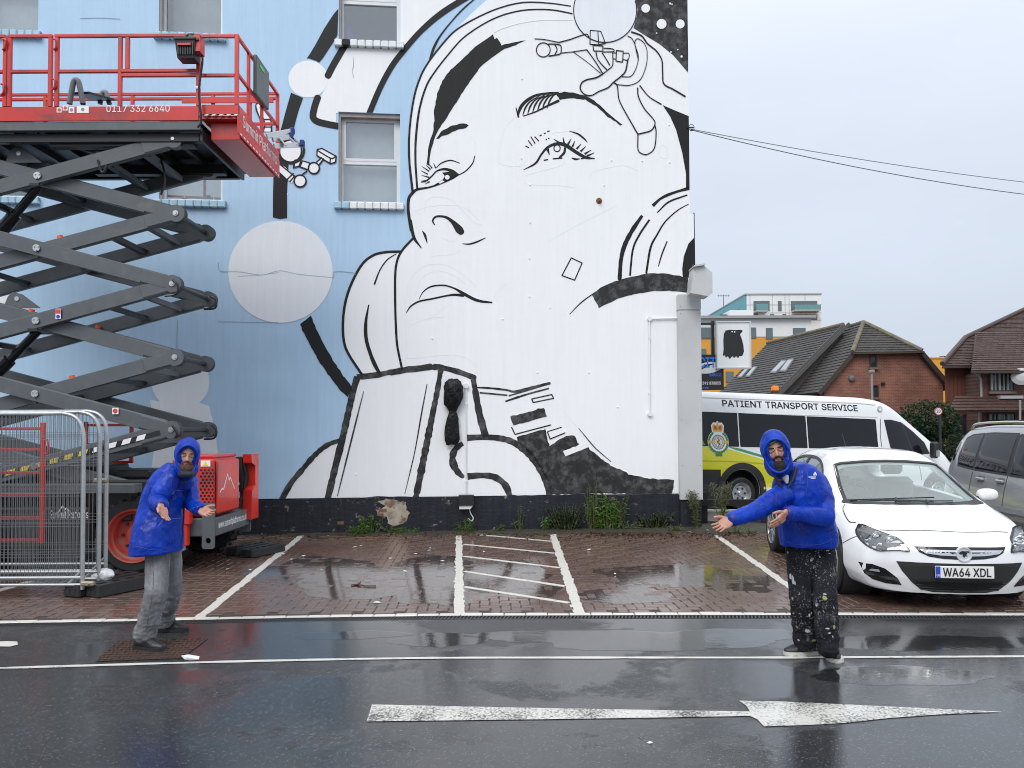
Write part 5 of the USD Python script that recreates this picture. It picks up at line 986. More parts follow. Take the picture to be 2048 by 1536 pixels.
#        t    zs   ws   zm   wm   zb   wb   zr   wr   zt
H = Body(ast, ex, [(0, .17, .62, .40, .80, .60, .70, .64, .50, .665), (.06, .16, .66, .42, .84, .63, .76, .675, .55, .70), (.30, .16, .70, .47, .885, .70, .80, .765, .58, .795), (.65, .16, .74, .50, .902, .78, .815, .845, .60, .87), (1.05, .16, .76, .54, .905, .855, .805, .915, .62, .945),
      (1.22, .16, .76, .55, .905, .885, .80, .985, .66, 1.01), (1.55, .16, .77, .57, .905, .905, .80, 1.13, .66, 1.19), (1.95, .16, .77, .58, .905, .92, .80, 1.315, .61, 1.40), (2.25, .17, .77, .58, .905, .93, .80, 1.385, .585, 1.475), (2.8, .18, .77, .59, .905, .945, .80, 1.40, .575, 1.50), (3.4, .19, .77, .61, .905, .965, .80, 1.36, .555, 1.455), (3.85, .22, .76, .63, .89, .99, .77, 1.25, .53, 1.335), (4.15, .27, .70, .65, .84, .96, .70, 1.08, .50, 1.12), (4.38, .32, .60, .66, .74, .86, .62, .95, .45, .96)],
      .40, 2.3, ((.15, .30, .45, .58, .66, .75), (.10, .03, .0, .02, .07, .12)))
hb_ = Thing('white_hatchback', 'white five door hatchback parked nose out behind the man in paint-splashed trousers', 'car', ast+ex*2.2)
WX, RX, WR, WY = .95, 3.635, .325, .80
PW = B_ = None
wind = Polygon(H.trace([(1667, 929), (1700, 923.5), (1760, 921.5), (1830, 922.5), (1851, 926), (1880, 948), (1930, 992), (1938, 1006), (1900, 1007), (1800, 1007), (1720, 1005), (1688, 1001), (1678, 975)], 'top')).buffer(0)
wind = unary_union([wind, shapely.affinity.scale(wind, 1, -1, origin=(0, 0))]).convex_hull.buffer(-.01)
cx_ = np.array([(1.40, .915), (1.75, 1.08), (2.08, 1.285), (2.45, 1.365), (3.0, 1.375), (3.45, 1.325), (3.75, 1.215), (3.85, 1.06), (3.45, 1.005), (2.4, .975)])
swin = Polygon(smooth_path(np.vstack([cx_, cx_[:1]]), 3)).buffer(-.02).buffer(.015)
bm = to_m(H.mesh); inner = Body(ast, ex, [(t, .35, .55, .60, .78, .86, .74, zr-.04, wr-.03, zt-.045) for t, zr, wr, zt in ((1.15, .93, .60, .95), (1.95, 1.30, .58, 1.385), (2.25, 1.37, .555, 1.445), (2.8, 1.385, .545, 1.47), (3.4, 1.345, .525, 1.42), (3.95, 1.15, .50, 1.22))], 0, 2, ((0, 1), (0, 0)), K=20, rbow=0)
cut = [to_m(inner.mesh), prism_m(wind, 'top', .93, 1.7), prism_m(swin, 'side', .4, 1.2), prism_m(swin, 'side', -1.2, -.4)]
for xx in (WX, RX):
    for sg in (1, -1): cut.append(to_m(cyl((xx, sg*.58, WR+.01), (xx, sg*1.1, WR+.01), .372, 40)))
bm = bm-m3.Manifold.batch_boolean(cut, m3.OpType.Add)
hb_.part('body', H.world(bm), PAINTW, smooth=32)
hb_.part('underbody', H.world(bx(.25, 4.1, -.60, .60, .14, .36)), SEAM)
add(hb_, 'windscreen', H.panel(wind.buffer(-.002), 'top', -.006, .004, .08), CGLASS, smooth=True)
add(hb_, 'windscreen_seal', H.panel(wind.buffer(.016).difference(wind.buffer(-.022)), 'top', .002, .012, .05), TRIMB)
cowl = H.trace([(1690, 1003), (1720, 1006), (1800, 1008), (1900, 1008), (1937, 1006)], 'top')
add(hb_, 'cowl', H.panel(LineString(cowl).buffer(.035).union(shapely.affinity.scale(LineString(cowl).buffer(.035), 1, -1, origin=(0, 0))), 'top', .004, .006, .05), TRIMB)
gx = swin.buffer(-.002); pil = [sbox(2.72, .8, 2.80, 1.5), sbox(1.66, .8, 1.70, 1.5)]
add(hb_, 'side_glass', H.panel(gx, 'side', -.006, .004, .08), CGLASS, smooth=True); add(hb_, 'window_trim', H.panel(swin.buffer(.02).difference(swin.buffer(-.012)).union(unary_union(pil).intersection(swin)), 'side', .002, .01, .05), TRIMB)
add(hb_, 'chrome_strip', H.panel(LineString([(1.45, .92), (2.4, .965), (3.45, .995), (3.85, 1.05)]).buffer(.008), 'side', .006, .006, .05), CHRM)
for nm, L_ in (('bonnet_gap', [(1690, 1008), (1686, 1020), (1697, 1042), (1712, 1046)]), ('bonnet_gap', [(1760, 1060), (1800, 1061.5), (1900, 1063.5), (1960, 1064.5), (2015, 1065)]), ('bumper_gap', [(1686, 1086), (1700, 1078), (1718, 1071)]), ('door_gap', [(1662, 1010), (1668, 1040), (1674, 1062)])):
    add(hb_, nm, line_strip(H, L_, 'side' if nm in ('bumper_gap', 'door_gap') else 'top', .008), SEAM)
# front: lamps, grille, intakes, plate, badge
lamp = H.trace([(1709, 1045), (1724, 1048), (1748, 1058), (1775, 1068), (1795, 1076), (1808, 1088), (1818, 1102), (1800, 1100), (1776, 1100), (1758, 1101), (1738, 1094), (1722, 1082), (1712, 1066)], 'front')
lampP = Polygon(smooth_path(np.vstack([lamp, lamp[:1]]), 3)).buffer(0)
LB = mat('lamp_inner', (.022, .023, .025), .3)
for mi in (False, True):
    p = add(hb_, 'headlight', H.panel(lampP, 'front', .004, .006, .03, mi), LB)
    add(hb_, 'lamp_cover', H.panel(lampP.buffer(-.004), 'front', .030, .003, .05, mi), LENS, parent=p, smooth=True)
    add(hb_, 'lamp_rim', H.panel(lampP.buffer(.004).difference(lampP.buffer(-.012)), 'front', .012, .010, .03, mi), TRIMB, parent=p)
    x0, y0, x1, y1 = lampP.bounds
    for k, (fx, fy, rr) in enumerate(((.36, .44, .055), (.62, .55, .05), (.16, .30, .03))):
        q = np.array([[x0+(x1-x0)*fx, y0+(y1-y0)*fy]]); xx = H.at(q, 'front')[0]; yy = q[0, 0]*(-1 if mi else 1)
        rf_ = lathe([(rr, .006), (rr*.92, .018), (rr*.7, .004), (rr*.45, -.0), (rr*.4, .016), (.001, .022)], H.W([(xx-.002, yy, q[0, 1])])[0], -H.ex, 20); hb_.part('reflector', rf_, CHRM, parent=p, smooth=40)
    for k in range(6):
        f = .15+.12*k; q = np.array([[x0+(x1-x0)*f, y0+(y1-y0)*(.16+.02*k)]]); xx = H.at(q, 'front')[0]; yy = q[0, 0]*(-1 if mi else 1); hb_.part('lamp_rib', bar(H.W([(xx-.008, yy-.02, q[0, 1]-.004)])[0], H.W([(xx-.008, yy+.025, q[0, 1]+.004)])[0], .01, .012), CHRM, parent=p)
def front_part(name, px, material, off=.003, th=.005, sym=True, smooth=True, buf=0., parent=None):
    q = H.trace(px, 'front')
    if sym:
        q = q.copy(); q[np.array([p[0] >= 1915 for p in px])[:len(q)], 0] = 0; q = np.vstack([q, (q*[-1, 1])[::-1]])
    g = Polygon(q).buffer(0); g = g.buffer(buf) if buf else g
    return add(hb_, name, H.panel(g, 'front', off, th, .03), material, parent=parent), g
# the car's middle line in the photograph runs near u = 1918
gr, gg = front_part('grille', [(1828, 1092), (1838, 1104), (1858, 1113), (1885, 1117.5), (1917, 1120), (1917, 1094), (1870, 1093.5)], GLOSSB, .004)
front_part('grille_bar', [(1838, 1098), (1850, 1106), (1880, 1110.5), (1917, 1112.5), (1917, 1107), (1880, 1105.5), (1855, 1102.5)], CHRM, .014, .012, parent=gr)
it, ig = front_part('lower_intake', [(1792, 1122), (1804, 1142), (1822, 1163), (1840, 1178), (1865, 1184), (1917, 1186), (1917, 1128), (1850, 1125)], TRIMB, .003)
for k, v0 in enumerate((1164, 1169, 1174, 1179)):
    q = np.vstack([H.trace([(1826+k*5, v0-1), (1870, v0+1), (1917, v0+2)], 'front')]); q = np.vstack([q, (q*[-1, 1])[::-1][1:]]); add(hb_, 'intake_slat', H.panel(LineString(q).buffer(.005), 'front', .012, .010, .03), GLOSSB, parent=it)
bt = np.vstack([H.trace([(1716, 1123), (1728, 1146), (1745, 1158), (1770, 1166), (1803, 1170), (1795, 1156), (1770, 1137), (1745, 1128)], 'front')])
fogP = Polygon(bt).buffer(0)
for mi in (False, True):
    p = add(hb_, 'fog_recess', H.panel(fogP, 'front', .003, .004, .03, mi), GLOSSB)
    c = np.array(fogP.centroid.coords)[0]; q = np.array([[c[0]+.02, c[1]+.025]]); xx = H.at(q, 'front')[0]; yy = q[0, 0]*(-1 if mi else 1)
    hb_.part('fog_lamp', hullm([H.W([(xx-.012, yy+a, q[0, 1]+b)])[0] for a, b in ((-.08, -.012), (-.07, .015), (.06, .028), (.085, .012))]+[H.W([(xx+.0, yy+a, q[0, 1]+b)])[0] for a, b in ((-.08, -.012), (.085, .012))]), ALLOY, parent=p)
# number plate
pc = H.at(np.array([[0, .375]]), 'front')[0]; px_ = pc-.022; ph = .056; zc = .385
pl_ = hb_.part('number_plate', H.world(bx(px_, px_+.012, -.26, .26, zc-ph, zc+ph, .004)), PLATEW)
hb_.part('plate_band', H.world(bx(px_-.0015, px_+.002, .215, .258, zc-ph+.003, zc+ph-.003)), PLATEB, parent=pl_)
hb_.part('plate_lettering', text_on('WA64 XDL', .075, H.W([(px_-.0005, .195, zc-.038)])[0], -H.ey, H.ez, .002, True, .425), INK, parent=pl_)
hb_.part('plate_lettering', text_on('GB', .018, H.W([(px_-.002, .252, zc-.038)])[0], -H.ey, H.ez, .001), WHT, parent=pl_)
# badge: a ring with a winged beast's head
bz = float(np.mean([q[1] for q in H.trace([(1918, 1108)], 'front')])); bx_ = H.at(np.array([[0, bz]]), 'front')[0]-.012; bc = H.W([(bx_, 0, bz)])[0]
bd = hb_.part('badge', lathe([(.001, .004), (.056, .004), (.058, .012), (.068, .013), (.071, .002), (.071, -.02)], bc, -H.ex, 36), mat('satin_silver', (.68, .69, .70), .4, .4), smooth=30)
em = unary_union([Polygon([(-.05, .012), (-.02, .03), (.0, .03), (.02, .022), (.03, .006), (.018, -.004), (.03, -.02), (.01, -.018), (.0, -.034), (-.014, -.016), (-.01, .0), (-.03, -.004)]), Polygon([(.01, .03), (.04, .03), (.05, .01), (.03, .016)])])
hb_.part('badge_emblem', plate(em, bc-H.ex*.0125+H.ex*.008, -H.ey, H.ez, .002), INK, parent=bd)
# wipers, mirrors, cabin
for a, b in (((1700, 1003), (1868, 998)), ((1790, 1006), (1905, 1005))):
    p, q = H.hit(*a), H.hit(*b); p, q = p+(0, 0, .018), q+(0, 0, .018); hb_.part('wiper', cat(bar(H.W([p])[0], H.W([q])[0], .018, .012), bar(H.W([p*.45+q*.55+(0, 0, .012)])[0], H.W([p*.5+q*.5+(-.12, 0, -.01)])[0], .014, .012)), TRIMB)
for sg in (1, -1):
    c = H.W([(1.55, sg*.98, .98)])[0]; m = trimesh.creation.icosphere(3, 1.0); m.vertices = np.sign(m.vertices)*abs(m.vertices)**.8; m.apply_scale([.085, .105, .07]); m.vertices[:, 1] *= 1.0; m.vertices[:, 0] = np.where(m.vertices[:, 0] > .05, .05, m.vertices[:, 0])
    v = c+np.outer(m.vertices[:, 0], H.ex)+np.outer(m.vertices[:, 1], H.ey)+np.outer(m.vertices[:, 2], H.ez); mr = hb_.part('mirror', trimesh.Trimesh(v, m.faces, process=False), PAINTW, smooth=True); hb_.part('mirror_arm', bar(H.W([(1.56, sg*.80, .92)])[0], H.W([(1.55, sg*.93, .95)])[0], .05, .05), TRIMB, parent=mr)
hb_.part('dashboard', H.world(bx(1.3, 1.62, -.70, .70, .62, .90, .05)), CABIN)
sw = H.W([(1.80, .36, .91)])[0]; e1_, e2_ = H.ey, H.ez*.9+H.ex*.42; hb_.part('steering_wheel', cat(tube([sw+.185*(math.cos(t)*e1_+math.sin(t)*e2_) for t in np.linspace(0, 2*np.pi, 24, endpoint=False)], .016, 8, True), bar(sw-e1_*.18, sw+e1_*.18, .04, .03), cyl(sw, sw-H.ex*.15+H.ez*-.06, .05)), TRIMB)
for sg in (.36, -.36):
    st_ = hb_.part('seat', H.world(cat(bx(2.05, 2.55, sg-.25, sg+.25, .45, .62, .05), bx(2.50, 2.66, sg-.24, sg+.24, .58, 1.12, .06))), CABIN); hb_.part('headrest', H.world(bx(2.56, 2.66, sg-.13, sg+.13, 1.15, 1.32, .04)), CABIN, parent=st_)
hb_.part('rear_bench', H.world(bx(3.35, 3.5, -.6, .6, .5, 1.05, .05)), CABIN); mm_ = H.W([(1.98, 0, 1.33)])[0]; hb_.part('inner_mirror', bar(mm_-H.ey*.11, mm_+H.ey*.11, .03, .05, c=.01), TRIMB)
for xx in (WX, RX):
    for sg in (1, -1):
        car_wheel(hb_, H, xx, sg*WY, WR, WR, .215, 'alloy', 9); arch = lathe([(.366, .0), (.366, -.30), (.05, -.30)], H.W([(xx, sg*.885, WR+.01)])[0], H.ey*sg, 30); hb_.part('wheel_well', arch, SEAM)
hb_.part('roof_aerial', tube([H.W([(3.2, 0, 1.47)])[0], H.W([(3.35, 0, 1.66)])[0]], .004, 6), TRIMB)
for z in ((.55, .60),): hb_.part('door_handle', H.world(bx(2.55, 2.72, H.at(np.array([[2.63, .80]]), 'side')[0]-.0, H.at(np.array([[2.63, .80]]), 'side')[0]+.03, .79, .82, .01)), PAINTW)

# ---- silver people carrier at the right edge
SILV = mat('car_silver', (.36, .37, .39), .26, .55, coat=1.); SILD = mat('car_silver_dark', (.16, .165, .175), .3, .5, coat=.6)
sx = np.array([.12, .993, 0]); so = np.array([7.30, 7.66, 0])
Sv = Body(so, sx, [(0, .28, .60, .60, .80, .80, .72, .86, .50, .90), (.08, .26, .66, .62, .86, .84, .78, .92, .55, .96), (.5, .26, .74, .66, .92, .92, .82, 1.0, .6, 1.05), (1.05, .26, .78, .68, .935, 1.0, .84, 1.07, .62, 1.12), (1.3, .27, .78, .68, .935, 1.02, .84, 1.16, .68, 1.22), (1.9, .27, .78, .70, .935, 1.06, .85, 1.60, .66, 1.68), (2.3, .27, .78, .70, .935, 1.09, .85, 1.70, .65, 1.765), (3.2, .27, .78, .72, .935, 1.12, .85, 1.71, .64, 1.78), (4.0, .30, .77, .74, .925, 1.14, .835, 1.68, .61, 1.75), (4.35, .34, .75, .75, .89, 1.13, .80, 1.60, .58, 1.67), (4.6, .40, .66, .74, .80, 1.08, .72, 1.35, .54, 1.42), (4.72, .45, .55, .72, .70, 1.0, .62, 1.15, .48, 1.2)], .35, 2.2, ((.25, .5, .9), (.06, 0, .1)), rbow=.10)
sv = Thing('silver_people_carrier', 'silver grey people carrier cut off by the photo edge, beside the white hatchback', 'car', so+sx*2.4)
sb = to_m(Sv.mesh)
for xx in (.95, 3.72): sb = sb-to_m(cyl((xx, .6, .36), (xx, 1.2, .36), .42, 40))-to_m(cyl((xx, -.6, .36), (xx, -1.2, .36), .42, 40))
sv.part('body', Sv.world(sb), SILV, smooth=32)
win1 = [(1.55, 1.08), (2.05, 1.52), (2.35, 1.60), (2.45, 1.62), (2.45, 1.10)]; win2 = [(2.53, 1.105), (2.53, 1.63), (3.2, 1.64), (3.42, 1.63), (3.42, 1.13)]; win3 = [(3.48, 1.135), (3.48, 1.63), (3.85, 1.61), (4.02, 1.56), (4.06, 1.30), (3.98, 1.17)]
for w_ in (win1, win2, win3): add(sv, 'side_window', Sv.panel(Polygon(w_).buffer(-.02).buffer(.02), 'side', .004, .004, .06), TINT, smooth=True)
add(sv, 'window_trim', Sv.panel(unary_union([Polygon(w_).buffer(.03) for w_ in (win1, win2, win3)]).buffer(.02).buffer(-.02).difference(unary_union([Polygon(w_).buffer(-.001) for w_ in (win1, win2, win3)])), 'side', .003, .003, .06), TRIMB)
add(sv, 'rear_quarter_glass', Sv.panel(Polygon([(4.22, 1.22), (4.20, 1.52), (4.36, 1.48), (4.46, 1.30), (4.40, 1.22)]), 'side', .004, .004, .05), TINT)
add(sv, 'side_moulding', Sv.panel(sbox(1.45, .60, 3.22, .655).buffer(.01), 'side', .022, .022, .06), SILV); add(sv, 'lower_cladding', Sv.panel(sbox(1.42, .27, 3.26, .50), 'side', .006, .006, .06), SILD)
for x_l in (2.49, 3.45): add(sv, 'door_gap', Sv.panel(LineString([(x_l, 1.08), (x_l, .62), (x_l-.02, .32)]).buffer(.005), 'side', .003, .004, .05), SEAM)
for x_l in (2.62, 3.16):
    yy = Sv.at(np.array([[x_l, .99]]), 'side')[0]; sv.part('door_handle', Sv.world(bx(x_l-.10, x_l+.10, yy-.005, yy+.04, .975, 1.015, .012)), SILV); add(sv, 'handle_recess', Sv.panel(sbox(x_l-.08, .96, x_l+.08, 1.03).buffer(.01), 'side', .003, .003, .05), SILD)
for sg in (1, -1): sv.part('roof_rail', Sv.world(cat(tube(smooth_path([(2.0, sg*.60, 1.70), (2.15, sg*.605, 1.785), (3.0, sg*.60, 1.815), (3.9, sg*.575, 1.795), (4.1, sg*.565, 1.72)], 6), .018, 10))), CHRM, smooth=40)
aw = [(3.72+.455*math.cos(t), .36+.455*math.sin(t)) for t in np.linspace(-.2, math.pi+.2, 24)]
add(sv, 'wheel_arch', Sv.panel(LineString(aw).buffer(.04), 'side', .012, .014, .04), SILV); add(sv, 'wheel_arch', Sv.panel(LineString([(x-2.77, z) for x, z in aw]).buffer(.04), 'side', .012, .014, .04), SILV)
for xx in (.95, 3.72):
    car_wheel(sv, Sv, xx, .80, .36, .36, .24, 'alloy', 6); sv.part('wheel_well', lathe([(.414, 0), (.414, -.3), (.05, -.3)], Sv.W([(xx, .9, .36)])[0], Sv.ey, 30), SEAM)

# ---- white patient transport van behind
vx = np.array([-math.cos(math.radians(16.5)), -math.sin(math.radians(16.5)), .022]); vo = np.array([10.635, 18.762, -.124])
Vb = Body(vo, vx, [(0, .34, .60, .62, .82, .84, .72, .94, .55, .98), (.12, .30, .74, .66, .93, .92, .84, 1.04, .66, 1.08), (.45, .30, .86, .72, .985, 1.04, .92, 1.18, .72, 1.23), (.75, .30, .92, .8, 1.01, 1.16, .95, 1.34, .76, 1.41), (1.05, .30, .92, .85, 1.015, 1.22, .94, 1.52, .78, 1.61), (1.4, .30, .92, .9, 1.02, 1.3, .93, 1.75, .78, 1.84), (1.75, .30, .92, .95, 1.02, 1.38, .93, 1.98, .78, 2.07), (2.05, .30, .92, 1.0, 1.02, 1.45, .94, 2.17, .79, 2.27), (2.3, .30, .92, 1.0, 1.02, 1.5, .95, 2.29, .80, 2.40), (2.65, .30, .92, 1.0, 1.02, 1.5, .965, 2.37, .82, 2.48), (3.2, .30, .92, 1.0, 1.02, 1.5, .975, 2.41, .83, 2.52), (7.0, .30, .92, 1.0, 1.02, 1.5, .975, 2.42, .83, 2.53), (7.4, .30, .90, 1.0, 1.0, 1.5, .96, 2.40, .82, 2.50)], .32, 2.2, ((.3, .6, 1.0, 1.2), (.05, 0, .1, .18)), rbow=.03)
vn = Thing('transport_van', 'white, yellow and green patient transport minibus behind the white hatchback', 'van', (6.5, 17, 0))
vb = to_m(Vb.mesh)
raxle = Vb.plane(1483, 985, 1.0)[0]
for xx in (1.05, raxle): vb = vb-to_m(cyl((xx, .62, .40), (xx, 1.3, .40), .46, 40))
vn.part('body', Vb.world(vb), PAINTW, smooth=32)
side = lambda pts: Polygon(Vb.trace(pts, 'side', 1.0)).buffer(0)
YELW = mat('van_yellow', (.62, .60, .01), .3, coat=.6); GRNW = mat('van_green', (.03, .26, .08), .3, coat=.6)
for pts in ([(1398, 822.5), (1478.5, 825.5), (1478.5, 893.5), (1398, 892)], [(1481, 825.6), (1615.5, 832), (1615.5, 896), (1481, 893.6)], [(1618, 832.2), (1757, 838.5), (1757.5, 897.5), (1618, 896.1)]):
    w_ = add(vn, 'side_window', Vb.panel(side(pts).buffer(-.02).buffer(.02), 'side', .006, .006, .12), TINT)
bnd = [(1392, 893), (1412, 889), (1450, 893), (1530, 917), (1575, 932), (1620, 952), (1620, 962), (1560, 952), (1500, 941), (1440, 935), (1392, 935)]
wcut = Point(raxle, .42).buffer(.50)
add(vn, 'yellow_panel', Vb.panel(side([(1392, 893), (1410, 890), (1450, 896), (1530, 920), (1640, 950), (1640, 1005), (1392, 1005)]).difference(wcut), 'side', .004, .004, .12), YELW)
add(vn, 'green_stripe', Vb.panel(side([(1392, 875), (1404, 876), (1411, 890), (1392, 893)]).union(side([(1456, 893), (1480, 897), (1540, 915), (1640, 947), (1640, 950), (1530, 916.5), (1470, 899)])), 'side', .007, .004, .1), GRNW)
add(vn, 'yellow_crease', Vb.panel(LineString(Vb.trace([(1398, 921), (1480, 923), (1560, 930), (1620, 936)], 'side', 1.0)).buffer(.012), 'side', .009, .006, .1), mat('van_yellow_shade', (.45, .43, .01), .35))
add(vn, 'lower_cladding', Vb.panel(side([(1392, 938.5), (1440, 939), (1443, 1020), (1392, 1020)]).difference(wcut), 'side', .008, .008, .1), TRIMB)
aw = [(raxle+.52*math.cos(t), .42+.52*math.sin(t)) for t in np.linspace(-.3, math.pi+.3, 24)]; add(vn, 'wheel_arch', Vb.panel(LineString(aw).buffer(.07), 'side', .025, .03, .05), TRIMB)
car_wheel(vn, Vb, raxle, .90, .35, .345, .23, 'steel'); car_wheel(vn, Vb, 1.05, .90, .35, .345, .23, 'steel'); vn.part('wheel_well', lathe([(.453, 0), (.453, -.35), (.05, -.35)], Vb.W([(raxle, .98, .40)])[0], Vb.ey, 30), SEAM)
tx = Vb.plane(1449, 812, 1.0); tx2 = Vb.plane(1723, 822, 1.0)
def side_text(text, a, b, h, bold=False):
    a, b = np.asarray(a), np.asarray(b); d = b-a; L = np.linalg.norm(d); m = meshkit.text_mesh(text, h, .003, bold); v = m.vertices.copy(); v[:, 0] *= L/v[:, 0].max(); d = d/L
    q = np.column_stack([a[0]+v[:, 0]*d[0], a[1]+v[:, 0]*d[1]+v[:, 1]]); y = Vb.at(q, 'side')+.001+v[:, 2]; return Vb.world(trimesh.Trimesh(np.column_stack([q[:, 0], y, q[:, 1]]), m.faces, process=False))
vn.part('lettering', side_text('PATIENT TRANSPORT SERVICE', tx[[0, 2]], tx2[[0, 2]], .135, True), INK)
# cab door: glass, mirror, handle; beacon; lamp
cg = side([(1776, 841), (1790, 841), (1812, 846), (1829, 908), (1800, 904), (1784, 896)]); cg2 = side([(1815, 848), (1835, 864), (1856, 886), (1862, 906), (1833, 908)])
for g in (cg, cg2): add(vn, 'cab_window', Vb.panel(g.buffer(-.02).buffer(.02), 'side', .006, .006, .1), TINT)
add(vn, 'cab_window_trim', Vb.panel(cg.union(cg2).convex_hull.buffer(.02).difference(cg.buffer(-.01)).difference(cg2.buffer(-.01)), 'side', .005, .005, .1), TRIMB)
ws_ = Polygon([(.80, -.76), (.80, .76), (1.98, .70), (1.98, -.70)]); add(vn, 'windscreen', Vb.panel(ws_.buffer(-.05).buffer(.05), 'top', .006, .006, .1), TINT)
for p_ in ([(1767, 838), (1764, 870), (1766, 940)], [(1834, 912), (1842, 960)]): add(vn, 'door_gap', Vb.panel(LineString(Vb.trace(p_, 'side', 1.0)).buffer(.008), 'side', .004, .005, .08), SEAM)
mc = Vb.plane(1868, 899, 1.15); mr_ = vn.part('mirror', Vb.world(bx(mc[0]-.07, mc[0]+.06, mc[1]-.10, mc[1]+.10, mc[2]-.20, mc[2]+.18, .04)), TRIMB); vn.part('mirror_indicator', Vb.world(bx(mc[0]-.06, mc[0]+.04, mc[1]+.10, mc[1]+.106, mc[2]-.16, mc[2]-.02)), ALLOY, parent=mr_)
sl = Vb.plane(1767.5, 818, 1.0); yy = Vb.at(np.array([[sl[0], sl[2]]]), 'side')[0]; c = Vb.W([(sl[0], yy, sl[2])])[0]; lm = vn.part('side_lamp', cyl(c-Vb.ey*.02, c+Vb.ey*.03, .065, 20), ALLOY); vn.part('lamp_glass', cyl(c+Vb.ey*.03, c+Vb.ey*.035, .045, 18), WHT, parent=lm)
bq = dp(1550, 783, 17.6); be = vn.part('beacon', lathe([(.001, 0), (.10, 0), (.10, .06), (.001, .06)], bq-(0, 0, .04), (0, 0, 1), 18), TRIMB); vn.part('beacon_lens', lathe([(.088, 0), (.085, .08), (.07, .115), (.001, .12)], bq+(0, 0, .02), (0, 0, 1), 18), mat('amber', (.85, .22, .01), .25), parent=be, smooth=40)
add(vn, 'gutter', Vb.panel(LineString([(2.7, 2.34), (3.2, 2.37), (7.2, 2.38)]).buffer(.008), 'side', .006, .008, .1), mat('van_seam', (.35, .35, .36), .5)); add(vn, 'gutter', Vb.panel(LineString([(2.7, 2.06), (7.2, 2.06)]).buffer(.005), 'side', .004, .006, .1), mat('van_seam', (.35, .35, .36), .5))
# service crest: wreath, ring, wheel with serpent and a crown on top
CR_ = Vb.plane(1437, 884, 1.0); cx0, cz0 = CR_[0], CR_[2]; S0 = abs(Vb.plane(1437, 900, 1.0)[2]-cz0)/16
GLD = mat('crest_gold', (.60, .38, .04), .4); CGR = mat('crest_green', (.05, .20, .07), .5); CRD = mat('crest_red', (.45, .05, .03), .5); SILB_ = mat('crest_dark', (.06, .06, .07), .5)
def crest(name, polys_, material, off, parent=None):
    g = unary_union([q if hasattr(q, 'geom_type') else Polygon(q).buffer(0) for q in polys_]); g = shapely.affinity.affine_transform(g, [-S0, 0, 0, S0, cx0, cz0]); return add(vn, name, Vb.panel(g, 'side', off, .003, .08), material, parent=parent)
P0 = Point(0, 0); star = [Polygon([(9*math.cos(a), 9*math.sin(a)), (12*math.cos(a+.2), 12*math.sin(a+.2)), (12*math.cos(a-.2), 12*math.sin(a-.2))]) for a in np.linspace(0, 6.28, 7)[:-1]]
base = crest('crest', [P0.buffer(24), Polygon([(-13, 20), (13, 20), (15, 33), (10, 39), (-10, 39), (-15, 33)]), sbox(-2, 38, 2, 42)], mat('crest_white', (.72, .73, .70), .4), .012)
crest('wreath', [Polygon([(21*math.cos(a)+3.0*math.cos(b), 21*math.sin(a)+3.0*math.sin(b)) for b in np.linspace(0, 6.28, 7)[:-1]]) for a in np.linspace(2.2, 7.2, 22)]+[Polygon([(-6, -22), (6, -22), (8, -28), (-8, -28)])], CGR, .015, base)
crest('ring', [P0.buffer(14.5).difference(P0.buffer(13.2)), P0.buffer(9.5).difference(P0.buffer(8.7))], SILB_, .015, base)
crest('spokes', [LineString([(0, 0), (8.7*math.cos(a), 8.7*math.sin(a))]).buffer(.7) for a in np.linspace(0, 6.28, 9)[:-1]]+[LineString([(-21, 0), (-16, 0)]).buffer(3), LineString([(21, 0), (16, 0)]).buffer(3)], GLD, .0155, base)
crest('serpent', [LineString(smooth_path([(0, -7), (2.5, -4), (-2.5, 0), (2.5, 3.5), (-1, 7)])).buffer(.9)], SILB_, .0165, base)
crest('ring_lettering', [LineString([(10.6*math.cos(a), 10.6*math.sin(a)), (12.3*math.cos(a), 12.3*math.sin(a))]).buffer(.32) for a in np.linspace(.2, 6.2, 34)], SILB_, .016, base)
cw_ = crest('crown', [Polygon([(-10, 21), (10, 21), (12, 32), (9, 36), (4, 33), (0, 37), (-4, 33), (-9, 36), (-12, 32)]), sbox(-.8, 36, .8, 41), sbox(-2, 38, 2, 39.4)], GLD, .0155, base)
crest('crown_velvet', [Polygon([(-8, 25), (-2, 25), (-2.5, 31), (-8, 33)]), Polygon([(8, 25), (2, 25), (2.5, 31), (8, 33)])], CRD, .0175, base)
# ================================================================ signs, rail, houses and flats behind
SIGNB = mat('sign_black', (.012, .012, .013), .35); SIGNBL = mat('sign_blue', (.03, .22, .75), .45)
yS = 14.6
sp = Thing('sign_bracket', 'dark steel bracket carrying the white sign and the garage sign beside the painted building', 'bracket', dp(1428, 780, yS+.12))
x = dp(1429, 700, yS)[0]; sp.part('pole', bx(x-.03, x+.03, yS+.09, yS+.16, dp(1429, 778, yS)[2], dp(1429, 640, yS)[2]), DRK); sp.part('crossbar', bx(x-.55, x+.6, yS+.095, yS+.155, dp(1, 653, yS)[2]-.02, dp(1, 653, yS)[2]+.02), DRK); sp.part('crossbar', bx(x-.55, x+.1, yS+.095, yS+.155, dp(1, 745, yS)[2]-.02, dp(1, 745, yS)[2]+.02), DRK)
def px_box(u0, v0, u1, v1, y, y1): a, b = dp(u0, v1, y), dp(u1, v0, y); return bx(a[0], b[0], y, y1, a[2], b[2])
gs = Thing('garage_sign', 'black garage sign with blue and white lettering, half hidden by the grey post', 'sign', dp(1424, 780, yS))
gs.part('panel', px_box(1396, 709, 1447, 780, yS+.03, yS+.07), SIGNB)
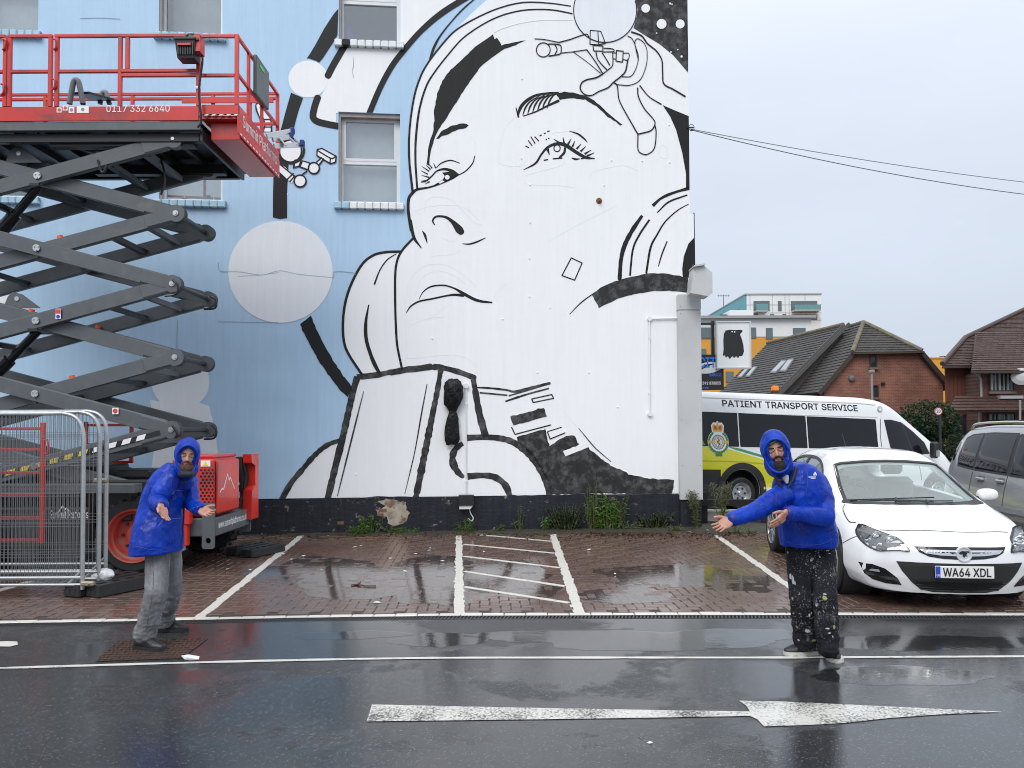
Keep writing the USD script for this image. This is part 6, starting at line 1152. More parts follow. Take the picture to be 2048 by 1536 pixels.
def sgn(t, u0, u1, vb, h, m, bold=True): a, b = dp(u0, vb, yS+.028), dp(u1, vb, yS+.028); gs.part('lettering', text_on(t, h*yS/1500*1.0, a, (1, 0, 0), (0, 0, 1), .002, bold, b[0]-a[0]), m)
sgn('CIT', 1396, 1431, 735, 20, SIGNBL); sgn('GARAGE', 1418, 1442, 752.5, 6.2, SIGNBL); sgn('2392 838855', 1401, 1441, 769, 5.4, WHT); sgn('yres', 1403, 1417, 777.5, 4.6, SIGNBL)
carp = LineString(smooth_path([(-.30, .0), (-.2, .1), (-.02, .17), (.14, .17), (.26, .10)])).buffer(.02).union(Polygon(smooth_path([(-.22, -.02), (-.05, .08), (.15, .15), (.28, .1), (.2, .02), (0, -.03), (-.22, -.02)])))
gs.part('white_car_drawing', plate(carp, dp(1415, 744, yS+.029), (1, 0, 0), (0, 0, 1), .002), WHT)
bs = Thing('white_sign', 'white framed sign with a rough black painted blob, above the garage sign', 'sign', dp(1466, 737, yS-.1))
bs.part('panel', px_box(1435.5, 644, 1499.5, 735, yS-.09, yS-.02), mat('sign_white', (.74, .75, .76), .4)); a, b = dp(1433.5, 737, yS-.1), dp(1501.5, 642, yS-.1)
fr = sbox(a[0], a[2], b[0], b[2]); bs.part('frame', plate(fr.difference(fr.buffer(-.024)), (0, yS-.0, 0), (1, 0, 0), (0, 0, 1), .11), mat('sign_frame', (.62, .63, .64), .4, .5))
z8 = lambda x, y: (1340+x/2.893, 560+y/2.893)
def sp2(s): return [(dp(*z8(*q), yS-.09)[0], dp(*z8(*q), yS-.09)[2]) for q in np.array(s.split(), float).reshape(-1, 2)]
bs.part('black_blob', plate(Polygon(sp2('312 310 322 292 345 288 380 290 408 288 423 292 405 315 415 340 425 380 428 415 418 440 400 440 395 455 382 440 372 452 360 440 345 460 335 440 322 452 318 435 305 442 310 400 308 350')).buffer(-.015).buffer(.015), (0, yS-.0905, 0), (1, 0, 0), (0, 0, 1), .003), SIGNB)
for q in ((360, 299), (374, 300)): c = dp(*z8(*q), yS-.095); bs.part('white_dot', cyl(c, c+(0, .002, 0), .014, 12), WHT)
rl_ = Thing('low_rail', 'low black horizontal rail with posts beside the corner of the painted building', 'rail', dp(1470, 1040, 13.9))
rl_.part('beam', px_box(1403, 999, 1545, 1012, 13.85, 13.95), SIGNB)
for u in (1409, 1535): rl_.part('post', bx(dp(u, 1000, 13.9)[0]-.07, dp(u, 1000, 13.9)[0]+.07, 13.96, 14.08, 0, dp(u, 985 if u < 1500 else 1000, 13.9)[2]), SIGNB)
rl_.part('low_wall', bx(3.46, 4.75, 14.1, 14.3, 0, .22, .02), mat('pale_kerb', (.40, .39, .36), .8, var=.2))

BRICKM = {}
def brick_mat(name, c1, c2, mo, rot=0.):
    n = {'g': ('geometry', {}), 'm': ('mapping', {'mapping_type': 'point', 'rotation': (math.pi/2, 0, 0)}), 'b': ('brick_texture', {'scale': 1.0, 'brick_width': .225, 'row_height': .075, 'mortar_size': .006, 'color1': c1, 'color2': c2, 'mortar': mo, 'bias': -.1}),
         'n': ('noise_texture', {'scale': 1.2, 'detail': 6, 'roughness': .6}), 'r': ('map_range', {'from_min': .3, 'from_max': .7, 'to_min': .72, 'to_max': 1.28}), 's': ('vector_math', {'math_type': 'scale'}), 'p': ('principled_bsdf', {'roughness': .75})}
    return usdkit.material(stage, '/World/Looks/'+name, n, [('g.position', 'm.vector'), ('m.vector', 'b.vector'), ('g.position', 'n.vector'), ('n.fac', 'r.value'), ('b.color', 's.vector1'), ('r.result', 's.scale'), ('s.vector', 'p.base_color')], surface='p.BSDF')
BR1 = brick_mat('brick_red', (.235, .078, .046), (.165, .055, .036), (.22, .18, .15)); BR2 = brick_mat('brick_dark', (.15, .048, .032), (.105, .036, .027), (.12, .09, .075))
TILE = mat('roof_tile_grey', (.060, .054, .050), .55, island=.28, var=.3, scale=1.2, dirt=(.085, .088, .055), dscale=1.4, dlo=.62, dhi=.8); TILB = mat('roof_tile_brown', (.085, .046, .038), .55, island=.28, var=.25, scale=1.2)
RIDGE = mat('ridge_tile', (.13, .115, .085), .7, var=.35, scale=3, dirt=(.22, .17, .06), dscale=1.5); DKW = mat('dark_window', (.03, .036, .042), .06); WFR = mat('window_frame_dark', (.045, .03, .025), .5); CURT = mat('curtain', (.30, .33, .33), .8)
def tiled(th, quad, material, row=.30, col=.30, th_=.035, name='roof_tiles', clip=None):
    """Lapped tiles over a planar roof quad (eave left, eave right, ridge right, ridge left); each tile is a slab of its own, the plane's rows overlap."""
    e0, e1, r1, r0 = (np.asarray(q, float) for q in quad); nrm = np.cross(e1-e0, r0-e0); nrm /= np.linalg.norm(nrm)
    if nrm[2] < 0: nrm = -nrm
    up = (r0-e0); H_ = max(np.linalg.norm(r0-e0), np.linalg.norm(r1-e1)); n = max(2, int(H_/row)); V, Fc, k = [], [], 0
    for i in range(n):
        t0, t1 = i/n, min(1., (i+1.12)/n); a, b, c, d = e0+(r0-e0)*t0, e1+(r1-e1)*t0, e1+(r1-e1)*t1, e0+(r0-e0)*t1; L = np.linalg.norm(b-a); m = max(1, int(L/col)); off = .5*(i % 2)
        cuts = np.unique(np.clip([0, *((np.arange(m+1)+off)/m), 1], 0, 1))
        for s0, s1 in zip(cuts[:-1], cuts[1:]):
            if s1-s0 < 1e-3: continue
            g = .012/L; s0_, s1_ = s0+g/2, s1-g/2; h = th_*(1+.25*rnd.uniform(-1, 1)); p = [a+(b-a)*s0_, a+(b-a)*s1_, d+(c-d)*s1_, d+(c-d)*s0_]
            q = [p[0]+nrm*(h+.012), p[1]+nrm*(h+.012), p[2]+nrm*.012, p[3]+nrm*.012]; V += [p[0]-nrm*.005, p[1]-nrm*.005, *q]; Fc += [(k+2, k+3, k+4), (k+2, k+4, k+5), (k, k+1, k+3), (k, k+3, k+2), (k+1, k+4, k+3), (k, k+2, k+5)]; k += 6
    return th.part(name, trimesh.Trimesh(np.array(V), np.array(Fc), process=False), material, kind='stuff')
def slab(P_, d):
    """A planar polygon given thickness d downwards along its normal."""
    P_ = np.asarray(P_, float); n = np.cross(P_[1]-P_[0], P_[2]-P_[0]); n /= np.linalg.norm(n); n = n if n[2] > 0 else -n; k = len(P_); v = np.vstack([P_, P_-n*d]); f = [(0, i, i+1) for i in range(1, k-1)]+[(k, k+i+1, k+i) for i in range(1, k-1)]
    for i in range(k): j = (i+1) % k; f += [(i, k+i, k+j), (i, k+j, j)]
    m = trimesh.Trimesh(v, f, process=False)
    if m.volume < 0: m.invert()
    return m
def win_front(th, u0, v0, u1, v1, y, mull=1, fr=WFR, sill=True, curtain=False, f=.05, tr=0, glass=None):
    a, b = dp(u0, v1, y), dp(u1, v0, y); g = sbox(a[0], a[2], b[0], b[2]); n = mull+1; w = b[0]-a[0]; L = [sbox(a[0]+i*w/n+f*(.5 if i else 1), a[2]+f, a[0]+(i+1)*w/n-f*(.5 if i < n-1 else 1), b[2]-f) for i in range(n)]
    p = th.part('window', plate(g.difference(unary_union(L)), (0, y-.02, 0), (1, 0, 0), (0, 0, 1), .05), fr); 
    for q in L: th.part('pane', plate(q.buffer(.01), (0, y-.005, 0), (1, 0, 0), (0, 0, 1), .01), glass or DKW, parent=p)
    if curtain:
        for q in L: x0, z0, x1, z1 = q.bounds; th.part('curtain', plate(sbox(x0+.02, z0, x0+(x1-x0)*.38, z1).union(sbox(x1-(x1-x0)*.25, z0, x1-.02, z1)), (0, y-.0165, 0), (1, 0, 0), (0, 0, 1), .008), CURT, parent=p)
    if sill: th.part('sill', bx(a[0]-.05, b[0]+.05, y-.13, y-.021, a[2]-.10, a[2]-.005), mat('stone_sill', (.16, .11, .09), .8), parent=p)
    return p
# -- brick house with a half-hipped gable
h1 = Thing('brick_house', 'red brick house with half-hipped gable and dark tiled roofs behind the van', 'house', (18, 40, 0))
D = 37.; g = lambda u, v, y=D: dp(u, v, y)
pw = [g(1648, 771), g(1701, 707.5), g(1838, 705.5), g(1886, 764)]; xl, xr = pw[0][0], pw[3][0]
h1.part('gable_wall', plate(Polygon([(xl, 0), (xr, 0), (xr, pw[3][2]), (pw[2][0], pw[2][2]), (pw[1][0], pw[1][2]), (xl, pw[0][2])]), (0, D+.3, 0), (1, 0, 0), (0, 0, 1), .3), BR1)
h1.part('side_wall', bx(xl, xr, D+.31, 47, 0, 3.7), BR1)
ap = dp(1727, 646, 38.9); hz = pw[1][2]; back = 48.
e_l, e_r = np.array([xl-.35, D-.25, pw[0][2]-.35]), np.array([xr+.35, D-.25, pw[3][2]-.35])
hl, hr = np.array([pw[1][0]-.02, D-.25, hz+.02]), np.array([pw[2][0]+.02, D-.25, pw[2][2]+.04]); apb = np.array([ap[0], back, ap[2]])
# left slope: quad below the hip corner plus the triangle above
h1.part('roof', slab([e_l, hl, ap, apb, [e_l[0], back, e_l[2]]], .10), TILE); h1.part('roof', slab([e_r, [e_r[0], back, e_r[2]], apb, ap, hr], .10), TILE); h1.part('roof', slab([hl, hr, ap], .08), TILE)
def clipped_tiles(th, poly3, material, row=.22, col=.30, th_=.035):
    """Tiles over any planar roof polygon: first edge is the eave direction."""
    P_ = np.asarray(poly3, float); n = np.cross(P_[1]-P_[0], P_[-1]-P_[0]); n /= np.linalg.norm(n); n = n if n[2] > 0 else -n
    ex_ = np.cross([0, 0, 1], n); ex_ = -ex_/np.linalg.norm(ex_); ey_ = np.cross(n, ex_); ey_ = ey_ if ey_[2] > 0 else -ey_; o = P_[0]; q = np.column_stack([(P_-o)@ex_, (P_-o)@ey_]); pg = Polygon(q).buffer(0); x0, y0, x1, y1 = pg.bounds; V, Fc, k = [], [], 0
    for i, yy in enumerate(np.arange(y0, y1, row)):
        for xx in np.arange(x0-col*(.5*(i % 2)), x1, col):
            b = pg.intersection(sbox(xx+.006, yy, xx+col-.006, yy+row*1.08))
            if b.is_empty or b.area < .006 or not isinstance(b, Polygon): continue
            c = np.array(b.exterior.coords[:-1])[::-1]
            if len(c) > 6: continue
            h = th_*(1+.2*rnd.uniform(-1, 1)); t = (c[:, 1]-yy)/(row*1.08); m = len(c); up = o+np.outer(c[:, 0], ex_)+np.outer(c[:, 1], ey_)+np.outer(h*(1-t)+.012, n); lo = o+np.outer(c[:, 0], ex_)+np.outer(c[:, 1], ey_)-n*.01; V += [*up, *lo]
            if np.dot(np.cross(up[1]-up[0], up[2]-up[0]), n) < 0: Fc += [(k, k+j+1, k+j) for j in range(1, m-1)]
            else: Fc += [(k, k+j, k+j+1) for j in range(1, m-1)]
            for j in range(m): jj = (j+1) % m; Fc += [(k+j, k+m+j, k+m+jj), (k+j, k+m+jj, k+jj)]
            k += 2*m
    return th.part('roof_tiles', trimesh.Trimesh(np.array(V), np.array(Fc), process=False), material, kind='stuff')
clipped_tiles(h1, [e_l, [e_l[0], back, e_l[2]], apb, ap, hl], TILE); clipped_tiles(h1, [hl, hr, ap], TILE)
for a, b in ((hl, ap), (hr, ap), (ap, apb)): h1.part('ridge_tile', tube([a+(0, 0, .05), b+(0, 0, .05)], .11, 8), RIDGE)
for a, b in ((e_l, hl), (hr, e_r)): h1.part('barge_board', bar(np.asarray(a)+(0, -.02, -.07), np.asarray(b)+(0, -.02, -.07), .05, .2), WFR)
h1.part('gutter', bar(hl+(-.05, -.08, -.04), hr+(.05, -.08, -.04), .1, .09), WFR)
win_front(h1, 1739, 711.5, 1753, 735, D, 0, sill=True); win_front(h1, 1743, 770, 1756, 795, D, 0)
for u, v, r in ((1704, 755.5, .17),):
    c = dp(u, v, D-.1); h1.part('satellite_dish', lathe([(.001, .03), (r*.6, .01), (r, -.04), (r*.98, -.05), (.001, .02)], c, (-.25, -1, .2), 20), mat('dish_grey', (.12, .10, .10), .5)); h1.part('dish_arm', cyl(c, c+(0, .1, -.05), .02), DRK)
c = dp(1766, 767, D-.05); h1.part('alarm_box', bx(c[0]-.09, c[0]+.09, c[1]-.05, c[1]+.05, c[2]-.06, c[2]+.06), DRK)
# the wing to its left, roof plane seen full on
yA, yB = 40.2, 48.6; rA = dp(1686, 651, yA); z_e = 2.9; run = (rA[2]-z_e)*1.0; xr_ = rA[0]; dxy = -1.2/8.4
wr0, wr1 = rA, np.array([rA[0]+dxy*(yB-yA), yB, rA[2]]); we0, we1 = wr0-np.array([run, .0, run]), wr1-np.array([run, 0, run])
h1.part('roof', slab([we0, wr0, wr1, we1], .10), TILE); clipped_tiles(h1, [we1, we0, wr0, wr1], TILE, .22, .30)
h1.part('side_wall', bx(we0[0]+.9, xr_, yA+.05, yB-.1, 0, 3.6), BR1); h1.part('gable_wall', plate(Polygon([(we0[0]+.3, 0), (xr_, 0), (xr_, rA[2]-.15), (we0[0]+.3, z_e+.15)]), (0, yA+.3, 0), (1, 0, 0), (0, 0, 1), .25), mat('slate_cheek', (.07, .062, .058), .6, var=.2))
h1.part('ridge_tile', tube([wr0+(0, 0, .05), wr1+(0, 0, .05)], .12, 8), RIDGE)
for k in (0, 1): o = np.array([.22*k, -.12-.16*k, .02+.05*k]); h1.part('barge_board', bar(we0+o, wr0+o, .10, .16), mat('verge_grey', (.085, .08, .076), .6))
nA = np.array([-1, 0, 1])/math.sqrt(2)
for pts in ([(1541, 748), (1553, 748), (1577, 723), (1566, 722.5)], [(1560, 745.5), (1573, 745), (1590, 719.5), (1579, 720.5)], [(1476, 757), (1484, 757), (1500, 739), (1492, 739.5)], [(1492, 755.5), (1500, 755.5), (1517, 734.5), (1509, 735)]):
    nn = np.cross(wr0-we0, we1-we0); nn /= np.linalg.norm(nn); nn = nn if nn[2] > 0 else -nn; q = np.array([pp(u, v, we0, nn) for u, v in pts])
    s_ = h1.part('skylight', slab(q+nn*.10, .12), mat('skylight_frame', (.16, .165, .17), .4)); c = q.mean(0); h1.part('pane', slab(c+(q-c)*.78+nn*.115, .02), mat('skylight_glass', (.30, .33, .36), .05, spec=1.), parent=s_)
# -- terraced house at the right edge
h2 = Thing('terraced_house', 'dark brick house with brown tiled roof and satellite dish at the right edge', 'house', (22, 32, 0))
yC = 32.; a0 = dp(1889, 735, yC)[0]; zE = dp(1890, 729, yC)[2]
h2.part('wall', plate(Polygon([(a0, yC), (31, yC), (31, 39), (a0+5.2, 39)]), (0, 0, 0), (1, 0, 0), (0, 1, 0), zE), BR2); xb0 = dp(1962, 760, 30.9)[0]; zb = dp(1962, 745, 30.9)[2]
h2.part('front_wing', bx(xb0, 31, 30.9, yC-.005, 0, zb), BR2)
# tile-hung upper wall at the left
TH = mat('hung_tile', (.16, .05, .03), .7, island=.25)
V = []
for i in range(12):
    z0 = zE-.15-i*.215
    for j in range(5): w = (xb0-a0-.02)/5; V.append(bx(a0+.01+j*w+.006, a0+.01+(j+1)*w-.006, yC-.03-.002*(i % 2), yC-.001, z0-.22, z0-.003))
h2.part('hung_tiles', cat(V), TH, kind='stuff')
eL = np.array([a0-.35, yC-.45, zE-.10]); eR = np.array([31, yC-.45, zE-.10]); rL = dp(2048, 622, 38.5); rL2 = dp(1931, 684, 34.6); rR = np.array([31, 38.5, rL[2]])
k_ = (rL[2]-eL[2])/(38.5-eL[1]); rL2 = np.array([dp(1931, 684, 34.6)[0], 34.6, eL[2]+k_*(34.6-eL[1])])
h2.part('roof', slab([eL, eR, rR, rL, rL2], .12), TILB); clipped_tiles(h2, [eL, eR, rR, rL, rL2], TILB, .20, .26); h2.part('ridge_tile', tube([eL+(0, 0, .1), rL2+(0, 0, .1), rL+(0, 0, .1)], .10, 8), TILB)
f0 = dp(1943, 742, 30.4); fL = np.array([f0[0], 30.4, f0[2]]); fR = np.array([31, 30.4, f0[2]]); kq = .62; f2 = np.array([f0[0]+2.2, 33.6, f0[2]+kq*3.2]); f3 = np.array([31, 33.6, f0[2]+kq*3.2])
h2.part('roof', slab([fL, fR, f3, f2], .12), TILB); clipped_tiles(h2, [fL, fR, f3, f2], TILB, .20, .26); h2.part('gutter', bar(fL+(0, -.07, -.05), fR+(0, -.07, -.05), .11, .10), WFR); h2.part('gutter', bar(eL+(0, -.07, -.05), np.array([fL[0]+.8, eL[1], eL[2]])+(0, -.07, -.05), .11, .10), WFR)
win_front(h2, 1978, 742, 2027, 783, 30.87, 2, curtain=True); win_front(h2, 1975, 826, 2030, 842, 30.87, 2, curtain=True); win_front(h2, 1909, 828, 1938, 875, yC-.03, 1, sill=False)
c0_, c1_ = dp(1898, 822, 30.1), dp(2100, 822, 30.1); b0_ = dp(1950, 802, 30.85)
q = [c0_, np.array([31, c0_[1], c0_[2]]), np.array([31, 30.85, c0_[2]+.62]), np.array([c0_[0]+.7, 30.85, c0_[2]+.62])]; h2.part('porch_roof', slab(q, .08), TILB); clipped_tiles(h2, q, TILB, .20, .26)
PIPE = mat('grey_pipe', (.26, .25, .24), .5); pt = [dp(u, v, 30.8) for u, v in ((1951, 746), (1961, 756), (1962, 770), (1963, 815), (1960, 826), (1958, 845))]; h2.part('downpipe', tube(smooth_path(pt, 4), .045, 8), PIPE); pt = [dp(u, 800+40*k, 30.02) for k, u in ((0, 2040), (1, 2040))]; h2.part('downpipe', tube(pt, .04, 8), PIPE)
c = dp(2043, 752, 30.3); h2.part('satellite_dish', lathe([(.001, .04), (.2, .01), (.36, -.07), (.355, -.085), (.001, .025)], c, (-.5, -1, .25), 24), mat('dish_white', (.40, .40, .40), .5)); h2.part('dish_arm', cyl(c+(0, .05, 0), c+(0, .6, -.1), .025), DRK); h2.part('flashing', px_box(2001, 791, 2047, 797.5, 30.55, 30.86), mat('lead', (.33, .33, .33), .6))
an = dp(1879, 713, 35); h2.part('aerial', cat(bar(an, an+(1.2, 0, .02), .03, .03), *[bar(an+(.1+.12*i, -.2, 0), an+(.1+.12*i, .2, 0), .012, .012) for i in range(8)], cyl(an+(1.1, 0, -1.2), an+(1.1, 0, .05), .02)), DRK)
# -- flats far behind
WCL = mat('white_cladding', (.70, .71, .70), .6, var=.04, scale=.3); TUR = mat('turquoise_cladding', (.10, .32, .36), .5, var=.05, scale=.3); ORC = mat('orange_cladding', (.62, .29, .035), .55, var=.06, scale=.4); CLJ = mat('cladding_joint', (.36, .37, .37), .8); FGL = mat('flat_glass', (.10, .135, .15), .08, spec=.8); TGL = mat('teal_glass', (.12, .27, .28), .1)
fb = Thing('apartment_block', 'tall white and turquoise apartment block far behind the signs and the brick house', 'apartment block', (40, 115, 0))
y0 = 110.; a, b = dp(1493, 590, y0), dp(1642, 590, y0)
fb.part('tower', bx(a[0], b[0], y0, y0+24, 0, a[2]), WCL); fb.part('side_cladding', bx(a[0]-.25, a[0]-.01, y0+.05, y0+26, 0, a[2]-.02), TUR); fb.part('parapet', bx(a[0]-.3, b[0]+.1, y0-.1, y0+26, a[2]+.001, a[2]+.2), mat('parapet_grey', (.3, .31, .32), .5)); fb.part('roof_plant', bx(a[0]+7, b[0]-8+7, y0+6, y0+12, a[2]+.2, a[2]+1.0), CLJ)
for v in (610, 626, 641): z = dp(1500, v, y0)[2]; fb.part('cladding_joint', bx(a[0], b[0], y0-.012, y0-.001, z-.05, z+.05), CLJ)
for u in (1500, 1545, 1570, 1578, 1610): x = dp(u, 600, y0)[0]; fb.part('cladding_joint', bx(x-.04, x+.04, y0-.010, y0-.0, 8, a[2]), CLJ)
def fwin(u0, v0, u1, v1, y, m=FGL, fr=.16): 
    p0, p1 = dp(u0, v1, y), dp(u1, v0, y); p = fb.part('window', bx(p0[0], p1[0], y-.06, y-.013, p0[2], p1[2]), mat('flat_frame', (.13, .14, .15), .5)); n = max(1, round((p1[0]-p0[0])/1.6)); w = (p1[0]-p0[0])/n
    for i in range(n): fb.part('pane', bx(p0[0]+i*w+fr*.5, p0[0]+(i+1)*w-fr*.5, y-.075, y-.061, p0[2]+fr*.6, p1[2]-fr*.6), m, parent=p)
def balc(u0, u1, v, y, h=9):
    p0, p1 = dp(u0, v, y), dp(u1, v-h, y); bb = fb.part('balcony', bx(p0[0], p1[0], y-1.4, y-.08, p0[2]-.25, p0[2]), CLJ); fb.part('balcony_glass', bx(p0[0], p1[0], y-1.42, y-1.36, p0[2], p1[2]), TGL, parent=bb)
fwin(1507, 602, 1539, 622, y0); fwin(1556, 602, 1563, 622, y0, fr=.1); fwin(1582, 602, 1634, 622, y0); fwin(1582, 629, 1634, 640, y0); fwin(1507, 627, 1516, 638, y0); fwin(1540, 628, 1548, 638, y0, fr=.1); fwin(1565, 628, 1572, 638, y0, fr=.1)
balc(1507, 1530, 623, y0, 12); balc(1583, 1634, 621.5, y0, 9)
for i in range(5):
    yy = y0+3+i*4.4; q = dp(1493, 618, y0); fb.part('window', bx(a[0]-.32, a[0]-.251, yy, yy+1.3, q[2]-1.0-.0, q[2]+.5), FGL)
y1 = 90.; b0_, b1_ = dp(1380, 638, y1), dp(1622, 638, y1); fb.part('front_block', bx(b0_[0], b1_[0], y1, y1+16, dp(1, 681, y1)[2], b0_[2]), WCL); fb.part('orange_block', bx(b0_[0], b1_[0]-.05, y1+.05, y1+16, 0, dp(1, 681, y1)[2]-.01), ORC); fb.part('roof_edge', bx(b0_[0], b1_[0]+.4, y1-.6, y1+16.2, b0_[2]+.001, b0_[2]+.32), mat('parapet_grey', (.3, .31, .32), .5)); q0, q1 = dp(1460, 638, y1+3), dp(1506, 620, y1+3); fb.part('plant_room', bx(q0[0], q1[0], y1+3, y1+9, q0[2], q1[2]), WCL)
for u0, v0, u1, v1 in ((1401, 655, 1424, 677), (1500, 655, 1512, 676), (1532, 656, 1545, 678), (1586, 656, 1611, 674), (1401, 698, 1412, 712), (1452, 743, 1467, 765)): fwin(u0, v0, u1, v1, y1)
a_ = dp(1447, 590, y0+10); fb.part('aerial', cat(cyl((a_[0], a_[1], a[2]), (a_[0], a_[1], a[2]+1.8), .05), *[bar((a_[0]-.8+.4*i, a_[1]-.0, a[2]+1.5), (a_[0]-.8+.4*i, a_[1], a[2]+1.9), .05, .05) for i in range(5)], bar((a_[0]-1, a_[1], a[2]+1.7), (a_[0]+1, a_[1], a[2]+1.7), .05, .05)), DRK); fb.part('flue', cyl(dp(1447, 638, y1+1), dp(1447, 630, y1+1), .5, 14), SEAM)
q0, q1 = dp(1830, 760, 90), dp(1905, 717, 90); single('orange_block', cat(bx(q0[0], q1[0]+6, 90, 104, 0, q1[2]), bx(q0[0]-.1, q1[0]+6.1, 89.9, 104.1, q1[2]+.002, q1[2]+.15)), ORC, 'orange clad building showing between the two brick houses', 'building')
# -- speed sign, street lamp column, bush
ss = Thing('speed_sign', 'round 20 speed limit sign on a dark pole beside the green bush', 'road sign', dp(1879, 880, 24))
c = dp(1877, 822.5, 24); ss.part('pole', cyl((c[0]+.07, 24.05, 0), (c[0]+.07, 24.05, c[2]+.2), .038), DRK); ss.part('disc', cyl(c+(0, .01, 0), c-(0, .0, 0), .125, 28), WHT); ss.part('red_ring', plate(Point(0, 0).buffer(.125, 16).difference(Point(0, 0).buffer(.102, 16)), c-(0, .003, 0), (1, 0, 0), (0, 0, 1), .003), mat('sign_red', (.40, .02, .03), .4)); ss.part('numerals', text_on('20', .105, c-(0, .004, .052), (1, 0, 0), (0, 0, 1), .002, True, .13, True), INK)
lc = Thing('lamp_column', 'thin pale grey street pole in front of the red brick gable wall', 'pole', dp(1744, 800, 34)); c = dp(1743.5, 746, 34); lc.part('pole', cyl((c[0], 34, 0), (c[0], 34, c[2]), .05), PIPE); lc.part('head', bx(c[0]-.10, c[0]+.10, 33.9, 34.1, c[2]+.002, c[2]+.14, .02), PIPE)
# ================================================================ plants, litter
def leaf_mat(name, c, var=.35):
    n = {'g': ('geometry', {}), 'r': ('map_range', {'to_min': 1-var, 'to_max': 1+var}), 's': ('vector_math', {'math_type': 'scale', 'vector1': c}), 'p': ('principled_bsdf', {'roughness': .42, 'specular_ior_level': .4}), 't': ('translucent_bsdf', {}), 'm': ('mix_closure', {'fac': .22})}
    return usdkit.material(stage, '/World/Looks/'+name, n, [('g.random_per_island', 'r.value'), ('r.result', 's.scale'), ('s.vector', 'p.base_color'), ('s.vector', 't.color'), ('p.BSDF', 'm.closure1'), ('t.BSDF', 'm.closure2')], surface='m.closure')
LG1 = leaf_mat('leaf_green', (.10, .23, .026)); LG2 = leaf_mat('leaf_dark', (.020, .045, .016)); LG3 = leaf_mat('leaf_olive', (.12, .17, .045)); LBUSH = leaf_mat('bush_leaf', (.020, .050, .014)); STEM = mat('weed_stem', (.10, .11, .04), .7); SEED = leaf_mat('seed_head', (.22, .22, .14)); DRYL = leaf_mat('dry_leaf', (.13, .06, .025), .6)
def leaves(P_, D_, L, W, curl=.3, k=3):
    """Pointed leaf blades at P_, running along D_ with lengths L, widths W; each bends down a little."""
    P_, D_ = np.asarray(P_, float), np.asarray(D_, float); D_ = D_/np.linalg.norm(D_, axis=1, keepdims=True); n = len(P_); L, W = np.broadcast_to(L, n), np.broadcast_to(W, n); s = np.cross(D_, nr.normal(size=(n, 3))+[0, 0, 1.5]); s /= np.linalg.norm(s, axis=1, keepdims=True)+1e-9; up = np.cross(s, D_)
    V = []; 
    for t, w in ((0, .12), (.35, 1.), (.7, .75), (1., .0)):
        c = P_+D_*(L*t)[:, None]+np.array([0, 0, -1.])*(L*curl*t*t)[:, None]
        V += [c-s*(W*w/2)[:, None], c+s*(W*w/2)[:, None]]
    V = np.stack(V, 1); f = np.array([(0, 1, 3), (0, 3, 2), (2, 3, 5), (2, 5, 4), (4, 5, 6)]); F_ = (np.arange(n)[:, None, None]*8+f[None]).reshape(-1, 3); return trimesh.Trimesh(V.reshape(-1, 3), F_, process=False)
def weed(u, v, w, h, n, label, m=LG1, L=(.06, .14), tall=0, y=None, name='weed', curl=.5, cat_='weed', spread=1.0, W=.3):
    b = gp(u, v) if y is None else np.array([dp(u, v, y)[0], y, 0.]); b[2] = 0; b[1] = min(b[1], wall_y(b[0])-.14) if b[0] < 2.95 else b[1]; t = Thing(name, label, cat_, b); P_, D_, ST = [], [], []
    for i in range(max(3, n//9)):
        a = nr.uniform(0, 2*math.pi); r = w*math.sqrt(nr.uniform())*.5; hh = h*1.3*nr.uniform(.45, 1.0)*(1-.5*r/w); top = b+np.array([r*math.cos(a)*1.3, r*math.sin(a)*.3-.02, hh]); root = b+np.array([r*math.cos(a)*.6, r*math.sin(a)*.25, 0]); mid = (root+top)/2+nr.normal(0, .02, 3); pth = smooth_path([root, mid, top], 5); ST.append(tube(pth, np.linspace(.006, .002, len(pth)), 5))
        for k in range(9): s = nr.uniform(.12, 1); P_.append(pth[int(s*(len(pth)-1))]); aa = nr.uniform(0, 6.28); D_.append([math.cos(aa)*spread, math.sin(aa)*spread*.6-.25, nr.uniform(.0, 1.1)])
    n_ = len(P_); t.part('leaves', leaves(P_, D_, nr.uniform(*L, n_), nr.uniform(L[0]*W, L[1]*W, n_), curl), m, kind='stuff'); t.part('stems', cat(ST), STEM, kind='stuff')
    return t
def fleabane(u, v, h, label, y, n=5, w=.18):
    b = np.array([dp(u, v, y)[0], y, 0.]); t = Thing('tall_weed', label, 'weed', b); ST, P_, D_, SP, SD = [], [], [], [], []
    for i in range(n):
        a = nr.uniform(0, 6.28); hh = h*nr.uniform(.75, 1); top = b+np.array([w*math.cos(a)*nr.uniform(.2, 1), w*.5*math.sin(a), hh]); pth = smooth_path([b+nr.normal(0, .015, 3)*[1, 1, 0], (b+top)/2+nr.normal(0, .02, 3), top], 8); ST.append(tube(pth, np.linspace(.008, .003, len(pth)), 5))
        for k in range(44): s = nr.uniform(.1, .75); P_.append(pth[int(s*(len(pth)-1))]); aa = nr.uniform(0, 6.28); D_.append([math.cos(aa), math.sin(aa), .5])
        for k in range(36):
            s = nr.uniform(.6, 1); p = pth[int(s*(len(pth)-1))]; aa = nr.uniform(0, 6.28); q = p+np.array([math.cos(aa), math.sin(aa), .9])*nr.uniform(.04, .12)*(1.15-s*.5); ST.append(tube([p, q], .002, 4)); SP += [q]*5; SD += [*(nr.normal(size=(5, 3))+[0, 0, .6])]
    t.part('leaves', leaves(P_, D_, nr.uniform(.05, .11, len(P_)), .013, .35), LG3, kind='stuff'); t.part('seed_heads', leaves(SP, SD, nr.uniform(.012, .026, len(SP)), .012, 0), SEED, kind='stuff'); t.part('stems', cat(ST), STEM, kind='stuff')
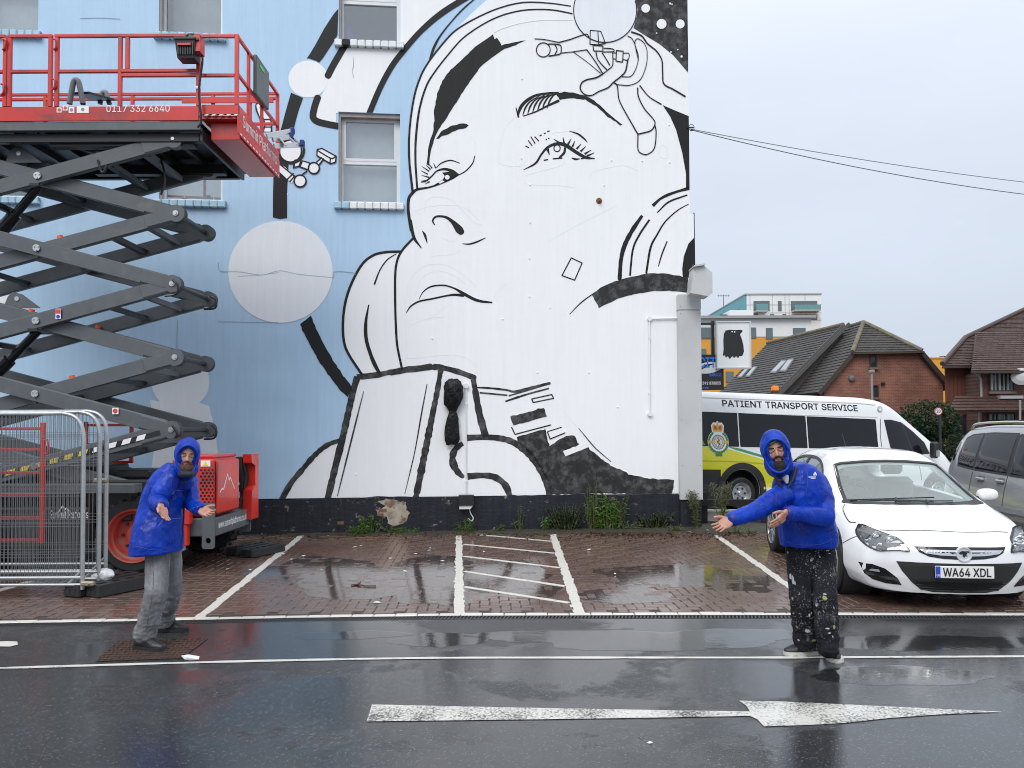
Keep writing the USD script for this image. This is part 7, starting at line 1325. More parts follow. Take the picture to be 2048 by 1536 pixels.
weed(722, 1063, .30, .14, 130, 'low tuft of bright grass left of the bare patch on the black plinth', LG1, (.07, .16), W=.10); weed(752, 1060, .36, .34, 170, 'leafy green weed in front of the bare patch on the black plinth', LG1, (.05, .10), W=.3)
weed(800, 1055, .30, .10, 80, 'small green weed at the right foot of the bare plinth patch', LG1, (.05, .1), W=.15); weed(835, 1052, .3, .08, 70, 'lowest green tuft between the bare patch and the wall lamp', LG1, (.05, .11), W=.12)
weed(934, 1062, .30, .20, 120, 'grassy weed directly below the black wall lamp', LG1, (.08, .17), W=.08); weed(1003, 1058, .16, .16, 50, 'small thin weed second right of the wall lamp', LG1, (.05, .1), W=.25); weed(1040, 1058, .20, .40, 70, 'slim upright weed midway between the wall lamp and the dark creeper', LG3, (.05, .1), W=.2); weed(1088, 1058, .16, .26, 70, 'bright small weed just left of the dark creeper', LG1, (.05, .1), W=.3)
weed(1132, 1058, .60, .42, 420, 'dark ivy-like creeper spreading on the plinth under the black paint', LG2, (.04, .075), W=.7, name='creeper', cat_='creeper'); weed(1210, 1054, .66, .62, 520, 'tallest bushy bright green weed against the black plinth', LG1, (.07, .14), W=.26); weed(1180, 1052, .30, .80, 150, 'thin feathery tall weed at the left of the bushiest one', LG3, (.04, .09), W=.16)
weed(1305, 1055, .60, .30, 330, 'low dark creeper at the right end of the black plinth', LG2, (.04, .07), W=.7, name='creeper', cat_='creeper'); weed(1262, 1060, .4, .16, 130, 'low mixed weed between the bushiest weed and the right-hand creeper', LG3, (.04, .08), W=.3)
fleabane(1394, 1050, .72, 'pale fluffy tall weed close against the base of the grey post', 13.05); fleabane(1438, 1060, .86, 'tallest fluffy green weed, standing between the grey post and the outstretched hand', 12.9, 7, .22); weed(1350, 1062, .35, .12, 90, 'low weeds at the foot of the corner post', LG3, (.04, .08)); weed(1478, 1068, .5, .12, 120, 'low dry weeds right of the fluffy weed, behind the outstretched hand', LG3, (.04, .09))
# moss and grass along the foot of the wall
P_, D_ = [], []
for i in range(2200):
    u = nr.uniform(500, 1420); b = gp(u, 1066-.006*(u-510)+nr.uniform(-2, 7)); b[2] = 0; P_.append(b); D_.append(nr.normal(0, .5, 3)+[0, 0, 1])
single('grass_fringe', leaves(P_, D_, nr.uniform(.015, .05, len(P_)), .006, .4), LG3, 'sparse short grass along the foot of the black plinth', 'grass', kind='stuff')
P_, D_ = [], []
for i in range(900):
    u = nr.uniform(1180, 1520) if i % 3 else nr.uniform(520, 1200); b = gp(u, 1068-.004*(u-1024)+abs(nr.normal(0, 7))); b[2] = .012; P_.append(b); D_.append([nr.normal(), nr.normal(), .15])
single('fallen_leaves', leaves(P_, D_, nr.uniform(.03, .07, len(P_)), nr.uniform(.012, .035, len(P_)), -.1), DRYL, 'brown fallen leaves scattered along the wall foot and corner', 'leaves', kind='stuff')
def soil_strip():
    U_ = np.linspace(490, 1540, 80); a = np.array([gp(u, 1056-.006*(u-510)+1.5*math.sin(u*.05))[:2] for u in U_]); b = np.array([gp(u, 1070+2.5*math.sin(u*.031)+2*math.sin(u*.11)+(4 if u < 760 else 0)-.002*(u-510))[:2] for u in U_]); a[:, 1] += .12
    n = len(U_); v = np.vstack([np.column_stack([a, np.full(n, .03)]), np.column_stack([(a+b)/2, .018+.012*nr.uniform(size=n)]), np.column_stack([b, np.full(n, .002)])]); f = []
    for r in (0, 1):
        for i in range(n-1): f += [(r*n+i, (r+1)*n+i, (r+1)*n+i+1), (r*n+i, (r+1)*n+i+1, r*n+i+1)]
    return trimesh.Trimesh(v, f, process=False)
setting('soil_strip', soil_strip(), mat('wall_foot_soil', (.035, .030, .022), .7, var=.5, scale=12, bump=.8, bscale=40, dirt=(.05, .06, .025), dscale=4))
# litter
LIT = mat('litter_white', (.66, .67, .68), .5); LITB = mat('litter_blue', (.35, .55, .66), .5)
lit = [(657, 1073), (710, 1096), (722, 1094), (607, 1114), (583, 1121), (781, 1119), (860, 1098), (858, 1103), (885, 1124), (643, 1141), (831, 1109), (810, 1144), (500, 1142), (455, 1141), (524, 1070), (446, 1073), (1178, 1101), (1230, 1150), (1415, 1062), (1380, 1066), (1270, 1061), (968, 1105), (1085, 1158)]
V = []
for u, v in lit:
    p = gp(u, v); s = nr.uniform(.012, .032, 2); a = nr.uniform(0, 3); q = np.array([(math.cos(a+k*math.pi/2)*s[k % 2], math.sin(a+k*math.pi/2)*s[k % 2]) for k in range(4)]); top = np.column_stack([p[0]+q[:, 0], p[1]+q[:, 1], .014+nr.uniform(0, .012, 4)]); V.append(hullm(np.vstack([top, top-(0, 0, .004)])))
single('litter', cat(V), LIT, 'small scraps of white litter scattered over the wet pavers', 'litter', kind='stuff')
for (u, v, r, lab, m) in ((755, 1207, .05, 'crumpled white scrap lying on the white edge pavers', LIT), (379, 1321, .09, 'flattened white scrap of paper lying on the long white road line', LIT), (1298, 1486, .022, 'small white scrap alone on the asphalt below the arrow', LIT), (811, 1145, .028, 'small pale blue scrap on the pavers left of the hatched strip', LITB), (523, 1068, .06, 'white crumpled wrapper near the lift, beyond the pair of black blocks', LIT), (1415, 990, .0, '', LIT)):
    if not r: continue
    p = gp(u, v); q = nr.normal(0, 1, (14, 3)); q /= np.linalg.norm(q, axis=1, keepdims=True); q *= nr.uniform(.6, 1.1, (14, 1)); single('paper_scrap', hullm(p+q*[r, r*.7, r*.22]+[0, 0, r*.25]), m, lab, 'litter')
TW = mat('twig', (.075, .03, .018), .7); P_ = [gp(u, v) for u, v in ((702, 1172), (716, 1171), (730, 1174), (752, 1174))]
single('dry_twig', cat(tube(np.array(P_)+(0, 0, .012), .008, 6), leaves([P_[1]]*7, nr.normal(size=(7, 3))+[0, 0, .3], .07, .03, .1)), TW, 'clump of brown dead twig and leaf lying in the middle bay', 'twig')
tt = smooth_path([gp(u, v) for u, v in ((640, 1074), (700, 1076), (760, 1077), (800, 1078))], 4)+(0, 0, .012); single('dry_stalk', tube(tt, .005, 5), mat('straw', (.20, .11, .045), .7), 'long thin straw-coloured stalk lying on the pavers near the wall', 'twig')
wb = dp(207, 1150, 8.2); m_ = trimesh.creation.icosphere(3, 1.0); m_.apply_scale([.10, .06, .045]); m_.apply_translation(wb); single('white_bag', crumple(m_, .03, 16), LIT, 'crumpled white plastic bag lying on the rubber block at the foot of the mesh fence', 'plastic bag', smooth=60)
# bush behind the van
bu = Thing('bush', 'dense dark green bush between the two brick houses', 'bush', (13.9, 25.5, 0)); bc_ = dp(1848, 850, 25.5); P_, D_ = [], []
for (dx, dz, r) in ((0, .1, 1.0), (-.55, -.2, .8), (.45, .15, .8), (.1, -.7, 1.1), (-.4, -1.0, .9), (.6, -.7, .9)):
    q = nr.normal(size=(1500, 3)); q /= np.linalg.norm(q, axis=1, keepdims=True); q *= (nr.uniform(.55, 1., (1500, 1))**.5)*(1+.25*meshkit.noise(q*3+dx*7)[:, None]-.1); P_.append(bc_+[dx, 0, dz]+q*r*[.8, .8, .75]); D_.append(q+nr.normal(0, .6, q.shape))
bu.part('foliage', leaves(np.vstack(P_), np.vstack(D_), .10, .06, .2), LBUSH, kind='stuff'); bu.part('stem', cat([tube(smooth_path([(bc_[0], 25.5, 0), (bc_[0]+x*.4, 25.5, .8), (bc_[0]+x, 25.5+x*.3, bc_[2]-.2)], 4), .04, 6) for x in (-.5, 0, .5)]), STEM)
# ================================================================ the two men
def sph(p, r, n=20): return m3.Manifold.sphere(float(r), n).translate(tuple(map(float, p)))
def ell(c, ax, rad, n=28):
    """Ellipsoid: ax three axis vectors (rows), rad three radii."""
    M = np.column_stack([np.asarray(a, float)*r for a, r in zip(ax, rad)]); return m3.Manifold.sphere(1.0, n).transform(np.column_stack([M, np.asarray(c, float)]))
def bone(p, r0, q, r1, n=20): return m3.Manifold.batch_hull([sph(p, r0, n), sph(q, r1, n)])
def chain(P_, n=20): return m3.Manifold.batch_boolean([bone(P_[i][0], P_[i][1], P_[i+1][0], P_[i+1][1], n) for i in range(len(P_)-1)], m3.OpType.Add)
def add_m(*ms): return m3.Manifold.batch_boolean(list(ms), m3.OpType.Add)
def soft(m, length, it=12):
    v, f, _ = meshkit.arrays(m.refine_to_length(length)); t = trimesh.Trimesh(v, f, process=True); trimesh.smoothing.filter_taubin(t, .5, .53, it); return t
def folds(t, a1, s1, a2, s2, seed, stretch=(1, 1, 1), where=None):
    """Creases of cloth: ridged noise along the normals."""
    p = t.vertices*np.asarray(stretch); r1 = 1-np.abs(2*meshkit.fbm(p*s1, 3, seed)-1)*2.6; r2 = 1-np.abs(2*meshkit.fbm(p*s2+5, 3, seed+9)-1)*2.6
    d = a1*r1+a2*r2
    if where is not None: d = d*where(t.vertices)
    return trimesh.Trimesh(t.vertices+t.vertex_normals*d[:, None], t.faces, process=False)
def unit(v): v = np.asarray(v, float); return v/np.linalg.norm(v)
def hand(w, d, n, left, curl=(.25, .2, .25, .35), spread=.13, thumb=.9, k=.93):
    """A hand from the wrist w: d along the fingers, n out of the palm; palm, four jointed fingers, thumb off the palm's side."""
    d = unit(d); n = unit(np.asarray(n)-d*np.dot(n, d)); s = np.cross(n, d) if left else np.cross(d, n); K = k
    base = [w+d*.092*K+s*x*K for x in (.030, .010, -.010, -.029)]
    palm = m3.Manifold.batch_hull([sph(w+s*.020*K, .0165*K), sph(w-s*.019*K, .0165*K), sph(base[0]-d*.006, .0135*K), sph(base[3]-d*.012, .0125*K), sph(base[1], .0135*K), sph(w+d*.05*K+s*.033*K, .015*K), sph(w+d*.045*K-s*.032*K, .0145*K)])
    parts = [palm]; nails = []
    for i, (b, L) in enumerate(zip(base, (.070, .079, .073, .057))):
        a = spread*(1.3-i)*.8; dd = unit(d+s*a); c = curl[i]; p = b-dd*.012; r = .0092 if i < 3 else .0078; pts = [(p, r+.001)]
        for j, f in enumerate((.44, .32, .26)):
            ang = c*(.5+j*.75); v = unit(dd*math.cos(ang)+n*math.sin(ang)); p = p+v*(L+.012)*f*K; pts.append((p, r-.0011*(j+1)))
        parts.append(chain(pts, 12)); nails.append((p-n*.002, v, r))
    tb = w+d*.024*K+s*.024*K; v1 = unit(s*.85*thumb+d*.62+n*.25); v2 = unit(s*.40*thumb+d*.88+n*.30); t1 = tb+v1*.042*K; t2 = t1+v2*.030*K; t3 = t2+unit(v2*.9+d*.2)*.026*K
    parts += [chain([(tb, .0155), (t1, .0115), (t2, .0100), (t3, .0082)], 14)]
    return add_m(*parts)
SKIN = usdkit.material(stage, '/World/Looks/skin', {'g': ('geometry', {}), 'n': ('noise_texture', {'scale': 26, 'detail': 5}), 'r': ('rgb_ramp', {'ramp': [(.3, (.36, .17, .115)), (.7, (.48, .26, .19))]}), 'p': ('principled_bsdf', {'roughness': .45, 'subsurface_weight': .15, 'subsurface_scale': .006}), 'b': ('bump', {'strength': .15, 'distance': .004}), 'n2': ('noise_texture', {'scale': 240, 'detail': 2})},
    [('g.position', 'n.vector'), ('n.fac', 'r.fac'), ('r.color', 'p.base_color'), ('g.position', 'n2.vector'), ('n2.fac', 'b.height'), ('b.normal', 'p.normal')], surface='p.BSDF')
def hair_mat(name, c): return mat(name, c, .65, var=.5, scale=140, bump=1., bscale=170, bdist=.01)
BEARD1, BEARD2 = hair_mat('beard_brown', (.085, .042, .020)), hair_mat('beard_dark', (.014, .009, .007)); EYEW = mat('eye_white', (.32, .30, .28), .25); IRIS = mat('iris', (.02, .02, .025), .15); LIP = mat('lip', (.30, .10, .08), .45)
def head_m(c, f, u):
    """Head: skull, brow, cheeks, jaw, nose, ears in one surface; returns its manifold and frame."""
    f = unit(f); u = unit(np.asarray(u)-f*np.dot(u, f)); r = np.cross(f, u); ax = (r, f, u); o = lambda x, y, z: c+r*x+f*y+u*z
    sk = [ell(o(0, -.012, .040), ax, (.074, .094, .082)), ell(o(0, .018, -.015), ax, (.064, .072, .088)), ell(o(0, .040, -.080), ax, (.044, .042, .034)), ell(o(0, .052, .030), ax, (.056, .032, .030))]
    sk += [ell(o(s*.040, .050, -.022), ax, (.024, .026, .026)) for s in (1, -1)]+[bone(o(-.044, .072, .022), .010, o(-.010, .086, .020), .010), bone(o(.044, .072, .022), .010, o(.010, .086, .020), .010)]
    nose = m3.Manifold.batch_hull([sph(o(0, .083, .016), .007, 12), sph(o(0, .108, -.024), .0095, 12), sph(o(.013, .090, -.028), .008, 12), sph(o(-.013, .090, -.028), .008, 12)])
    ears = [ell(o(s*.076, -.012, -.005), ax, (.010, .022, .034)) for s in (1, -1)]
    m = add_m(*sk); sock = [ell(o(s*.031, .092, .002), ax, (.019, .020, .012)) for s in (1, -1)]
    m = add_m(m-add_m(*sock), nose, *ears, ell(o(0, .078, -.054), ax, (.024, .016, .013)))
    return m, (r, f, u, o)
def face_parts(th, body, F_, beard, brow_col, bulk=.93):
    r, f, u, o = F_; ax = (r, f, u)
    for s in (1, -1):
        e = th.part('eye', to_t(ell(o(s*.031, .0745, .002), ax, (.0125, .0125, .0115), 16)), EYEW, parent=body, smooth=True)
        th.part('iris', to_t(ell(o(s*.031, .0835, .0015), ax, (.0055, .0045, .0055), 12)), IRIS, parent=body, smooth=True)
        th.part('eyelid', to_t(bone(o(s*.018, .087, .010), .0035, o(s*.046, .080, .009), .0035, 10)), SKIN, parent=body, smooth=True)
        th.part('eyebrow', crumple(to_t(add_m(bone(o(s*.016, .094, .026), .0042, o(s*.036, .088, .030), .0048, 10), bone(o(s*.036, .088, .030), .0048, o(s*.053, .074, .024), .003, 10)).refine_to_length(.004)), .0015, 160), brow_col, parent=body, smooth=True)
    b = add_m(ell(o(0, .040, -.088*bulk), ax, (.060, .062, .050*bulk)), *[ell(o(s*.055, .015, -.045), ax, (.018, .034, .050)) for s in (1, -1)], ell(o(0, .062, -.118*bulk), ax, (.036, .036, .035*bulk)), bone(o(-.030, .076, -.052), .011, o(0, .090, -.041), .0105), bone(o(.030, .076, -.052), .011, o(0, .090, -.041), .0105))
    b = b-ell(o(0, .095, -.060), ax, (.020, .03, .0085))
    t = soft(b, .006, 4); n = t.vertex_normals; d = .006*(meshkit.fbm(t.vertices*[60, 60, 22], 3, 3)-.45)*2; t = trimesh.Trimesh(t.vertices+n*d[:, None], t.faces, process=False)
    th.part('beard', t, beard, parent=body, smooth=True)
    th.part('lips', to_t(add_m(bone(o(-.020, .086, -.0555), .0045, o(0, .094, -.054), .006, 12), bone(o(.020, .086, -.0555), .0045, o(0, .094, -.054), .006, 12), bone(o(-.016, .087, -.065), .0045, o(.016, .087, -.065), .0055, 12))), LIP, parent=body, smooth=True)
def to_t(m): v, f, _ = meshkit.arrays(m); return trimesh.Trimesh(v, f, process=False)
def hood_m(c, F_, rad, op, tilt=0.):
    r, f, u, o = F_; ax = (r, f, u); out = add_m(ell(o(0, -.02, .025), ax, rad, 40), ell(o(0, -.035, -.09), ax, (rad[0]*.96, rad[1]*.95, rad[2]*.8), 40)); inn = add_m(ell(o(0, -.015, .02), ax, [q-.014 for q in rad], 40), ell(o(0, -.03, -.09), ax, (rad[0]*.96-.014, rad[1]*.95-.014, rad[2]*.8), 40))
    open_ = m3.Manifold.batch_hull([ell(o(0, .10, op[2]), ax, (op[0], .03, op[1]), 36), ell(o(0, .26, op[2]), ax, (op[0]*1.15, .03, op[1]*1.15), 36)])
    return (out-inn)-open_
def ray_hit(t, u, v):
    d = ray(u, v); tr = t.vertices[t.faces]; a = tr[:, 0]; e1, e2 = tr[:, 1]-a, tr[:, 2]-a; h = np.cross(d, e2); det = (e1*h).sum(1); det = np.where(abs(det) < 1e-14, 1e-14, det); k = CC-a; uu = (k*h).sum(1)/det; q = np.cross(k, e1); vv = (q@d)/det; tt = (e2*q).sum(1)/det
    ok = (uu >= 0) & (vv >= 0) & (uu+vv <= 1) & (tt > 0); return CC+d*tt[ok].min() if ok.any() else None
def seam(th, par, t, pts, r, material, name='seam'):
    pts = smooth_path(np.array(pts, float), 8) if len(pts) > 2 else np.array([np.array(pts[0])*(1-s)+np.array(pts[1])*s for s in np.linspace(0, 1, 12)]); q = [ray_hit(t, *p) for p in pts]; q = [p for p in q if p is not None]
    if len(q) > 2: q = np.array(q); q = np.vstack([q[0], (q[:-2]+q[1:-1]+q[2:])/3, q[-1]]); th.part(name, tube(q, r, 6), material, parent=par)
JBLUE = usdkit.material(stage, '/World/Looks/rain_jacket_blue', {'g': ('geometry', {}), 'n': ('noise_texture', {'scale': 7, 'detail': 6, 'roughness': .6}), 'r': ('rgb_ramp', {'ramp': [(.3, (.001, .018, .23)), (.7, (.002, .044, .42))]}), 'ro': ('map_range', {'from_min': .3, 'from_max': .7, 'to_min': .24, 'to_max': .46}), 'p': ('principled_bsdf', {'specular_ior_level': .25}), 'n2': ('noise_texture', {'type': 'ridged_multifractal', 'scale': 6.5, 'detail': 2.5, 'roughness': .5, 'offset': 1.0, 'gain': 2.0, 'distortion': .6}), 'b': ('bump', {'strength': .22, 'distance': .03})},
    [('g.position', 'n.vector'), ('n.fac', 'r.fac'), ('r.color', 'p.base_color'), ('n.fac', 'ro.value'), ('ro.result', 'p.roughness'), ('g.position', 'n2.vector'), ('n2.fac', 'b.height'), ('b.normal', 'p.normal')], surface='p.BSDF')
JSEAM = mat('jacket_seam', (.004, .015, .20), .5); JDARK = mat('jacket_lining', (.008, .009, .02), .7); JLITE = mat('jacket_piping', (.10, .16, .55), .4)
DENIM = usdkit.material(stage, '/World/Looks/grey_denim', {'g': ('geometry', {}), 'n': ('noise_texture', {'scale': 5, 'detail': 7, 'roughness': .65}), 'r': ('rgb_ramp', {'ramp': [(.3, (.075, .078, .085)), (.5, (.15, .155, .165)), (.72, (.27, .275, .285))]}), 'p': ('principled_bsdf', {'roughness': .85}), 'n2': ('noise_texture', {'scale': 300, 'detail': 2}), 'b': ('bump', {'strength': .4, 'distance': .004}), 'mp': ('mapping', {'mapping_type': 'point', 'scale': (1.6, 1.6, .7)})},
    [('g.position', 'mp.vector'), ('mp.vector', 'n.vector'), ('n.fac', 'r.fac'), ('r.color', 'p.base_color'), ('g.position', 'n2.vector'), ('n2.fac', 'b.height'), ('b.normal', 'p.normal')], surface='p.BSDF')
def splash_mat():
    n = {'g': ('geometry', {}), 'p': ('principled_bsdf', {'roughness': .8, 'specular_ior_level': .15}), 'base': ('noise_texture', {'scale': 9, 'detail': 5})}; L = [('g.position', 'base.vector')]; n['br'] = ('rgb_ramp', {'ramp': [(.3, (.008, .008, .011)), (.7, (.022, .022, .028))]}); L.append(('base.fac', 'br.fac')); col = 'br.color'
    n['w'] = ('noise_texture', {'scale': 24, 'detail': 3}); n['wv'] = ('vector_math', {'math_type': 'scale', 'scale': .05}); n['wa'] = ('vector_math', {'math_type': 'add'}); L += [('g.position', 'w.vector'), ('w.color', 'wv.vector1'), ('wv.vector', 'wa.vector1'), ('g.position', 'wa.vector2')]
    n['mask'] = ('noise_texture', {'scale': 4.2, 'detail': 3}); L.append(('g.position', 'mask.vector'))
    for i, (sc, lo, hi, c, ml, mh) in enumerate(((42, .20, .13, (.46, .48, .50), .50, .62), (95, .24, .17, (.50, .50, .49), .42, .60), (13, .15, .12, (.28, .26, .09), .58, .60), (16, .24, .17, (.48, .50, .52), .56, .60))):
        n[f'v{i}'] = ('voronoi_texture', {'scale': sc, 'feature': 'f1'}); n[f'r{i}'] = ('map_range', {'from_min': lo, 'from_max': hi, 'clamp': True}); n[f'k{i}'] = ('map_range', {'from_min': ml, 'from_max': mh, 'clamp': True}); n[f'm{i}'] = ('math', {'math_type': 'multiply'}); n[f'x{i}'] = ('mix_color', {'b': c})
        n[f'c{i}'] = ('separate_color', {}); n[f'g{i}'] = ('math', {'math_type': 'greater_than', 'value2': .45}); n[f'h{i}'] = ('math', {'math_type': 'multiply'})
        L += [('wa.vector', f'v{i}.vector'), (f'v{i}.distance', f'r{i}.value'), ('mask.fac', f'k{i}.value'), (f'r{i}.result', f'm{i}.value1'), (f'k{i}.result', f'm{i}.value2'), (f'v{i}.color', f'c{i}.color'), (f'c{i}.r', f'g{i}.value1'), (f'm{i}.value', f'h{i}.value1'), (f'g{i}.value', f'h{i}.value2'), (f'h{i}.value', f'x{i}.fac'), (col, f'x{i}.a')]; col = f'x{i}.result'
    n['s'] = ('noise_texture', {'scale': 6, 'detail': 9, 'roughness': .85}); n['sr'] = ('map_range', {'from_min': .57, 'from_max': .66, 'to_max': .75, 'clamp': True}); n['sx'] = ('mix_color', {'b': (.30, .32, .33)}); L += [('g.position', 's.vector'), ('s.fac', 'sr.value'), ('sr.result', 'sx.fac'), (col, 'sx.a'), ('sx.result', 'p.base_color')]
    return usdkit.material(stage, '/World/Looks/paint_splashed_cloth', n, L, surface='p.BSDF')
SPLASH = splash_mat(); SHOE = mat('shoe_black', (.010, .010, .012), .45, bump=.2, bscale=60); SOLEB = mat('sole_black', (.014, .014, .014), .6); SOLEW = mat('sole_white', (.56, .55, .50), .6, dirt=(.2, .19, .17), dscale=30)
def shoe(th, heel, d, L, W, sole, hgt=.085):
    """A shoe standing on the ground from its heel along d."""
    d = unit([d[0], d[1], 0]); s = np.cross([0, 0, 1], d); h = np.array([heel[0], heel[1], 0.]); o = lambda x, y, z: h+d*x*L+s*y*W+np.array([0, 0, z])
    out = smooth_path([(0, 0), (.04, .30), (.25, .34), (.5, .40), (.74, .50), (.92, .36), (1, .02), (.92, -.36), (.74, -.46), (.5, -.36), (.25, -.33), (.04, -.30), (0, 0)], 5)[:-1]; pg = Polygon(np.column_stack([out[:, 0]*L, out[:, 1]*W])).buffer(0)
    up = m3.Manifold.batch_hull([sph(o(.12, 0, .05), .040), sph(o(.12, 0, .085), .034), sph(o(.36, 0, hgt+.012), .032), sph(o(.5, 0, .05), .036)]); fr = m3.Manifold.batch_hull([sph(o(.36, 0, hgt), .034), sph(o(.70, .12, .036), .034), sph(o(.70, -.12, .036), .034), sph(o(.90, .0, .030), .030), sph(o(.36, 0, .04), .036)])
    p = th.part('shoe', soft(add_m(up, fr), .012, 6), SHOE, smooth=True); th.part('sole', plate(pg.buffer(.004), h+[0, 0, .002], d, s, .030), sole, parent=p)
    th.part('laces', cat([tube([o(x, -.16, hgt+.030-(x-.4)*.11), o(x+.02, 0, hgt+.041-(x-.4)*.13), o(x, .16, hgt+.030-(x-.4)*.11)], .0035, 5) for x in (.40, .47, .54)]), SOLEB, parent=p)
def ring(c, u_, v_, a, b, n=40, p=2.4):
    t = np.linspace(0, 2*np.pi, n, endpoint=False); cc, ss = np.cos(t), np.sin(t); return np.asarray(c)+np.outer(np.sign(cc)*abs(cc)**(2/p)*a, u_)+np.outer(np.sign(ss)*abs(ss)**(2/p)*b, v_)
def to_man(t):
    t = trimesh.Trimesh(t.vertices, t.faces, process=True); return m3.Manifold(m3.Mesh(np.asarray(t.vertices, np.float32), np.asarray(t.faces, np.uint32)))

# ---- the man on the left: long rain coat, grey jeans
q = lambda u, v, y: dp(u, v, y)
A = Thing('person', 'bearded man in a blue hooded raincoat and grey jeans, palms out, beside the scissor lift', 'person', (gp(305, 1285)[0], 6.15, 0))
fA = unit((.62, -.78, 0)); sA = unit((.78, .62, 0))                       # he faces right and towards the camera
hc = q(374.5, 913, 6.10); hm, HF = head_m(hc, (.40, -.90, -.02), (.10, 0, 1))
nk = q(366, 950, 6.16); shN, shF = q(338, 956, 6.02), q(384, 962, 6.36); elN, elF = q(313, 1004, 5.98), q(383, 1007, 6.20); wrN, wrF = q(323.5, 1011, 5.74), q(401, 1019, 6.05)
hpN, hpF = q(316, 1100, 6.11), q(340, 1098, 6.28); knN, knF = q(313, 1186, 6.00), q(343, 1180, 6.36); anN, anF = q(290, 1266, 6.02), q(327, 1241, 6.52)
hN = hand(wrN, (.42, -.48, -.77), (.72, -.30, .30), False, (.35, .28, .25, .25), .10); hF = hand(wrF, (.80, -.35, -.28), (.05, -.75, .65), True, (.35, .3, .3, .4), .16)
core = add_m(chain([(nk-(0, 0, .03), .060), (hc-HF[2]*.06-HF[1]*.01, .056)]), m3.Manifold.batch_hull([sph(shN+(.0, .05, -.03), .04), sph(shF-(.02, .05, .03), .035), sph((hpN+hpF)/2+(.01, 0, .22), .07), sph((hpN+hpF)/2+(0, 0, .10), .10)]), m3.Manifold.batch_hull([sph((hpN+hpF)/2+(0, 0, .10), .10), sph(hpN, .065), sph(hpF, .065)]),
    chain([(shN+(.0, .05, -.03), .040), (elN, .032), (wrN, .024)]), chain([(shF-(.02, .05, .03), .036), (elF, .030), (wrF, .024)]), chain([(hpN, .065), (knN, .050), (anN, .036), (np.array([anN[0], anN[1], .075]), .026)]), chain([(hpF, .065), (knF, .050), (anF, .036), (np.array([anF[0], anF[1], .075]), .026)]))
soft_m = lambda m, l, i: to_man(soft(m, l, i))
bodyA = add_m(soft_m(core, .03, 5), soft_m(hm, .006, 5), soft_m(hN, .0045, 5), soft_m(hF, .0045, 5))
bA = A.part('body', to_t(bodyA), SKIN, smooth=True)
face_parts(A, bA, HF, BEARD1, BEARD1, 1.02)
cA = lambda u, v, y: q(u, v, y)
tor = loft([ring(cA(u, v, y), unit((1, .25, k)), unit((-.25, 1, 0)), a, b) for u, v, y, a, b, k in ((313, 1103, 6.13, .196, .205, .06), (313.5, 1085, 6.13, .193, .200, .05), (317, 1050, 6.14, .180, .180, .03), (323, 1015, 6.17, .168, .155, .02), (330, 985, 6.18, .162, .152, 0), (338, 962, 6.18, .150, .145, -.03), (346, 942, 6.18, .125, .125, -.05), (356, 928, 6.18, .085, .095, -.05))])
jk = add_m(to_man(tor), chain([(shN+(.0, .03, -.01), .072), (q(322, 985, 5.98), .068), (elN, .063), (wrN+(elN-wrN)*.12, .050)]), chain([(shF-(.03, 0, .0), .070), (elF, .058), (wrF+(elF-wrF)*.15, .050)]), chain([(nk-(0, 0, .05), .085), (nk+(0, 0, .01), .075)]))
jt = folds(soft(jk, .009, 20), .0062, 6, .0032, 15, 5, (1, 1, .6)); jA = A.part('jacket', jt, JBLUE, smooth=True)
ho = soft(hood_m(hc, HF, (.098, .125, .130), (.080, .114, -.020)), .010, 6); ho = folds(ho, .0035, 9, .002, 25, 3); A.part('hood', ho, JBLUE, parent=jA, smooth=True)
rim = [HF[3](.079*math.cos(t), .092-.012*math.cos(2*t), -.02+.114*math.sin(t)) for t in np.linspace(0, 2*np.pi, 40, endpoint=False)]; A.part('hood_edge', tube(rim, .0085, 8, True), JBLUE, parent=jA, smooth=True)
A.part('collar', soft(add_m(bone(q(364, 948, 6.02), .034, q(380, 949, 5.99), .026), bone(q(380, 949, 5.99), .026, q(386, 944, 6.08), .022)), .012, 4), JDARK, parent=jA, smooth=True)
for w_, e_ in ((wrN, elN), (wrF, elF)): d_ = unit(w_-e_); A.part('cuff', lathe([(.030, .03), (.046, .02), (.051, -.02), (.045, -.03)], w_+(e_-w_)*.06, d_, 20), JBLUE if w_ is wrF else JSEAM, parent=jA, smooth=True)
for pts, r, m_ in (([(369, 955), (368, 1000), (366, 1050), (361, 1098)], .008, JDARK), ([(350, 980), (360, 981), (368, 982)], .0022, JLITE), ([(296, 1030), (320, 1032), (345, 1027), (365, 1026)], .0026, JSEAM), ([(345, 1037), (364, 1036)], .003, JLITE), ([(322, 1070), (338, 1070), (342, 1092)], .0026, JSEAM), ([(345, 950), (343, 975), (344, 1010)], .0025, JSEAM), ([(270, 1092), (300, 1099), (330, 1101), (356, 1099)], .0028, JSEAM), ([(338, 926), (345, 934), (355, 940)], .003, JSEAM), ([(380, 1020), (396, 1011)], .0022, JLITE)): seam(A, jA, jt, pts, r, m_)
def leg(th, H_, K_, A_, r, material, seed, name='trousers', flare=0., foot=None):
    return chain([(H_, r[0]), ((H_+K_)/2, (r[0]+r[1])/2), (K_, r[1]), ((K_+A_)/2, r[2]), (A_, r[3])])
jl = add_m(m3.Manifold.batch_hull([sph((hpN+hpF)/2+(0, 0, .05), .11), sph(hpN, .092), sph(hpF, .090)]), leg(A, hpN, knN, anN, (.092, .084, .080, .078), None, 0), leg(A, hpF, knF, anF, (.09, .082, .077, .075), None, 0))
cutg = m3.Manifold.cube((4, 4, .5)).translate((-5, 4, -.445)); cut2 = lambda z, x0, x1: m3.Manifold.cube((x1-x0, 3, .6)).translate((x0, 5, z-.6))
bag = lambda p: .5+1.1*np.clip((.55-p[:, 2])/.4, 0, 1)
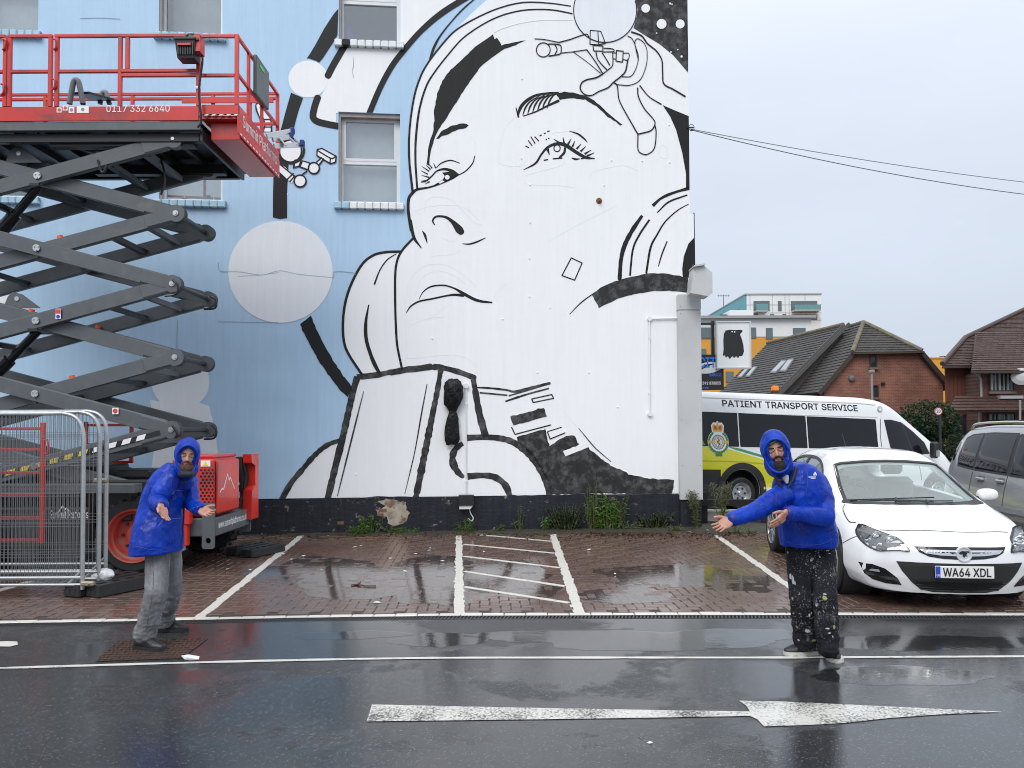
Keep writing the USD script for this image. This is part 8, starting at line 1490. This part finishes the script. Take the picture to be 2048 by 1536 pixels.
jl = jl-m3.Manifold.cube((3, 3, .6)).translate((-4.4, 5, -.545))
jlt = folds(soft(jl, .010, 12), .007, 8, .003, 20, 11, (1, 1, 1.6), bag); tA = A.part('trousers', jlt, DENIM, smooth=True)
for pts in ([(305, 1110), (306, 1180), (291, 1262)], [(300, 1125), (302, 1150)]): seam(A, tA, jlt, pts, .0022, mat('denim_seam', (.09, .09, .1), .8))
shoe(A, gp(270, 1297), (.96, -.28, 0), .285, .118, SOLEB); shoe(A, gp(315, 1262), (.97, -.10, 0), .280, .115, SOLEB)

# ---- the man on the right: short rain jacket, paint-splashed trousers
B = Thing('person', 'bearded man in blue rain jacket and black paint-splashed trousers before the white hatchback', 'person', (2.25, 5.6, 0))
hc = q(1552, 903, 5.46); hm, HF = head_m(hc, (-.30, -.95, .02), (-.20, 0, 1))
nk = q(1573, 956, 5.56); shL, shR = q(1559, 990, 5.42), q(1640, 968, 5.62); elL, elR = q(1516, 1021, 5.36), q(1648, 1034, 5.44); wrL, wrR = q(1462, 1040, 5.24), q(1573, 1026, 5.26)
hpL, hpR = q(1600, 1100, 5.66), q(1641, 1098, 5.66); knL, knR = q(1603, 1196, 5.66), q(1650, 1194, 5.56); anL, anR = q(1611, 1284, 5.76), q(1656, 1293, 5.56)
hL = hand(wrL, (-.84, -.30, -.42), (.10, -.72, .66), False, (.22, .2, .2, .25), .13); hR = hand(wrR, (-.74, -.30, -.60), (-.10, .80, .52), True, (.20, .2, .25, .3), .08)
core = add_m(chain([(nk-(0, 0, .03), .062), (hc-HF[2]*.06-HF[1]*.01, .058)]), m3.Manifold.batch_hull([sph(shL+(.07, .08, -.02), .04), sph(shR-(.04, 0, .05), .04), sph((hpL+hpR)/2+(0, 0, .22), .08), sph((hpL+hpR)/2+(0, 0, .10), .10)]), m3.Manifold.batch_hull([sph((hpL+hpR)/2+(0, 0, .10), .10), sph(hpL, .065), sph(hpR, .065)]),
    chain([(shL+(.05, .06, 0), .040), (elL, .032), (wrL, .025)]), chain([(shR-(.03, 0, .03), .040), (elR, .032), (wrR, .025)]), chain([(hpL, .065), (knL, .050), (anL, .036), (np.array([anL[0], anL[1], .075]), .026)]), chain([(hpR, .065), (knR, .050), (anR, .036), (np.array([anR[0], anR[1], .075]), .026)]))
bodyB = add_m(soft_m(core, .03, 5), soft_m(hm, .006, 5), soft_m(hL, .0045, 5), soft_m(hR, .0045, 5)); bB = B.part('body', to_t(bodyB), SKIN, smooth=True)
face_parts(B, bB, HF, BEARD2, BEARD2, 1.12)
tor = loft([ring(q(u, v, y), unit((1, .10, k)), unit((-.10, 1, 0)), a, b) for u, v, y, a, b, k in ((1618, 1091, 5.62, .194, .155, -.02), (1617, 1075, 5.62, .205, .162, -.03), (1613, 1045, 5.60, .200, .162, 0), (1607, 1015, 5.58, .190, .158, .06), (1602, 985, 5.56, .182, .150, .16), (1598, 962, 5.56, .168, .140, .26), (1592, 943, 5.56, .135, .12, .30), (1583, 930, 5.56, .09, .09, .25))])
jk = add_m(to_man(tor), chain([(shL+(.03, .02, 0), .076), (elL, .066), (wrL+(elL-wrL)*.10, .052)]), chain([(shR-(.03, .0, .0), .086), ((shR+elR)/2+(.010, 0, 0), .076), (elR, .070), (wrR+(elR-wrR)*.12, .052)]), chain([(nk-(0, 0, .07), .10), (nk, .078)]))
jt = folds(soft(jk, .009, 20), .0065, 6, .0032, 15, 23, (1, 1, .6)); jB = B.part('jacket', jt, JBLUE, smooth=True)
HO = dict(rad=(.102, .135, .135), op=(.082, .120, -.030)); ho = soft(hood_m(hc, HF, HO['rad'], HO['op']), .010, 6); ho = folds(ho, .004, 9, .002, 25, 3); B.part('hood', ho, JBLUE, parent=jB, smooth=True)
rim = [HF[3](.086*math.cos(t), .096-.012*math.cos(2*t), -.03+.120*math.sin(t)) for t in np.linspace(0, 2*np.pi, 40, endpoint=False)]; B.part('hood_edge', tube(rim, .009, 8, True), JBLUE, parent=jB, smooth=True)
r_, f_, u_, o_ = HF
vis = plate(Polygon(smooth_path([(-.062, 0), (-.058, .040), (-.030, .068), (0, .075), (.030, .068), (.058, .040), (.062, 0), (-.062, 0)], 6)).buffer(0), o_(.010, .026, .074), unit(r_-u_*.28), unit(f_-u_*.10), .006); B.part('cap_brim', vis, mat('cap_green', (.02, .30, .09), .6)); B.part('cap', to_t(ell(o_(0, -.030, .050), (r_, f_, u_), (.078, .092, .080), 28)), mat('cap_green', (.02, .30, .09), .6), smooth=True)
B.part('tee_shirt', soft(m3.Manifold.batch_hull([sph(q(1566, 945, 5.44), .030), sph(q(1573, 956, 5.425), .018), sph(q(1574, 965, 5.42), .010)]), .01, 3), mat('tee_white', (.60, .58, .56), .8), smooth=True)
B.part('collar', cat([tube(smooth_path([q(1546, 940, 5.44), q(1556, 962, 5.40), q(1569, 983, 5.385)], 6), np.linspace(.013, .006, 13), 10), tube(smooth_path([q(1592, 936, 5.44), q(1585, 960, 5.40), q(1572, 983, 5.385)], 6), np.linspace(.014, .006, 13), 10)]), JDARK, parent=jB, smooth=True)
for w_, e_ in ((wrL, elL), (wrR, elR)): d_ = unit(w_-e_); B.part('cuff', lathe([(.030, .03), (.047, .02), (.052, -.02), (.045, -.03)], w_+(e_-w_)*.05, d_, 20), JSEAM, parent=jB, smooth=True)
for pts, r, m_ in (([(1570, 985), (1573, 1020), (1580, 1060), (1590, 1094)], .003, JSEAM), ([(1612, 925), (1615, 960), (1612, 1000), (1622, 1010)], .003, JSEAM), ([(1572, 1084), (1600, 1090), (1640, 1089), (1664, 1079)], .003, JSEAM), ([(1556, 975), (1552, 1000), (1560, 1012)], .003, JSEAM), ([(1590, 1040), (1606, 1066)], .003, JSEAM)): seam(B, jB, jt, pts, r, m_)
for k, (du, dv, w_, h_) in enumerate(((0, -6, 3, 4), (-2, -3, 3, 3), (2, -3, 3, 3), (-6, 2, 14, 1.6), (-4, 5, 9, 1.2))):
    p = ray_hit(jt, 1630+du, 952+dv)
    if p is not None: s_ = .0038; B.part('logo_mark', bar(p-(w_*s_/2, .003, 0), p+(w_*s_/2, -.001, 0), .004, h_*s_), WHT, parent=jB)
tl = add_m(m3.Manifold.batch_hull([sph((hpL+hpR)/2+(0, 0, .06), .12), sph(hpL, .102), sph(hpR, .102)]), leg(B, hpL, knL, anL, (.102, .084, .078, .078), None, 0), leg(B, hpR, knR, anR, (.102, .082, .078, .074), None, 0)); tl = tl-m3.Manifold.cube((3, 3, .6)).translate((1, 4.2, -.545))
tlt = folds(soft(tl, .010, 12), .007, 8, .003, 20, 31, (1, 1, 1.6), bag); tB = B.part('trousers', tlt, SPLASH, smooth=True)
SPW = mat('dried_white_paint', (.50, .51, .51), .6); SPY = mat('dried_yellow_paint', (.32, .30, .08), .6)
for u, v, w_, h_, m_ in ((1586, 1160, 3.5, 9, SPW), (1581, 1152, 2.5, 6, SPW), (1590, 1166, 2, 4, SPW), (1650, 1196, 5, 4.5, SPY), (1649, 1188, 4, 1.5, SPW), (1655, 1257, 4, 1.6, SPW), (1668, 1254, 3, 4, SPY), (1659, 1266, 2.5, 1.6, SPW), (1665, 1273, 1.5, 2, SPW), (1594, 1254, 2.5, 4, SPY), (1615, 1262, 5, 3.5, SPW), (1597, 1280, 3, 3, SPW), (1628, 1281, 5, 2.5, SPY), (1655, 1101, 4, 1.4, SPW), (1659, 1107, 2, 1.2, SPW), (1640, 1114, 1.6, 1.6, SPW), (1576, 1105, 1.5, 2.5, SPW)):
    p = ray_hit(tlt, u, v)
    if p is None: continue
    k_ = tlt.vertex_normals[np.argmin(((tlt.vertices-p)**2).sum(1))]; e2 = unit(np.array([0, 0, 1])-k_*k_[2]); e1 = np.cross(e2, k_); aa = np.linspace(0, 6.28, 13)[:-1]; rr = nr.uniform(.6, 1.15, 12)
    B.part('paint_splash', plate(Polygon(np.column_stack([np.cos(aa)*rr*w_*.0038, np.sin(aa)*rr*h_*.0038])).buffer(0), p-k_*.002, e1, e2, .0045), m_, parent=tB)
shoe(B, gp(1637, 1308), (-.985, -.10, 0), .275, .115, SOLEW); shoe(B, gp(1657, 1307)+[0, .03, 0], (-.14, -.98, 0), .285, .118, SOLEW)
